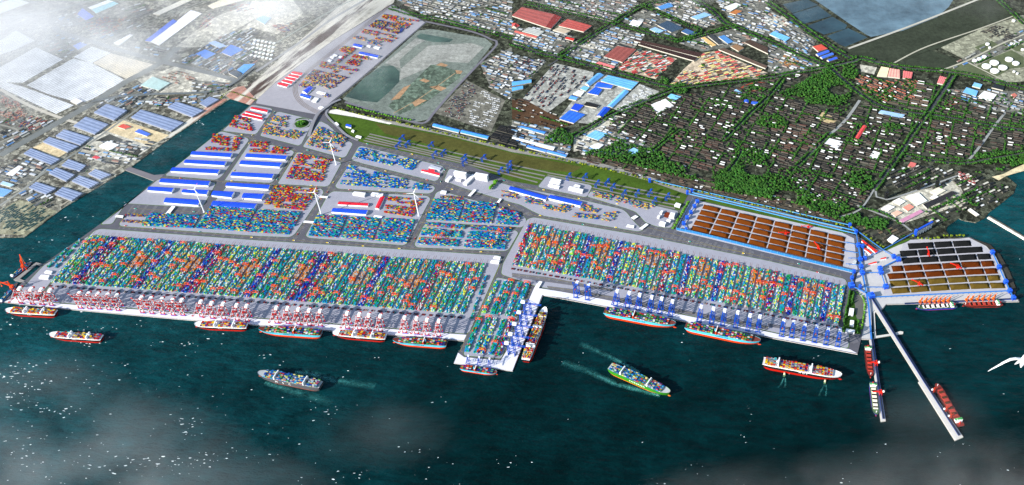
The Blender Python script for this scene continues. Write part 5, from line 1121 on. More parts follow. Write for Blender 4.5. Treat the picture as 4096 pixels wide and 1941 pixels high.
# ================================================================ town and industry behind the port
rz_ = lambda: 0
LM = []   # landmark footprints (ground) to keep clutter out
def bld(label, px, colr, h=9, wall='#b8b4a8', style='flat', name='warehouse', cat='warehouse', group=None, win=0):
    LM.append([(p.x, p.y) for p in gp(px, 3)])
    return quad_building(label, px, h, hx(colr), hx(wall), name, cat, group, style, z=3.0, windows=win)
W1, GB = '#dfe1e4', '#7d8ba8'
gw = 'grey blue roofed warehouses across the canal'
for lab, px in [('grey blue warehouse near the elevated road, square', A1((655, 785), (745, 725), (885, 770), (795, 838))), ('grey blue warehouse below the square one', A1((512, 880), (600, 815), (757, 868), (660, 935))), ('grey blue warehouse third along the avenue row', A1((388, 950), (450, 903), (630, 960), (560, 1012))), ('grey blue warehouse fourth along the avenue row, above bare sand', A1((300, 990), (345, 955), (548, 1020), (470, 1060))),
                ('grey blue warehouse fifth along the avenue row, below bare sand', A1((165, 1072), (218, 1035), (418, 1110), (355, 1148))), ('grey blue warehouse right of the small lane by white sheds', A1((430, 1155), (480, 1110), (600, 1155), (555, 1195))), ('grey blue warehouse below the lane, west', B1((340, 75), (395, 35), (520, 85), (460, 130))), ('grey blue warehouse next to the sandy yard by the canal', B1((615, 80), (665, 45), (775, 85), (700, 118))),
                ('largest grey warehouse with white south edge near the canal', A1((915, 820), (985, 765), (1280, 855), (1190, 915))), ('grey blue warehouse by the reddish canal bank', A1((1170, 748), (1230, 708), (1420, 770), (1340, 815))), ('small grey warehouse at the canal head', A1((1390, 720), (1460, 675), (1525, 695), (1440, 745))),
                ('grey blue warehouse above the gridded lot, west', B1((200, 175), (255, 135), (390, 180), (320, 222))), ('grey blue warehouse above the gridded lot, east by the canal', B1((500, 130), (555, 90), (690, 140), (620, 180))), ('grey warehouse with pale streaks beside the gridded lot', B1((380, 220), (440, 170), (575, 215), (500, 265)))]: bld(lab, px, GB, 11, '#8a8f9c', 'saw', group=gw)
for lab, px, c in [('white strip roofed hall in the hazy corner', A1((612, 52), (755, 0), (790, 10), (640, 66)), '#e6e8ec'), ('turquoise strip hall in the hazy corner', A1((642, 68), (792, 12), (826, 26), (672, 93)), '#8cc8d0'), ('deep blue hall left of the turquoise one', A1((540, 100), (575, 58), (655, 115), (600, 143)), '#4068d8'), ('huge white hall in the top left corner', A1((-60, 40), (110, -10), (205, 20), (-60, 115)), '#e8ecf0'),
                   ('long white hall with rounded end', A1((1052, 290), (1330, 72), (1405, 95), (1110, 316)), '#eceaf0'), ('long blue strip hall beside the white hall', A1((1010, 285), (1205, 135), (1238, 150), (1050, 290)), '#4a6cd0'), ('white wedge shaped hall by the railway', A1((790, 300), (905, 240), (930, 245), (830, 316)), '#e4e2e6'), ('cream hall along the railway, west', A1((1065, 95), (1270, 0), (1340, 0), (1110, 106)), '#d8d2c2'), ('cream hall along the railway, east', A1((1450, 40), (1560, -8), (1700, 0), (1490, 60)), '#dcd4b8'),
                   ('blue hall near the white tanks, west', A1((1365, 375), (1430, 345), (1505, 375), (1440, 412)), '#4a86dc'), ('blue hall near the white tanks, east', A1((1545, 365), (1610, 312), (1695, 345), (1610, 392)), '#3f78e0'), ('bright blue hall beside the dark one at the riverbed', A1((1650, 490), (1700, 450), (1780, 445), (1690, 520)), '#4f98e0'), ('dark roofed hall at the riverbed', A1((1595, 510), (1650, 488), (1695, 512), (1655, 542)), '#44505c'), ('pale blue hall near the dusty road', A1((1455, 300), (1500, 285), (1580, 320), (1530, 335)), '#a4bce4'), ('blue pair of halls beside the white fields', A1((510, 320), (560, 295), (607, 312), (545, 347)), '#4a7ad8'),
                   ('pale turquoise flat hall by the avenue', A1((980, 595), (1065, 535), (1185, 580), (1105, 630)), '#a6c0bc'), ('blue roofed hall at the left frame edge', B1((-30, 170), (85, 195), (20, 240), (-30, 236)), '#6aa0e0'), ('light blue hall at the left frame edge, upper', B1((0, 150), (20, 130), (100, 155), (70, 170)), '#a8c8e0'), ('white shed at the lower avenue end', A1((40, 1215), (130, 1155), (160, 1165), (90, 1228)), '#e2e0e4'), ('white square hall at the avenue bend', A1((490, 705), (530, 685), (580, 705), (535, 728)), '#e6e2ea'),
                   ('white slab on the building site by the canal', A1((690, 1020), (750, 985), (830, 1010), (765, 1050)), '#e0e2e4'), ('blue barracks on the building site', A1((940, 920), (970, 900), (1050, 935), (1025, 950)), '#4a6cc8'), ('red roofed barracks on the building site', A1((820, 885), (860, 865), (915, 885), (870, 900)), '#c84a3c'), ('red roofed huts at the lower building site', A1((640, 1100), (665, 1085), (700, 1098), (675, 1112)), '#c83c48'), ('turquoise blue hall in the upper strip beside the wetland', A2((0, 135), (45, 110), (105, 125), (60, 170)), '#5c98c8')]: bld(lab, px, c, 9)
RR = '#b0443c'
for lab, px, c, st in [
 ('largest red roofed factory', A3((0, 110), (70, 50), (295, 100), (235, 190)), '#9c524c', 'saw'), ('dark red roof annex of the largest red factory', A3((237, 190), (297, 100), (345, 120), (272, 200)), '#7c2c28', 'flat'), ('second red roofed factory east of the largest', A3((325, 180), (390, 133), (558, 180), (500, 222)), '#a84c44', 'saw'), ('narrow red roof below the largest factory', A3((15, 225), (30, 213), (185, 255), (165, 267)), '#c05a50', 'gable'), ('small red roof at the left below the largest factory', A3((0, 165), (55, 180), (30, 195), (0, 190)), '#c04844', 'gable'), ('small bright red roof beside the tree lined avenue', A3((370, 270), (385, 258), (440, 270), (425, 285)), '#cc2c24', 'gable'),
 ('beige hall south of the second red factory', A3((285, 210), (330, 190), (410, 215), (370, 235)), '#b8a890', 'flat'), ('pale grey hall near the largest red factory', A3((70, 220), (120, 190), (225, 220), (185, 250)), '#a8aaa4', 'saw'), ('white ribbed hall by the dark depot', A3((815, 175), (845, 137), (910, 155), (880, 188)), '#eceeee', 'saw'), ('blue hall at the top beside the dark yard', A3((995, 55), (1085, 22), (1125, 45), (1040, 70)), '#5088c4', 'gable'), ('large slate blue hall within tree rows', A3((1015, 175), (1085, 145), (1195, 195), (1110, 225)), '#34485c', 'flat'), ('steel blue hall at the corner of tree rows', A3((1180, 220), (1215, 200), (1290, 230), (1240, 247)), '#3c608c', 'flat'), ('light blue hall left of the slate blue one', A3((960, 205), (1000, 190), (1060, 215), (1020, 235)), '#86acd0', 'saw'), ('light blue hall at upper right of tree rows', A3((1245, 120), (1340, 88), (1390, 105), (1290, 138)), '#88b4dc', 'saw'),
 ('white walled works at the top right', A3((1480, 50), (1560, 20), (1600, 35), (1530, 75)), '#d4d6d4', 'flat'), ('orange brown hall at the top right', A3((1515, 92), (1560, 68), (1605, 78), (1560, 102)), '#b4703c', 'saw'), ('ochre long hall beside a dark hall', A3((1320, 265), (1345, 258), (1425, 315), (1395, 325)), '#d8b070', 'flat'), ('dark long hall between ochre and blue halls', A3((1365, 250), (1400, 240), (1475, 305), (1440, 310)), '#3c3e40', 'flat'), ('blue hall right of the dark long hall', A3((1440, 258), (1480, 245), (1545, 292), (1505, 305)), '#4a80b8', 'flat'),
 ('very long dark brown depot roof, upper', A3((850, 285), (868, 276), (1330, 372), (1300, 398)), '#38241f', 'saw'), ('very long dark brown depot roof, lower', A3((880, 310), (900, 298), (1295, 402), (1270, 425)), '#2e1e1a', 'saw'), ('long brown grey roofs right of the coloured market, upper', A3((1440, 345), (1480, 335), (1782, 460), (1768, 478)), '#54443a', 'saw'), ('dark brown field roof at the right of the coloured market', A3((1620, 295), (1660, 278), (1786, 330), (1786, 375)), '#44342a', 'saw'), ('tan brown roof patch beside the dark brown field', A3((1525, 325), (1565, 308), (1620, 335), (1580, 357)), '#88684a', 'flat'),
 ('ribbed rust red works west of the market', A3((640, 395), (735, 322), (865, 345), (770, 435)), '#8c4a42', 'saw'), ('pink and white roofed long hall at the avenue', A3((580, 445), (610, 430), (720, 465), (695, 482)), '#d07070', 'saw'),
 ('light blue hall at the top of the blue works', A3((510, 585), (595, 512), (640, 525), (540, 602)), '#5c9cd8', 'gable'), ('wide light blue hall of the blue works', A3((620, 565), (675, 525), (880, 575), (830, 625)), '#62a6dc', 'saw'), ('bright blue hall inside the blue works, upper', A3((575, 605), (620, 573), (715, 600), (690, 618)), '#1c50d0', 'gable'), ('bright blue hall inside the blue works, left', A3((525, 650), (580, 607), (630, 625), (600, 665)), '#2058d0', 'saw'), ('long light blue hall along the white lot', A3((660, 745), (780, 628), (815, 640), (700, 752)), '#6cb0e4', 'gable'), ('bright blue hall at the south of the long light blue hall', A3((590, 810), (640, 748), (685, 760), (630, 820)), '#1c50d0', 'gable'),
 ('large blue hall at the southwest corner of the blue works', A3((330, 830), (400, 770), (510, 800), (430, 860)), '#2c66cc', 'saw'), ('small blue hall beside the mixed parking lot', A3((395, 690), (420, 665), (470, 680), (445, 700)), '#4c88d8', 'gable'), ('deep blue square hall north of the large blue hall', A3((410, 760), (440, 722), (500, 735), (460, 775)), '#1a44c4', 'flat'), ('white hall in the blue works', A3((425, 655), (465, 630), (505, 640), (480, 670)), '#e8e8e8', 'flat'), ('black roofed hall in the blue works', A3((500, 735), (520, 710), (610, 735), (590, 752)), '#22201f', 'flat'), ('light blue hall in the blue works near the white hall', A3((475, 620), (500, 600), (540, 610), (515, 635)), '#6cb0dc', 'flat'),
 ('long light blue shed left of the mixed lot, upper', A3((-60, 590), (0, 570), (135, 555), (135, 575), (0, 600))[1:], '#58a0dc', 'gable'), ('long light blue shed left of the mixed lot, lower', A3((0, 610), (75, 598), (78, 618), (0, 637)), '#58a0dc', 'gable'),
 ('blue and white shed by the rail trees, upper', A3((55, 890), (70, 878), (242, 920), (222, 936)), '#3c7cd0', 'gable'), ('long white and blue shed beside the black sheds', A3((0, 966), (12, 955), (302, 1025), (288, 1046)), '#e4e8ec', 'gable'), ('blue shed along the rail trees, west', A3((100, 1027), (115, 1012), (247, 1045), (233, 1062)), '#3c74d0', 'gable'), ('blue shed along the rail trees, east', A3((240, 1062), (252, 1046), (387, 1080), (373, 1097)), '#4480d4', 'gable'), ('long blue shed below the parking lot, west', A2((1230, 880), (1245, 860), (1425, 905), (1412, 925)), '#3c84d4', 'gable'), ('long blue shed below the parking lot, east', A2((1425, 925), (1440, 905), (1630, 950), (1612, 970)), '#3c84d4', 'gable'),
 ('light blue hall west of the dark village', A3((515, 950), (580, 910), (665, 935), (600, 980)), '#74b4dc', 'saw'), ('white flat hall near the wood edge', A3((545, 1020), (600, 1000), (640, 1010), (590, 1050)), '#e0e4e6', 'flat'), ('light blue hall at the wood edge', A3((805, 1055), (850, 1030), (895, 1055), (845, 1085)), '#8cc0e0', 'flat'), ('white courtyard block beside the diagonal avenue', A3((970, 730), (1070, 690), (1130, 740), (1010, 790)), '#e2e2dc', 'flat'), ('light blue roof beside the white courtyard block', A3((1085, 675), (1110, 655), (1180, 675), (1130, 705)), '#7cc0e4', 'flat'), ('bright blue roof near the running oval, west', A3((1615, 715), (1622, 697), (1655, 700), (1648, 720)), '#2c58d0', 'gable'), ('bright blue roof near the running oval, east', A3((1668, 725), (1676, 706), (1722, 712), (1705, 732)), '#2c58d0', 'gable'), ('pale sky blue hall left of the running oval', A3((1545, 628), (1565, 622), (1605, 648), (1580, 655)), '#90bce0', 'flat'),
 ('light blue hall at the upper left of the park', A4((10, 240), (45, 218), (155, 262), (120, 290)), '#68a8dc', 'saw'), ('red roofed rows near the salt ponds', A4((310, 325), (370, 310), (415, 340), (350, 360)), '#c85040', 'saw'), ('blue roofed row near the salt ponds, upper', A4((333, 378), (415, 350), (430, 362), (352, 392)), '#3c64d0', 'gable'), ('blue roofed row near the salt ponds, middle', A4((362, 398), (445, 368), (460, 380), (380, 410)), '#4470d4', 'gable'), ('blue roofed row near the salt ponds, lowest', A4((410, 420), (470, 398), (487, 408), (425, 428)), '#3860d8', 'gable'),
 ('cream hall at the park avenue', A4((760, 530), (790, 465), (845, 475), (830, 535)), '#ecd8ac', 'flat'), ('red and white hall next to the cream hall', A4((835, 535), (850, 478), (920, 488), (920, 545)), '#e0a090', 'saw'), ('red roofed hall second from the cream hall', A4((940, 545), (945, 495), (1010, 505), (1000, 550)), '#d8706c', 'saw'), ('red roofed hall by the double tree row', A4((1180, 580), (1200, 530), (1250, 545), (1225, 590)), '#d87878', 'saw'), ('light blue square hall in the east', A4((1360, 645), (1385, 610), (1465, 635), (1450, 672)), '#70b0e8', 'flat'), ('white square hall in the east', A4((1460, 680), (1510, 635), (1595, 660), (1560, 705)), '#f0f0ee', 'flat'), ('pale blue grey long hall south of the park', A4((770, 790), (790, 768), (955, 800), (930, 828)), '#90b0d0', 'saw'), ('long bright red roof amid the dark town', A4((600, 975), (660, 878), (690, 882), (625, 980)), '#e04848', 'gable'),
 ('white complex west of the red roof', A4((395, 1000), (430, 965), (525, 990), (480, 1045)), '#e0e2e0', 'flat'), ('white square roof south of the red roof', A4((705, 1095), (735, 1052), (785, 1068), (755, 1113)), '#efefe8', 'flat'), ('pale pink hall by the east school', A4((1695, 660), (1720, 650), (1740, 665), (1715, 685)), '#c07060', 'flat'), ('red and white school roof at the shore road', A4((975, 1160), (995, 1130), (1035, 1140), (1015, 1180)), '#c86860', 'flat'), ('small steel blue hall in the east village', A4((1425, 600), (1440, 575), (1495, 590), (1480, 615)), '#80b8e0', 'flat'), ('dark hall beside the white square hall', A4((1560, 610), (1580, 585), (1650, 605), (1640, 630)), '#22262a', 'flat'),
 ('white long roof of the power works, west', B4((790, 322), (838, 295), (886, 310), (840, 337)), '#e8e8e6', 'flat'), ('white long roof of the power works, upper', B4((870, 272), (912, 250), (960, 270), (920, 296)), '#ecece8', 'flat'), ('large white roof of the power works', B4((960, 238), (1050, 210), (1110, 268), (1040, 300)), '#e4e6e2', 'flat'), ('salmon roof of the power works, upper', B4((940, 315), (985, 290), (1020, 310), (975, 340)), '#e08c78', 'flat'), ('salmon roof of the power works, lower', B4((860, 355), (900, 335), (940, 350), (890, 378)), '#e0b098', 'flat'), ('long pink ribbed roof at the power works', B4((912, 405), (1060, 330), (1085, 345), (942, 420)), '#c48aa4', 'saw'), ('long dark hall on the shore side of the power works', B4((1080, 292), (1280, 200), (1322, 215), (1110, 322)), '#2c2a2c', 'saw'),
 ('white storage roof behind the red port hall', B4((830, 540), (868, 506), (912, 530), (870, 562)), '#f0f2f2', 'flat'), ('white hall on the east shore', B4((1395, 330), (1412, 320), (1475, 365), (1455, 372)), '#e6e2da', 'flat'), ('cream terrace roofs east of the white power works', B4((1130, 205), (1185, 175), (1240, 195), (1180, 230)), '#e4dcc4', 'saw'), ('small white hall by the east shore basin', B4((1130, 245), (1160, 225), (1190, 240), (1160, 258)), '#ecebe6', 'flat')]: bld(lab, px, c, 9, style=st)
for i, (px, lab) in enumerate(zip(B4((822, 250), (1048, 190), (1175, 172)), ('west', 'middle', 'east'))):
    g = G(*px, 3); r = thing('chimney_block', 'dark tall block of the power works, %s of three' % lab, 'tower', g, .3, 'dark power works towers'); m_ = MB(); m_.box((0, 0, 0), (22, 16, 52), hx('#16181a')); m_.build('body', 'paint', r); m_ = MB(); m_.cyl((0, 0, 52), 4, 3, 22, 10, hx('#1c1e20')); m_.build('chimney', 'paint', r)
# red port halls by the junction
for lab, px, st in [('long red roofed hall in the ore port, upper', NN((470, 48), (492, 32), (690, 180), (650, 202)), 'gable'), ('red roofed hall in the ore port, lower', NN((500, 150), (528, 136), (610, 195), (585, 215)), 'gable'), ('small red roofed hall in the ore port, north', NN((707, 285), (720, 268), (778, 252), (790, 270)), 'gable'), ('small red roofed hall in the ore port, south', NN((552, 352), (565, 335), (655, 308), (670, 325)), 'gable'), ]: quad_building(lab, px, 9, hx('#d82818'), WHT_W, 'hall', 'building', 'red roofed halls in the ore port', st)
quad_building('pale grey shed beside the main belt in the ore port', NN((355, 335), (372, 292), (408, 300), (395, 345)), 8, hx('#b8bcb8'), WHT_W, 'hall', 'building')
# ---- storage tanks
def tank(label, px, r_px, h, col, group):
    g = G(*px, 3); rr = r_px / 3800 * (4000 - 3) / (sP + (px[1] - PY0) / FPX * cP); m_ = MB(); m_.cyl((0, 0, 0), rr, rr, h, 24, hx('#dcdcd8'), top=col); r = m_.build('storage_tank', 'paint'); r.location = g; tag(r, label, 'tank', group)
    m_ = MB(); m_.cyl((0, 0, h + .1), 1.6, 1.4, 1.6, 8, hx('#c0402c')); m_.build('hatch', 'paint', r)
for i, (x, y, r_) in enumerate([(1522, 468, 31), (1577, 443, 31), (1580, 500, 30), (1637, 477, 30), (1680, 420, 27), (1727, 447, 24), (1440, 430, 17), (1472, 418, 16), (1507, 402, 16), (1530, 313, 14), (1545, 337, 9), (1712, 150, 12), (1697, 310, 10), (1720, 320, 10), (1742, 308, 10), (1775, 352, 12), (1715, 505, 9), (1738, 518, 8)]):
    tank('white round oil tank, %s' % ('largest group, ' + ('west', 'north', 'south', 'east')[i] + ' one' if i < 4 else ('mid sized pair, ' + ('west', 'east')[i - 4] + ' one' if i < 6 else ('small trio west of the large tanks, %s from the west' % ORD[i - 6] if i < 9 else 'small, %s from the west among the scattered ones' % ORD[[9, 10, 13, 11, 12, 15, 17, 14, 16].index(i)]))), A4((x, y))[0], r_ / 1.744, 11, hx('#f2f2f0'), 'white oil tanks')
k = 0
for j in range(5):
    for i in range(6): tank('small white tank beside the wetland, %s row from the top, %s from the west' % (ORD[j], ORD[i]), A2((-8 + i * 27 - j * 6, 282 + j * 27 + i * 5))[0], 6.0, 8, hx('#e6efea'), 'small tanks beside the wetland')
for j in range(3):
    for i in range(4): tank('brown red tank near the east beach, %s row from the top, %s from the west' % (ORD[j], ORD[i]), B4((1335 + i * 29 + j * 6, 78 + j * 19 + i * 11))[0], 7.5, 9, hx('#8c4a44'), 'brown red tanks near the east beach')
# ---- ground sheets
def gs(name, polys, z, mat, col): return sheet(name, polys, z, mat, col)
WF = hx('#d2d4d6')
gs('storage_field', [A1((185, 595), (510, 408), (640, 440), (850, 548), (865, 560), (650, 690), (560, 720), (330, 655)), A1((510, 400), (640, 325), (770, 370), (640, 440)), A1((0, 470), (250, 330), (440, 415), (160, 577), (0, 575)), A1((-20, 560), (150, 602), (515, 735), (390, 795), (-20, 600)), A1((-20, 300), (110, 212), (245, 285), (90, 352), (-20, 390))], 3.5, 'rows', WF)
gs('tan_field', [A1((650, 440), (772, 372), (1070, 450), (880, 550))], 3.5, 'rows', hx('#cfc4ae'))
gs('gridded_lot', [B1((-20, 335), (140, 258), (400, 340), (185, 510), (-20, 500))], 3.6, 'lot', hx('#88866f'))
gs('pale_lot', [A1((960, 560), (1280, 440), (1620, 560), (1400, 660), (1100, 660)), A1((1070, 690), (1380, 380), (1560, 290), (1786, 130), (1786, 240), (1640, 330), (1330, 480)), A1((1220, 330), (1480, 130), (1786, 0), (1786, 130), (1420, 330)), A2((-10, 20), (250, -10), (330, 90), (150, 240), (-10, 200)), A1((640, 960), (860, 850), (1170, 950), (900, 1130), (560, 1060))], 3.3, 'lot', hx('#b4b0a2'))
gs('sandy_ground', [A1((230, 1030), (300, 995), (470, 1060), (400, 1105)), A1((700, 900), (860, 840), (1180, 945), (1050, 1020)), B1((610, 80), (650, 45), (700, 60), (640, 100))], 3.7, 'earth', hx('#c2b08c'))
gs('dark_excavation', [A1((660, 985), (765, 935), (860, 975), (830, 1010), (750, 985)), A1((800, 1065), (870, 1000), (1010, 1040), (960, 1085))], 3.75, 'earth', hx('#3a3c38'))
gs('basin_ground', [A2((605, 690), (880, 440), (1130, 215), (1220, 202), (1600, 268), (1650, 310), (1500, 500), (1215, 830), (1120, 850), (700, 745))], 3.4, 'earth', hx('#6e766e'))
gs('salt_flat', [A2((900, 440), (1110, 270), (1200, 270), (1100, 330), (1000, 420), (1010, 480)), A2((1200, 320), (1500, 300), (1590, 330), (1480, 440), (1300, 430), (1000, 560), (1010, 480))], 3.6, 'earth', hx('#8e8f88'))
m, t, b = nt('pond_water'); b.inputs['Roughness'].default_value = .3; c_ = colsource(t, False); t.links.new(mulcol(t, c_, maprange(t, noisef(t, 1 / 260., 5, .68), .3, .72, .5, 1.9)), b.inputs['Base Color']); M['pond'] = m
gs('pond', [A2((622, 675), (760, 540), (880, 460), (955, 458), (1000, 500), (1000, 570), (930, 640), (845, 715), (740, 705)), A2((1120, 255), (1150, 233), (1300, 260), (1375, 275), (1350, 295), (1240, 295), (1140, 272))], 3.8, 'pond', hx('#35483c'))
M['farm'] = mat_attr('farm_land', ((.008, .3), (.03, .3)), .95, .1, clutter=.55)
gs('farm_plots', [A2((920, 740), (1220, 452), (1290, 455), (1430, 510), (1420, 545), (1150, 740), (1000, 800))], 3.75, 'farm', hx('#5c6a5c'))
gs('orange_soil', [A2((1255, 455), (1290, 438), (1340, 455), (1320, 467)), A2((1140, 560), (1170, 548), (1215, 565), (1185, 578)), A2((1210, 607), (1270, 597), (1330, 615), (1290, 636)), A2((940, 700), (1030, 610), (1080, 590), (1000, 690)), A2((1390, 490), (1440, 495), (1430, 515), (1400, 515)), A2((1090, 720), (1140, 690), (1190, 700), (1110, 745))], 4.0, 'earth', hx('#a08062'))
mb = MB(); strip(mb, smooth_line(A2((960, 790), (1150, 680), (1390, 510)), 4.1), 6, 4.1, hx('#a48868')); struct(mb.build('dirt_road', 'earth'))
LAKE = hx('#4e626c')
gs('lake', [A4((240, -60), (1330, -60), (1260, 50), (1180, 120), (940, 215), (720, 258), (690, 245), (560, 160), (430, 70))], 3.6, 'pond', LAKE)
gs('salt_pond', [A4((100, 30), (270, -5), (350, 35), (170, 92)), A4((170, 97), (350, 42), (445, 112), (250, 167)), A4((270, 182), (450, 117), (552, 175), (540, 202), (390, 242)), A4((410, 252), (560, 197), (695, 262), (540, 327), (500, 312))], 3.6, 'pond', hx('#22383f'))
gs('dark_meadow', [A4((545, 365), (720, 272), (1480, 8), (1640, -10), (1740, 115), (1480, 205), (1200, 335), (880, 442), (640, 412)), A4((890, 445), (1190, 330), (1130, 350), (1380, 430), (1190, 490))], 3.4, 'earth', hx('#343a2e'))
gs('oil_terminal_ground', [A4((1200, 485), (1390, 425), (1200, 330), (1480, 205), (1730, 110), (1900, 100), (1900, 560), (1680, 575))], 3.3, 'lot', hx('#8c8c78'))
gs('tank_bund', [A4((1440, 470), (1570, 400), (1690, 480), (1580, 545)), A4((1570, 400), (1700, 350), (1786, 400), (1786, 470), (1690, 480)), A4((1200, 490), (1390, 430), (1560, 540), (1500, 560)), A4((1440, 330), (1560, 285), (1620, 320), (1510, 375)), A4((1640, 310), (1720, 285), (1786, 320), (1786, 360), (1740, 360))], 3.6, 'grass', hx('#565e44'))
gs('dark_depot', [A3((765, 150), (800, 120), (960, 170), (930, 215)), A2((1250, 790), (1470, 560), (1740, 700), (1640, 920))], 3.3, 'lot', hx('#6b695f'))
gs('parking_ground', [A3((75, 690), (300, 440), (570, 505), (560, 560), (250, 785)), A3((700, 755), (890, 585), (1030, 640), (780, 795)), A3((320, 835), (510, 590), (600, 510), (890, 570), (680, 770), (560, 870))], 3.3, 'lot', hx('#9a9a92'))
gs('brown_yard', [A3((0, 690), (80, 690), (260, 790), (430, 870), (300, 900), (0, 830))], 3.5, 'earth', hx('#4e3a2a'))
gs('pale_yard', [A3((460, 320), (560, 290), (640, 320), (560, 345)), A3((430, 950), (700, 800), (830, 830), (640, 1000), (430, 1060)), A3((960, 740), (1080, 680), (1200, 690), (1010, 800)), A4((640, 450), (760, 470), (740, 520), (650, 500)), A4((0, 130), (100, 110), (170, 170), (20, 200)), B4((760, 330), (1000, 200), (1330, 150), (1400, 280), (960, 420)), B4((1230, 140), (1300, 110), (1350, 150), (1280, 200))], 3.4, 'lot', hx('#b4b0a0'))
gs('market_ground', [A3((740, 485), (880, 345), (1150, 410), (1000, 552)), A3((1105, 590), (1200, 480), (1330, 370), (1420, 358), (1785, 510), (1720, 547), (1340, 572), (1220, 602))], 3.5, 'lot', hx('#b8a890'))
gs('beach_sand', [B4((1560, 100), (1640, 82), (1700, 50), (1786, 12), (1830, 30), (1786, 58), (1660, 95), (1610, 125))], 3.6, 'earth', hx('#cdbd98'))
gs('school_field', [A4((345, 830), (380, 780), (490, 835), (440, 872))], 3.6, 'earth', hx('#b8a47c'))
def track(px, rx, ry, name='running_track'):
    def ring(k): return [(px[0] + math.cos(a) * rx * k * (1 if True else 1), px[1] + math.sin(a) * ry * k - math.cos(a) * rx * k * .18) for a in np.linspace(0, 2 * math.pi, 25)[:-1]]
    gs(name, [ring(1)], 3.9, 'earth', hx('#8c4434')); gs('sports_field', [ring(.76)], 4.2, 'grass', hx('#3a5a34'))
track(A3((1682, 608))[0], 55, 18); track(A4((1432, 772))[0], 38, 11); track(A4((1310, 705))[0], 45, 13)
# ---- roads of the town
TR_ = [  # px, width m, colour, tree sides
 (A3((0, 310), (210, 380), (330, 405), (700, 500), (900, 560), (1140, 620)), 30, 1), (A3((330, 405), (480, 300), (700, 170), (900, 50), (1080, 5)), 24, 1), (A3((100, 30), (350, 80), (690, 160), (940, 230), (1150, 290)), 26, 1), (A3((910, 40), (1050, 100), (1200, 170), (1310, 220), (1150, 295)), 16, 1), (A3((1150, 295), (1500, 200), (1560, 185)), 16, 1),
 (A3((1270, 0), (1400, 80), (1480, 160), (1550, 190), (1786, 290)) + A4((180, 370), (350, 440), (430, 470)), 28, 1), (A4((0, 20), (200, 160), (350, 270), (520, 380), (600, 420)), 28, 1), (A4((430, 470), (600, 430), (640, 410), (900, 470), (1200, 500), (1400, 530), (1650, 590), (1786, 620)), 30, 1),
 (A3((1140, 620), (1400, 590), (1786, 545)) + A4((200, 510), (430, 470)), 22, 1), (A3((1140, 625), (900, 720), (700, 800), (580, 870), (440, 950)), 22, 1), (A4((430, 470), (560, 590), (680, 680), (800, 745), (1000, 790), (1110, 800), (1300, 830), (1560, 880), (1786, 910)), 28, 1), (A4((1290, 530), (1200, 670), (1110, 800)), 26, 1), (A4((1110, 800), (1030, 910), (960, 1020), (880, 1130), (830, 1200)) + B4((790, 125), (740, 190)), 18, 1),
 (A4((100, 560), (0, 680)) + A3((1660, 800), (1480, 980)), 16, 1), (A4((430, 940), (210, 1160)), 16, 1), (A4((430, 940), (540, 840), (640, 700)), 22, 0), (A4((1660, 780), (1580, 880), (1480, 1020), (1390, 1130)), 18, 0), (A4((960, 1090), (1200, 1130), (1390, 1140), (1500, 1120), (1786, 1070)), 18, 1), (A3((990, 1050), (1160, 910)), 12, 1), (A4((450, 950), (650, 1000)), 12, 1), (A3((1510, 1200), (1600, 1060), (1560, 1000)), 14, 1), (A3((250, 460), (330, 405), (240, 380)), 16, 0),
 (A2((940, 60), (1100, 110), (1300, 150), (1500, 200), (1786, 270)), 24, 1), (B4((740, 190), (640, 330), (500, 380)), 12, 0), (B4((750, 200), (830, 260), (1330, 90)), 14, 0), (B4((620, 300), (900, 410), (1000, 480)), 14, 0), (A4((560, 340), (1000, 180), (1470, -5)), 22, 0), (A4((880, 440), (1100, 330), (1480, 200), (1720, 110)), 14, 0), (A4((1200, 495), (1400, 420), (1600, 320), (1786, 240)), 16, 0), (A4((1380, 430), (1680, 580)), 14, 0), (A4((1600, 0), (1786, 170)), 22, 1)]
LIGHTR = {15: '#8d8f8c', 16: '#8d8f8c', 26: '#b0ada0', 27: '#a8a592', 28: '#a8a592', 29: '#a8a592', 23: '#8d8f8c', 24: '#8d8f8c', 25: '#8d8f8c'}
mb = MB(); ROADLINES = []
for i, (px, w, tr) in enumerate(TR_):
    ln = smooth_line(px, 4.2 + i * .02, 40); strip(mb, ln, w, 4.2 + .06 * i, hx(LIGHTR.get(i, '#45474a'))); ROADLINES.append((np.array([(p.x, p.y) for p in ln]), w))
for px, w, c in [(A1((0, 1085), (380, 870), (650, 718), (880, 572), (1120, 440), (1240, 330)), 62, '#6c706e'), (A1((380, 190), (440, 230), (640, 290), (870, 360), (1130, 430), (1500, 520), (1640, 560)), 46, '#6c7070'), (A1((200, 1290), (330, 1190), (560, 1045), (820, 862), (1000, 730), (1110, 620)), 18, '#7c7e78'), (A1((0, 130), (300, 90), (470, 50), (640, 0)), 30, '#80847e'), (A1((640, 290), (740, 282), (1000, 165), (1460, -5)), 16, '#7a7c72'), (A1((700, 300), (1010, 180), (1480, 0)), 10, '#8a8c80'), (A2((0, 385), (240, 240), (560, 55), (680, 0)), 14, '#8a9288'), (A2((0, 500), (300, 300), (520, 140), (760, 0)), 26, '#8c8c8c'), (A1((0, 620), (170, 720), (360, 800), (540, 860)), 26, '#b4aea0'), (A1((0, 870), (110, 900), (140, 930), (0, 990)), 14, '#8c8a80'), (B1((0, 300), (200, 160), (330, 30)), 18, '#8a8c86'), (B1((420, 305), (660, 150), (850, 30)), 12, '#a09a88'),
                 (A2((1180, 150), (1500, 220), (1640, 275), (1680, 310), (1540, 460), (1350, 660), (1230, 800), (1180, 855), (1060, 842), (620, 712)), 20, '#6c6a72')]:
    rz2 = 4.3 - .012 * len(ROADLINES); ln = smooth_line(px, rz2, 40); strip(mb, ln, w, rz2, hx(c)); ROADLINES.append((np.array([(p.x, p.y) for p in ln]), w))
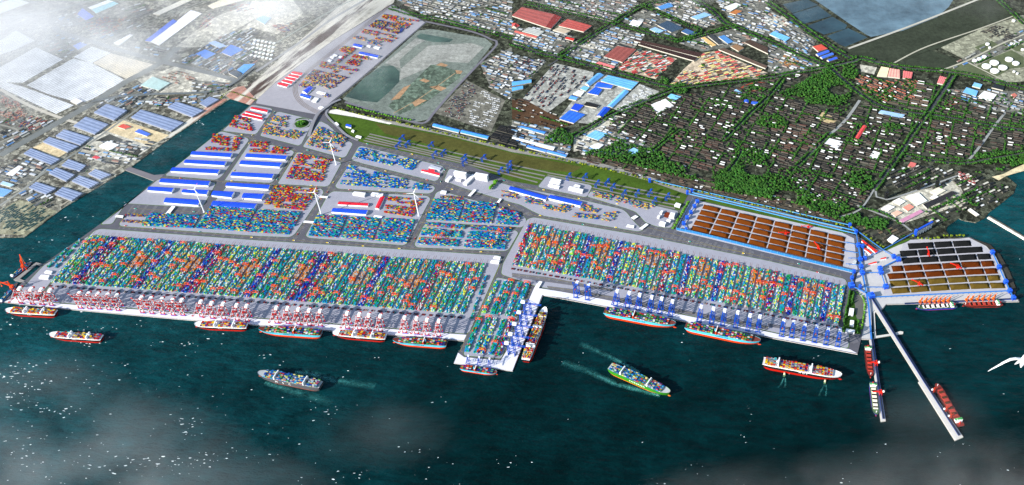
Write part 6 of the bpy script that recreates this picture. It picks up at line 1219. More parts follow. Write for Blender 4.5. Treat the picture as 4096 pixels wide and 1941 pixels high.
struct(mb.build('town_road', 'asphalt'))
r = thing('elevated_road', 'long grey elevated road curving over the warehouses towards the riverbed', 'bridge', (0, 0, 0)); mb = MB(); deck_ln = smooth_line(A1((640, 718), (760, 695), (860, 680), (1100, 665), (1400, 655), (1550, 625), (1640, 580), (1786, 470)), 0, 30)
le, ri = strip_pts([(p.x, p.y) for p in deck_ln], 24)
for i in range(len(le) - 1):
    P = [(ri[i].x, ri[i].y, 13), (ri[i + 1].x, ri[i + 1].y, 13), (le[i + 1].x, le[i + 1].y, 13), (le[i].x, le[i].y, 13)]; mb.hexa([(a, b, c - 2.5) for a, b, c in P] + P, hx('#7c8280'), top=hx('#62686a'))
mb.build('deck', 'asphalt', r)
for i in range(2, len(le), 3): m_ = MB(); m_.box((deck_ln[i].x, deck_ln[i].y, 3), (4, 4, 7.6), hx('#8a8c8a')); m_.build('pier', 'paint', r)
def near_road(P, extra=4):
    ok = np.zeros(len(P), bool)
    for ln, w in ROADLINES:
        a, b = ln[:-1], ln[1:]; d = b - a; L2 = (d ** 2).sum(1)
        t_ = np.clip(((P[:, None, :] - a[None]) * d[None]).sum(2) / L2[None], 0, 1)
        q = a[None] + t_[..., None] * d[None]; ok |= (np.sqrt(((P[:, None] - q) ** 2).sum(2)).min(1) < w / 2 + extra)
    return ok
def scatter_ok(P, avoid=True, extra=6):
    bad = near_road(P, extra)
    if avoid:
        for poly in LM: bad |= inpoly(P[:, 0], P[:, 1], poly)
    return ~bad
# ---- villages: rows of long low houses
HOUSES = []
VT = []
def village(zone, dirpx, name, pitch=21, ln=(34, 62), dep=11, hgt=(7, 13), roofs=None, wall='#4c4a44', keep=.86, gap=5, jit=.8, block=(150, 6), street=11, ground='#42443a', trees=.85, pale=.13):
    Z = [(p.x, p.y) for p in gp(zone, 3)]; a, b = gp(dirpx, 3); e = unit(b - a); n = Vector((-e.y, e.x))
    zs_ = np.array(Z); c = zs_.mean(0); R_ = np.abs(zs_ - c).max() * 1.5; out = []; E_, N_ = np.array(e), np.array(n)
    if ground: gs('village_ground', [zone], 3.2 + .004 * len(HOUSES) ** .5, 'lot', hx(ground))
    vt = []; y = -R_; j = 0
    while y < R_:
        rowlen = RNG.uniform(*ln); x0 = -R_; k = 0
        while x0 < R_:
            x = x0 + RNG.uniform(0, 4); xe = x0 + block[0] * (1 if block[0] < 900 else 1)
            while x + ln[0] < xe:
                L = min(RNG.uniform(*ln), xe - x); p = c + E_ * (x + L / 2) + N_ * (y + RNG.normal(0, jit)); x += L + gap; out.append((p[0], p[1], L))
            if RNG.random() < trees: p = c + E_ * (xe + street * .5) + N_ * y; vt.append(p); vt.append(p + N_ * pitch * .5)
            x0 = xe + street
        j += 1; y += pitch
        if j % block[1] == 0:
            if RNG.random() < trees + .2:
                x = -R_
                while x < R_:
                    if math.sin(x / 63. + y / 31.) > -.3: vt.append(c + E_ * x + N_ * (y - pitch * .5 + street * .5))
                    x += 12
            y += street
    A = np.array(out); m_ = inpoly(A[:, 0], A[:, 1], Z) & (RNG.random(len(A)) < keep); A = A[m_]
    if len(vt):
        T_ = np.array(vt); T_ = T_[inpoly(T_[:, 0], T_[:, 1], Z)]
        if len(T_): T_ = T_[scatter_ok(T_, True, 2)]; VT.extend(T_.tolist())
    if not len(A): return
    A = A[scatter_ok(A[:, :2], extra=9)]; rc = roofs or [hx('#101112'), hx('#161616'), hx('#1c1a19'), hx('#0e1011'), hx('#241c18'), hx('#3a2a24')]
    wc = hx('#d0d2d0')
    for x, y, L in A:
        pl = RNG.random() < pale
        HOUSES.append((x, y, L * (.6 if pl else 1), dep * RNG.uniform(.85, 1.2), RNG.uniform(*hgt), math.atan2(e.y, e.x) + RNG.normal(0, .01), wc if pl else rc[int(RNG.integers(len(rc)))], hx(wall, RNG.uniform(.7, 1.3)), name))
DK = None; BR_ = [hx('#44302a'), hx('#362620'), hx('#54382e'), hx('#1e1c1a'), hx('#181818')]; RDm = [hx('#c83c3c'), hx('#d85a58'), hx('#c83c3c'), hx('#f0eeec'), hx('#3a6a60'), hx('#2a3a4a')]; YLm = [hx('#e8d88c'), hx('#e8d88c'), hx('#d84a4a'), hx('#dc6a64'), hx('#6a4034'), hx('#3c4a5c')]
DIRV = A4((1000, 700), (1180, 735))
village(A3((700, 830), (900, 740), (1150, 660), (1240, 670), (1130, 900), (1000, 1040), (640, 900)), A3((840, 900), (1000, 945)), 'in the dark village beside the diagonal avenue', 22, keep=.93)
village(A3((1000, 800), (1170, 690), (1330, 680), (1720, 760), (1480, 1000), (1180, 900)), A3((1100, 780), (1300, 830)), 'in the dark village south of the oval', 22, keep=.93)
village(A3((1010, 1050), (1180, 910), (1480, 1000), (1590, 1010), (1560, 1110), (1500, 1200), (1180, 1180)), A3((1100, 1000), (1300, 1050)), 'in the brown roofed village by the wood', 22, roofs=BR_, keep=.9)
village(A4((0, 700), (80, 660), (250, 720), (400, 760), (540, 830), (430, 930), (180, 860), (0, 800)), A4((50, 720), (200, 755)), 'in the village south of the park', 24, keep=.8)
village(A4((0, 900), (200, 870), (420, 930), (220, 1150), (0, 1110)), A4((20, 940), (200, 985)), 'in the brown roofed village southwest of the park', 22, roofs=BR_, keep=.9)
village(A4((230, 1180), (440, 950), (640, 1010), (560, 1221), (300, 1221)), A4((300, 1080), (450, 1115)), 'in the black roofed village below the white complex', 20, keep=.95)
village(A4((450, 920), (580, 840), (720, 870), (940, 920), (860, 1100), (700, 1020), (560, 960)), A4((700, 920), (900, 965)), 'in the dense quarter around the red roof', 20, keep=.92)
village(A4((560, 1190), (650, 1020), (700, 1030), (900, 1100), (800, 1221)), A4((600, 1100), (750, 1135)), 'in the quarter around the white square roof', 22, keep=.85)
village(A4((980, 1010), (1110, 820), (1560, 890), (1420, 1120), (1010, 1080)), A4((1000, 960), (1250, 1010)), 'in the village between two light roads', 22, roofs=BR_ + [hx('#2a2826')] * 2, keep=.86)
village(A4((1600, 900), (1786, 930), (1786, 1040), (1490, 1080)), A4((1600, 950), (1750, 975)), 'in the east village', 24, keep=.8)
village(A4((1120, 780), (1220, 640), (1340, 640), (1786, 820), (1786, 890), (1560, 860)), A4((1200, 720), (1350, 755)), 'in the quarter by the east school', 26, keep=.7)
village(A4((1040, 570), (1190, 600), (1100, 780), (830, 720), (1020, 690)), A4((1050, 640), (1160, 660)), 'in the terraces beside the double tree row', 17, (60, 100), 9, roofs=[hx('#2a2826'), hx('#5a4638')], keep=.97)
village(A4((640, 530), (760, 545), (1040, 570), (1030, 690), (800, 730), (700, 680), (610, 590)), A4((700, 560), (800, 600)), 'in the leafy quarter east of the park', 28, (22, 44), 10, roofs=[hx('#a85a44'), hx('#7a4434'), hx('#8c5040')], keep=.75)
village(A4((0, 540), (230, 520), (320, 500), (100, 620), (0, 680)), A4((0, 600), (150, 630)), 'in the village west of the park', 22, keep=.85)
village(B4((0, 20), (90, -20), (300, 20), (450, 100), (700, 200), (520, 300), (180, 180), (0, 60)), B4((150, 120), (300, 165)), 'in the low town above the wood belt', 20, (20, 48), 10, (5, 9), keep=.9, pale=.18)
village(B4((180, 200), (560, 260), (700, 210), (640, 300), (500, 330), (240, 240)), B4((250, 190), (400, 225)), 'in the mixed quarter above the wood belt', 24, (18, 40), 10, (5, 8), roofs=BR_ + [hx('#d8d0bc'), hx('#2a2826')], keep=.75)
village(B4((830, 60), (1050, 20), (1320, 60), (1500, 120), (1690, 190), (1600, 280), (1450, 330), (1330, 170), (1000, 190), (820, 170)), B4((900, 110), (1060, 40)), 'in the works quarter at the east shore', 24, (20, 52), 14, (6, 12), pale=.16, trees=.3, roofs=[hx('#222422'), hx('#3a3c36'), hx('#c8c4b4'), hx('#1c1e20'), hx('#54504a')], keep=.75)
village(B4((600, 400), (820, 360), (1000, 500), (830, 560), (640, 470)), B4((700, 460), (850, 400)), 'in the low sheds behind the ore railway', 26, (20, 50), 14, (4, 7), roofs=[hx('#4a4436'), hx('#6a5a44'), hx('#2e2c28')], keep=.7, pale=.12)
village(B4((1090, 330), (1330, 230), (1400, 300), (1300, 400), (1130, 430)), B4((1130, 380), (1280, 310)), 'in the works by the north basin', 30, (24, 50), 14, (6, 10), roofs=[hx('#2a2c28'), hx('#4a4a40'), hx('#b8b09c')], keep=.7)
village(A3((745, 480), (880, 348), (1148, 412), (998, 550)), A3((800, 440), (860, 420)), 'in the red and white market rows', 16, (26, 48), 9, (5, 7), roofs=RDm, keep=.95, wall='#8c7c70', ground=None, trees=.05, pale=.05, block=(120, 5), street=9)
village(A3((1290, 400), (1340, 372), (1420, 362), (1780, 510), (1720, 543), (1340, 570)), A3((1340, 440), (1400, 425)), 'in the red and yellow market rows', 15, (30, 50), 10, (5, 7), roofs=YLm, keep=.95, wall='#8c7c64', ground=None, trees=.05, pale=.05, block=(120, 5), street=9)
village(A3((1110, 590), (1210, 485), (1300, 510), (1340, 570), (1220, 600)), A3((1150, 570), (1230, 545)), 'in the cream and pink market rows', 15, (26, 44), 9, (5, 7), roofs=YLm, keep=.95, wall='#8c7c64', ground=None, trees=.05, pale=.05, block=(120, 5), street=9)
village(A3((0, 690), (120, 690), (300, 800), (430, 870), (300, 900), (0, 840)), A3((0, 740), (200, 800)), 'in the brown yard below the mixed lot', 30, (16, 40), 12, (4, 7), roofs=BR_ + [hx('#b0aca0')], keep=.4, ground=None, trees=.05)
village(S((2890, 560), (3000, 450), (3080, 400), (3130, 440), (3075, 560), (3062, 690), (2960, 640), (2900, 600)), A4((50, 720), (200, 755)), 'in the village between the two woods', 22, keep=.8)
village(S((3400, 480), (3470, 400), (3530, 440), (3700, 465), (3660, 520), (3560, 545), (3480, 520)), A4((700, 800), (850, 830)), 'in the quarter south of the park avenue', 22, keep=.75)
village(S((2750, 385), (2900, 350), (3090, 325), (3115, 365), (2990, 445), (2810, 405)), A4((0, 600), (150, 630)), 'in the village below the oval', 22, keep=.8)
village(S((2290, 632), (2500, 690), (2760, 752), (3000, 806), (3380, 900), (3390, 872), (3100, 775), (2800, 705), (2400, 625)), MM((400, 90), (1200, 280)), 'in the sheds between wood and railway', 17, (16, 44), 10, (4, 6), roofs=BR_ + [hx('#6a5444'), hx('#8c8474')], keep=.5, ground='#4c463a', trees=.25)
village(S((1960, 535), (2050, 490), (2085, 540), (2065, 595), (2010, 602)), S((1960, 540), (2060, 565)), 'in the black roofed sheds by the rail trees', 17, (50, 90), 14, (6, 8), roofs=[hx('#0c0c0e'), hx('#121214')], keep=.95, trees=.05, pale=0)
IND = [hx('#b4b8bc'), hx('#c4c8ca'), hx('#6c94b8'), hx('#4a74a4'), hx('#8c9498'), hx('#2c3034'), hx('#24282c'), hx('#9a9a90'), hx('#6c7074'), hx('#54585c'), hx('#8a6a5c')]
for z_, d_, nm, kp, pit in [(A3((0, 200), (200, 190), (440, 260), (300, 390), (0, 300)), A3((0, 250), (150, 290)), 'in the works below the red factories', .6, 38), (A3((120, 0), (860, 0), (900, 40), (690, 150), (360, 80)), A3((300, 30), (450, 65)), 'in the hazy works along the top edge', .6, 40), (A3((420, 300), (700, 180), (930, 250), (720, 480), (360, 390)), A3((450, 330), (600, 370)), 'in the works west of the brown depot', .65, 36), (A3((760, 150), (930, 60), (1180, 180), (1130, 270), (960, 220)), A3((800, 120), (950, 165)), 'around the slate blue hall', .45, 40), (A3((930, 30), (1250, 0), (1480, 160), (1320, 200), (1060, 90)), A3((1000, 50), (1200, 110)), 'in the works at the top centre', .6, 40), (A3((1420, 0), (1786, 0), (1786, 260), (1560, 180)), A3((1500, 100), (1700, 160)), 'in the works at the top right', .5, 40), (A3((1160, 300), (1540, 200), (1780, 300), (1440, 340), (1330, 360)), A3((1200, 310), (1350, 345)), 'around the ochre hall', .4, 40), (A4((0, 60), (180, 170), (340, 280), (280, 400), (180, 350), (0, 240)), A4((50, 120), (180, 190)), 'beside the salt pond avenue', .6, 36), (A4((0, 300), (300, 420), (420, 470), (100, 530), (0, 500)), A4((50, 420), (200, 470)), 'in the yards northwest of the park', .55, 38),
    (A2((1190, 120), (1786, 30), (1786, 250), (1400, 180)), A2((1300, 80), (1450, 120)), 'in the hazy works beyond the basin', .65, 40), (A2((980, 0), (1786, -10), (1786, 20), (1180, 110)), A2((1100, 20), (1300, 70)), 'in the far hazy works', .6, 40), (A2((1560, 440), (1786, 330), (1786, 700), (1640, 620)), A2((1600, 500), (1720, 535)), 'in the dark sheds beside the parking lot', .6, 32), (A3((0, 380), (240, 430), (120, 560), (0, 550)), A3((0, 420), (120, 455)), 'in the container depot west of the mixed lot', .55, 30), (A3((430, 960), (640, 880), (860, 940), (1000, 1060), (760, 1080), (480, 1080)), A3((500, 990), (640, 1030)), 'in the pale works west of the wood', .6, 30), (A3((0, 840), (300, 900), (430, 960), (380, 1090), (0, 1000)), A3((50, 900), (250, 950)), 'in the sheds beside the rail trees', .45, 34), (A4((1220, 620), (1786, 640), (1786, 800), (1480, 760)), A4((1300, 640), (1450, 680)), 'around the white square hall', .45, 36), (A4((1210, 500), (1440, 360), (1786, 200), (1786, 300), (1480, 440)), A4((1250, 480), (1400, 410)), 'in the oil terminal', .35, 36),
    (A1((0, 830), (200, 840), (390, 850), (160, 980), (0, 1060)), A1((0, 950), (150, 870)), 'left of the lower avenue', .5, 34), (A1((660, 735), (900, 610), (1110, 560), (1150, 620), (1000, 725), (830, 790)), A1((700, 740), (850, 660)), 'between avenue and elevated road', .5, 34), (A1((860, 130), (1010, 175), (760, 270), (640, 280), (930, 180)), A1((700, 270), (850, 200)), 'beside the hazy railway', .5, 36), (A1((940, 330), (1200, 330), (1340, 480), (1120, 430)), A1((1000, 370), (1200, 410)), 'at the hazy crossing', .5, 36), (A1((1180, 700), (1500, 640), (1560, 670), (1380, 730)), A1((1200, 690), (1400, 660)), 'under the elevated road end', .5, 32), (B1((60, 230), (200, 180), (380, 230), (330, 330), (180, 250)), B1((100, 240), (200, 190)), 'above the gridded lot', .45, 34), (B1((440, 60), (620, 20), (620, 90), (500, 110)), B1((450, 80), (560, 40)), 'between two grey warehouses', .45, 34),
    (A1((360, 130), (520, 80), (620, 140), (560, 180), (440, 190)), A1((400, 160), (500, 120)), 'in the hazy left corner', .5, 40), (A1((250, 300), (420, 240), (620, 300), (500, 400), (440, 400)), A1((300, 320), (420, 270)), 'beside the white fields', .5, 36), (A1((1250, 420), (1560, 250), (1786, 190), (1786, 440), (1560, 520), (1330, 470)), A1((1300, 430), (1500, 310)), 'around the hazy blue halls', .55, 36), (A1((1340, 560), (1640, 580), (1560, 640), (1350, 640)), A1((1400, 600), (1550, 610)), 'in the ring road yard', .4, 32), (A1((880, 690), (1190, 680), (1200, 740), (990, 750)), A1((900, 720), (1050, 730)), 'below the elevated road', .5, 34), (A1((540, 1050), (700, 980), (1150, 960), (880, 1160), (620, 1120)), A1((600, 1070), (800, 1110)), 'on the building site by the canal', .4, 36), (A1((80, 1110), (200, 1100), (420, 1160), (330, 1221), (60, 1221)), A1((120, 1150), (250, 1190)), 'at the lower avenue end', .5, 34), (B1((0, 40), (200, 10), (330, 30), (180, 150), (0, 130)), B1((20, 60), (150, 100)), 'at the left frame edge', .45, 36), (A1((830, 60), (1000, 20), (1080, 90), (960, 130)), A1((850, 80), (980, 40)), 'behind the railway in the haze', .4, 40)]:
    village(z_, d_, nm, pit * .8, (18, 60), 17, (4, 8), roofs=IND, keep=min(.95, kp * (1.35 if d_[0][0] > 1700 else 1.7)), gap=9, jit=4, wall='#8c8a84', ground='#6a6a62' if d_[0][0] < 3900 else None, trees=.12 if d_[0][0] > 1700 else .02, pale=.1, block=(200, 5), street=16)
hp = np.array([PIX((h[0], h[1], 3)) for h in HOUSES]); vis = (hp[:, 0] > 0) & (hp[:, 0] < 4096) & (hp[:, 1] > 0) & (hp[:, 1] < 1941)
size = np.array([h[2] * (h[3] + h[4]) for h in HOUSES]) * (hp[:, 1] + 600); order = np.argsort(-size * vis); top = set(order[:290].tolist())
RN_ = lambda c: ('dark' if sum(c[:3]) < .12 else 'blue' if c[2] > c[0] * 1.5 else 'red' if c[0] > c[2] * 2.2 and c[0] > c[1] * 2 else 'brown' if c[0] > c[2] * 1.5 and sum(c[:3]) < .6 else 'cream' if c[0] > c[2] * 1.3 else 'pale grey')
def house_mesh(mb, x, y, L, D, h, a, roof, wall, z=3.0):
    e = Vector((math.cos(a), math.sin(a), 0)); n = Vector((-e.y, e.x, 0)); c = Vector((x, y, z)); k = [c + e * s * L / 2 + n * t * D / 2 for s, t in ((-1, -1), (1, -1), (1, 1), (-1, 1))]; up = Vector((0, 0, h)); R1, R2 = c - e * L / 2 + up * 1.28, c + e * L / 2 + up * 1.28; K = [p + up for p in k]
    mb.quad(k[0], k[1], K[1], K[0], wall); mb.quad(k[2], k[3], K[3], K[2], wall); mb.ngon([k[1], k[2], K[2], R2, K[1]], wall); mb.ngon([k[3], k[0], K[0], R1, K[3]], wall)
    mb.quad(K[0], K[1], R2, R1, roof); mb.quad(K[2], K[3], R1, R2, roof)
rest = MB()
for i, h in enumerate(HOUSES):
    if i in top:
        mb = MB(); house_mesh(mb, 0, 0, *h[2:8], z=0); o = mb.build('house', 'roof'); o.location = (h[0], h[1], 3.0); tag(o, '%s roofed long building %s' % (RN_(h[6]), h[8]), 'house', 'buildings ' + h[8])
    else: house_mesh(rest, *h[:8])
tag(rest.build('houses', 'roof'), 'small houses and sheds spread through the town', 'houses', None, 'stuff')
# ---- container and vehicle lots in the town: add to the container mass
def lot(zone, dirpx, pitch, cl, cw, palette, keep=.6, tiers=1, run=(3, 8), th=2.6, z=3.6):
    Z = [(p.x, p.y) for p in gp(zone, 3)]; a, b = gp(dirpx, 3); e = unit(b - a); n = Vector((-e.y, e.x)); zs_ = np.array(Z); c = zs_.mean(0); R_ = np.abs(zs_ - c).max() * 1.5; y = -R_
    while y < R_:
        x = -R_
        while x < R_:
            k_ = int(RNG.integers(*run)); p = c + np.array(e) * x + np.array(n) * y; x += k_ * cl + cl
            q = c + np.array(e) * (x - cl) + np.array(n) * y
            if RNG.random() > keep or not inpoly(np.array([p[0], q[0]]), np.array([p[1], q[1]]), Z).all(): continue
            Hm = RNG.integers(1, tiers + 1, size=(k_, 2)); Hm = np.where(RNG.random(Hm.shape) < .15, 0, Hm)
            stacks(Vector(p), e, n, cl, cw, Hm, palette, th=th, z=z)
        y += pitch
L_RB = pal(('#a84a40', 4), ('#34488c', 3), ('#8c8c88', 1), ('#c87860', 2), ('#3a7a80', 1), ('#d0a050', 1)); L_PK = pal(('#c08878', 3), ('#8c9890', 2), ('#c8b8a0', 2), ('#a85a50', 2)); L_DK = pal(('#28303c', 4), ('#8c3c34', 2), ('#3c4c6c', 2), ('#b0b0a8', 2), ('#48423c', 2)); L_WH = pal(('#eef0f0', 6), ('#c8ccd0', 2), ('#98a0a8', 1)); L_GN = pal(('#3c5c54', 4), ('#5a7068', 3), ('#345050', 2))
for zone, d_, pit, cl, cw, p_, kp, ti in [
 (A1((520, 185), (870, 78), (930, 170), (690, 272)), A1((550, 200), (850, 110)), 26, 14, 7, L_RB, .65, 3), (A1((-20, 670), (150, 722), (200, 830), (-20, 850)), A1((0, 700), (150, 760)), 22, 14, 8, L_PK, .85, 3), (A1((60, 850), (190, 782), (360, 840), (220, 945)), A1((60, 860), (200, 790)), 24, 13, 8, L_RB, .6, 2), (A1((1380, 165), (1480, 92), (1535, 110), (1420, 215)), A1((1390, 170), (1490, 100)), 22, 13, 7, L_RB, .7, 2), (A1((1080, 530), (1250, 470), (1380, 560), (1250, 605)), A1((1100, 530), (1250, 570)), 26, 14, 7, L_PK, .6, 2), (A1((860, 640), (1000, 600), (1060, 640), (960, 675)), A1((880, 640), (1000, 620)), 24, 13, 7, L_RB, .6, 2), (A1((1340, 600), (1440, 560), (1560, 600), (1420, 645)), A1((1350, 600), (1500, 610)), 30, 13, 7, L_RB, .4, 2), (A1((1040, 700), (1180, 680), (1200, 740), (1080, 765)), A1((1050, 710), (1180, 740)), 24, 13, 7, L_RB, .6, 2),
 (B1((-20, 338), (140, 262), (395, 342), (183, 505), (-20, 495)), B1((0, 400), (120, 325)), 20, 14, 7, L_GN, .95, 1), (A1((1560, 45), (1786, 0), (1786, 130), (1600, 85)), A1((1600, 60), (1750, 20)), 24, 14, 7, L_RB, .6, 2), (A2((90, 180), (240, 150), (270, 215), (150, 235)), A2((100, 180), (230, 210)), 24, 14, 7, L_RB, .7, 2), (A1((0, 850), (60, 850), (90, 900), (0, 940)), A1((0, 870), (60, 900)), 22, 13, 7, L_RB, .6, 2),
 (A2((1255, 790), (1470, 565), (1560, 620), (1440, 850)), A2((1260, 800), (1350, 820)), 22, 9, 6, L_DK, .75, 1), (A2((1440, 850), (1560, 620), (1738, 705), (1640, 918)), A2((1460, 840), (1560, 865)), 24, 8, 5, L_WH, .55, 1), (A3((85, 690), (300, 445), (560, 508), (550, 555), (250, 778)), A3((150, 640), (250, 530)), 30, 11, 8, L_DK, .62, 2), (A3((712, 750), (890, 592), (1018, 640), (780, 790)), A3((730, 740), (840, 770)), 20, 11, 6, L_WH, .85, 1), (A3((0, 390), (240, 435), (110, 560), (0, 545)), A3((0, 430), (120, 470)), 26, 13, 7, L_DK, .6, 2), (A4((60, 370), (180, 390), (270, 450), (130, 500), (50, 440)), A4((80, 400), (200, 440)), 24, 13, 7, pal(('#d08a40', 4), ('#c8b890', 2), ('#8c6a50', 2)), .7, 1), (A4((1470, 240), (1620, 165), (1786, 260), (1786, 300), (1600, 285)), A4((1480, 250), (1640, 180)), 24, 12, 9, pal(('#2c2a26', 4), ('#46423a', 3), ('#6a5c4c', 2)), .75, 1), (A3((460, 20), (860, 10), (900, 50), (700, 150), (480, 100)), A3((500, 60), (650, 95)), 26, 12, 8, pal(('#9c8078', 3), ('#a8a8a4', 3), ('#7c3c38', 1), ('#6a707c', 2)), .6, 1), (A3((1640, 120), (1786, 60), (1786, 190), (1700, 180)), A3((1650, 130), (1780, 165)), 26, 12, 8, pal(('#c8c8c4', 3), ('#8c5a50', 2), ('#5a6470', 2)), .6, 1)]:
    lot(zone, d_, pit, cl, cw, p_, kp, ti)
tag(yards.build('stacked_containers', 'crate'), 'countless coloured shipping containers stacked over the port yards', 'containers', None, 'stuff')
# ================================================================ trees
def ico(n=1):
    import bmesh
    bm = bmesh.new(); bmesh.ops.create_icosphere(bm, subdivisions=n, radius=1); v = np.array([x.co[:] for x in bm.verts]); f = np.array([[q.index for q in p.verts] for p in bm.faces]); bm.free(); return v, f
IV, IF = ico(2); IV0, IF0 = ico(1)
LUMPV = ico(1)
def crown_geo(rng, r, h, lumps, base, fine=True, cone=False):
    V, F = (IV, IF) if fine else (IV0, IF0); vs, fs, n = [], [], 0
    for i in range(lumps):
        a = rng.uniform(0, 2 * math.pi); u = i / max(1, lumps - 1); rad = r * (.62 if not cone else .8) * (0 if i == 0 else 1) * rng.uniform(.6, 1); z = base + h * (.35 + .5 * (rng.random() if i else .5))
        k = r * rng.uniform(.42, .66) if i else r * .72
        if cone: z = base + h * u * .85; k = r * (1 - u * .75); rad = r * .1
        disp = 1 + rng.normal(0, .16, size=(len(V), 1))
        vs.append(V * disp * np.array([k, k, k * (.8 if not cone else 1.2)]) + np.array([rad * math.cos(a), rad * math.sin(a), z])); fs.append(F + n); n += len(V)
    return np.concatenate(vs), np.concatenate(fs)
def np_mesh(name, v, f, cols, mat):
    me = bpy.data.meshes.new(name); n = len(f); me.vertices.add(len(v)); me.vertices.foreach_set('co', v.astype(np.float32).ravel()); me.loops.add(n * 3); me.loops.foreach_set('vertex_index', f.astype(np.int32).ravel()); me.polygons.add(n); me.polygons.foreach_set('loop_start', np.arange(0, n * 3, 3, dtype=np.int32))
    a = me.attributes.new('Col', 'FLOAT_COLOR', 'FACE'); a.data.foreach_set('color', cols.astype(np.float32).ravel()); me.materials.append(M[mat]); me.update(calc_edges=True); return me
LEAF = {'dark': [hx('#2a5218'), hx('#214614'), hx('#376424')], 'yellow': [hx('#62741a'), hx('#546816'), hx('#707e20')], 'bright': [hx('#50821e'), hx('#5c8e24'), hx('#42741a')]}
KEYS = {'broad': ('dark', 10.5, 13, 6, False), 'yellow': ('yellow', 9.5, 9, 6, False), 'cone': ('dark', 6.5, 18, 5, True), 'bush': ('bright', 6.5, 6, 5, False), 'bright': ('bright', 9.5, 11, 6, False)}
PROTO = {}
def tree_mesh(kind, v):
    k = (kind, v)
    if k not in PROTO:
        rng = np.random.default_rng(100 + v * 7 + len(kind)); lf, r, h, lm, cone = KEYS[kind]
        vs, fs = crown_geo(rng, r, h, lm + 2, 4 if kind != 'bush' else .5, True, cone); cols = np.array(LEAF[lf])[rng.integers(0, 3, len(fs))]
        crown = np_mesh('crown', vs, fs, cols, 'leaf'); mb = MB(); mb.cyl((0, 0, 0), .9, .45, 9 if kind != 'bush' else 3, 7, hx('#5a4632'))
        for a in (0, 2.1, 4.2): mb.bar((0, 0, 5 if kind != 'bush' else 1), (3.4 * math.cos(a), 3.4 * math.sin(a), 10 if kind != 'bush' else 3.5), .45, .45, hx('#5a4632'))
        tr = mb.build('trunk', 'paint'); tm = tr.data; bpy.data.objects.remove(tr); PROTO[k] = (crown, tm)
    return PROTO[k]
TREES = []   # x, y, z, scale, kind, label, group, priority
def add_tree(x, y, z, s, kind, label, group, pr=0): TREES.append((x, y, z, s, kind, label, group, pr))
def tree_row(px, z, step, kind, text, group, s=1.0, off=0, jit=2, pr=1, end='west', pairs=0):
    ln = smooth_line(px, z, step); i = 0
    if off: le, ri = strip_pts([(p.x, p.y) for p in ln], abs(off) * 2); ln = [Vector((q.x, q.y, z)) for q in (le if off > 0 else ri)]
    for j, p in enumerate(ln):
        if pairs and j % 4 == 3: continue
        add_tree(p.x + RNG.normal(0, jit), p.y + RNG.normal(0, jit), z, s * RNG.uniform(.8, 1.15), kind, '%s, %s from %s end' % (text, ordn(i), end), group, pr); i += 1
def wood(zone, z, sp, kind, label, group, s=1.0, keep=.92, pr=0, patch=None):
    Z = np.array([(p.x, p.y) for p in gp(zone, z)]); lo, hi = Z.min(0), Z.max(0); X, Y = np.meshgrid(np.arange(lo[0], hi[0], sp), np.arange(lo[1], hi[1], sp)); P = np.stack([X.ravel(), Y.ravel()], 1) + RNG.uniform(-.45, .45, (X.size, 2)) * sp
    P = P[inpoly(P[:, 0], P[:, 1], Z) & (RNG.random(len(P)) < keep)]
    # clearings from a smooth field
    f = np.sin(P[:, 0] / 71. + P[:, 1] / 113.) + np.sin(P[:, 1] / 57. - P[:, 0] / 149.); P = P[f > (-1.25 if patch is None else patch)]
    if len(P): P = P[scatter_ok(P, True, 4)]
    for x, y in P: add_tree(x, y, z, s * RNG.uniform(.75, 1.2), kind, label, group, pr)
tree_row(S((1334, 433), (1425, 456), (1597, 493), (1827, 548), (2048, 596), (2277, 648), (2484, 694)) + MM((330, 85), (640, 155), (800, 190), (1200, 290), (1700, 390), (2100, 490), (2330, 548)), 3.5, 19, 'yellow', 'yellow green tree in the row along the railway', 'yellow green trees along the railway', 1.0, pairs=1, pr=0)
tree_row(A2((640, 745), (760, 775), (930, 815), (1080, 845)), 3.5, 20, 'bright', 'green tree in the short row below the fenced basin', 'green trees below the basin', .9)
tree_row(OO((1300, 712), (1360, 735), (1500, 742), (1590, 732), (1650, 710), (1880, 706)), 6, 22, 'yellow', 'yellow green tree in the arc behind the coal heaps', 'yellow green trees behind the coal yard', 1.0)
tree_row(OO((735, 680), (850, 765), (960, 838)), 6, 22, 'yellow', 'yellow green tree beside the belt above the red hall', 'yellow green trees by the red hall', .7)
tree_row(MM((652, 288), (600, 380), (550, 470), (495, 560)), 6.2, 15, 'bright', 'light green tree in the row west of the ore yard', 'light green trees west of the ore yard', .9, end='north')
tree_row(C4((478, 96), (462, 170), (445, 260), (436, 325)), 6.5, 15, 'cone', 'conical tree on the park strip, west row', 'conical trees on the park strip', 1.0, end='north')
tree_row(C4((497, 108), (488, 170)), 6.5, 15, 'cone', 'conical tree on the park strip, short inner row', 'conical trees on the park strip', 1.0, end='north')
tree_row(C4((524, 270), (520, 335)), 6.5, 13, 'cone', 'conical tree on the park strip, southeast row', 'conical trees on the park strip', .9, end='north')
tree_row(C4((512, 102), (548, 125), (562, 180), (556, 240), (545, 312)), 6.5, 12, 'bush', 'bright green bush in the curved hedge row at the causeway', 'bright bushes along the causeway', 1.0, end='north', jit=1.5)
c = G(*GG((912, 225))[0], 6.4)
for i in range(11):
    a = i * 2.4; rr = 9 * math.sqrt(i); add_tree(c.x + rr * math.cos(a), c.y + rr * math.sin(a), 6.4, .95, 'bright' if i % 3 == 0 else 'broad', 'tree in the round planting inside the roundabout', 'trees in the roundabout', 1)
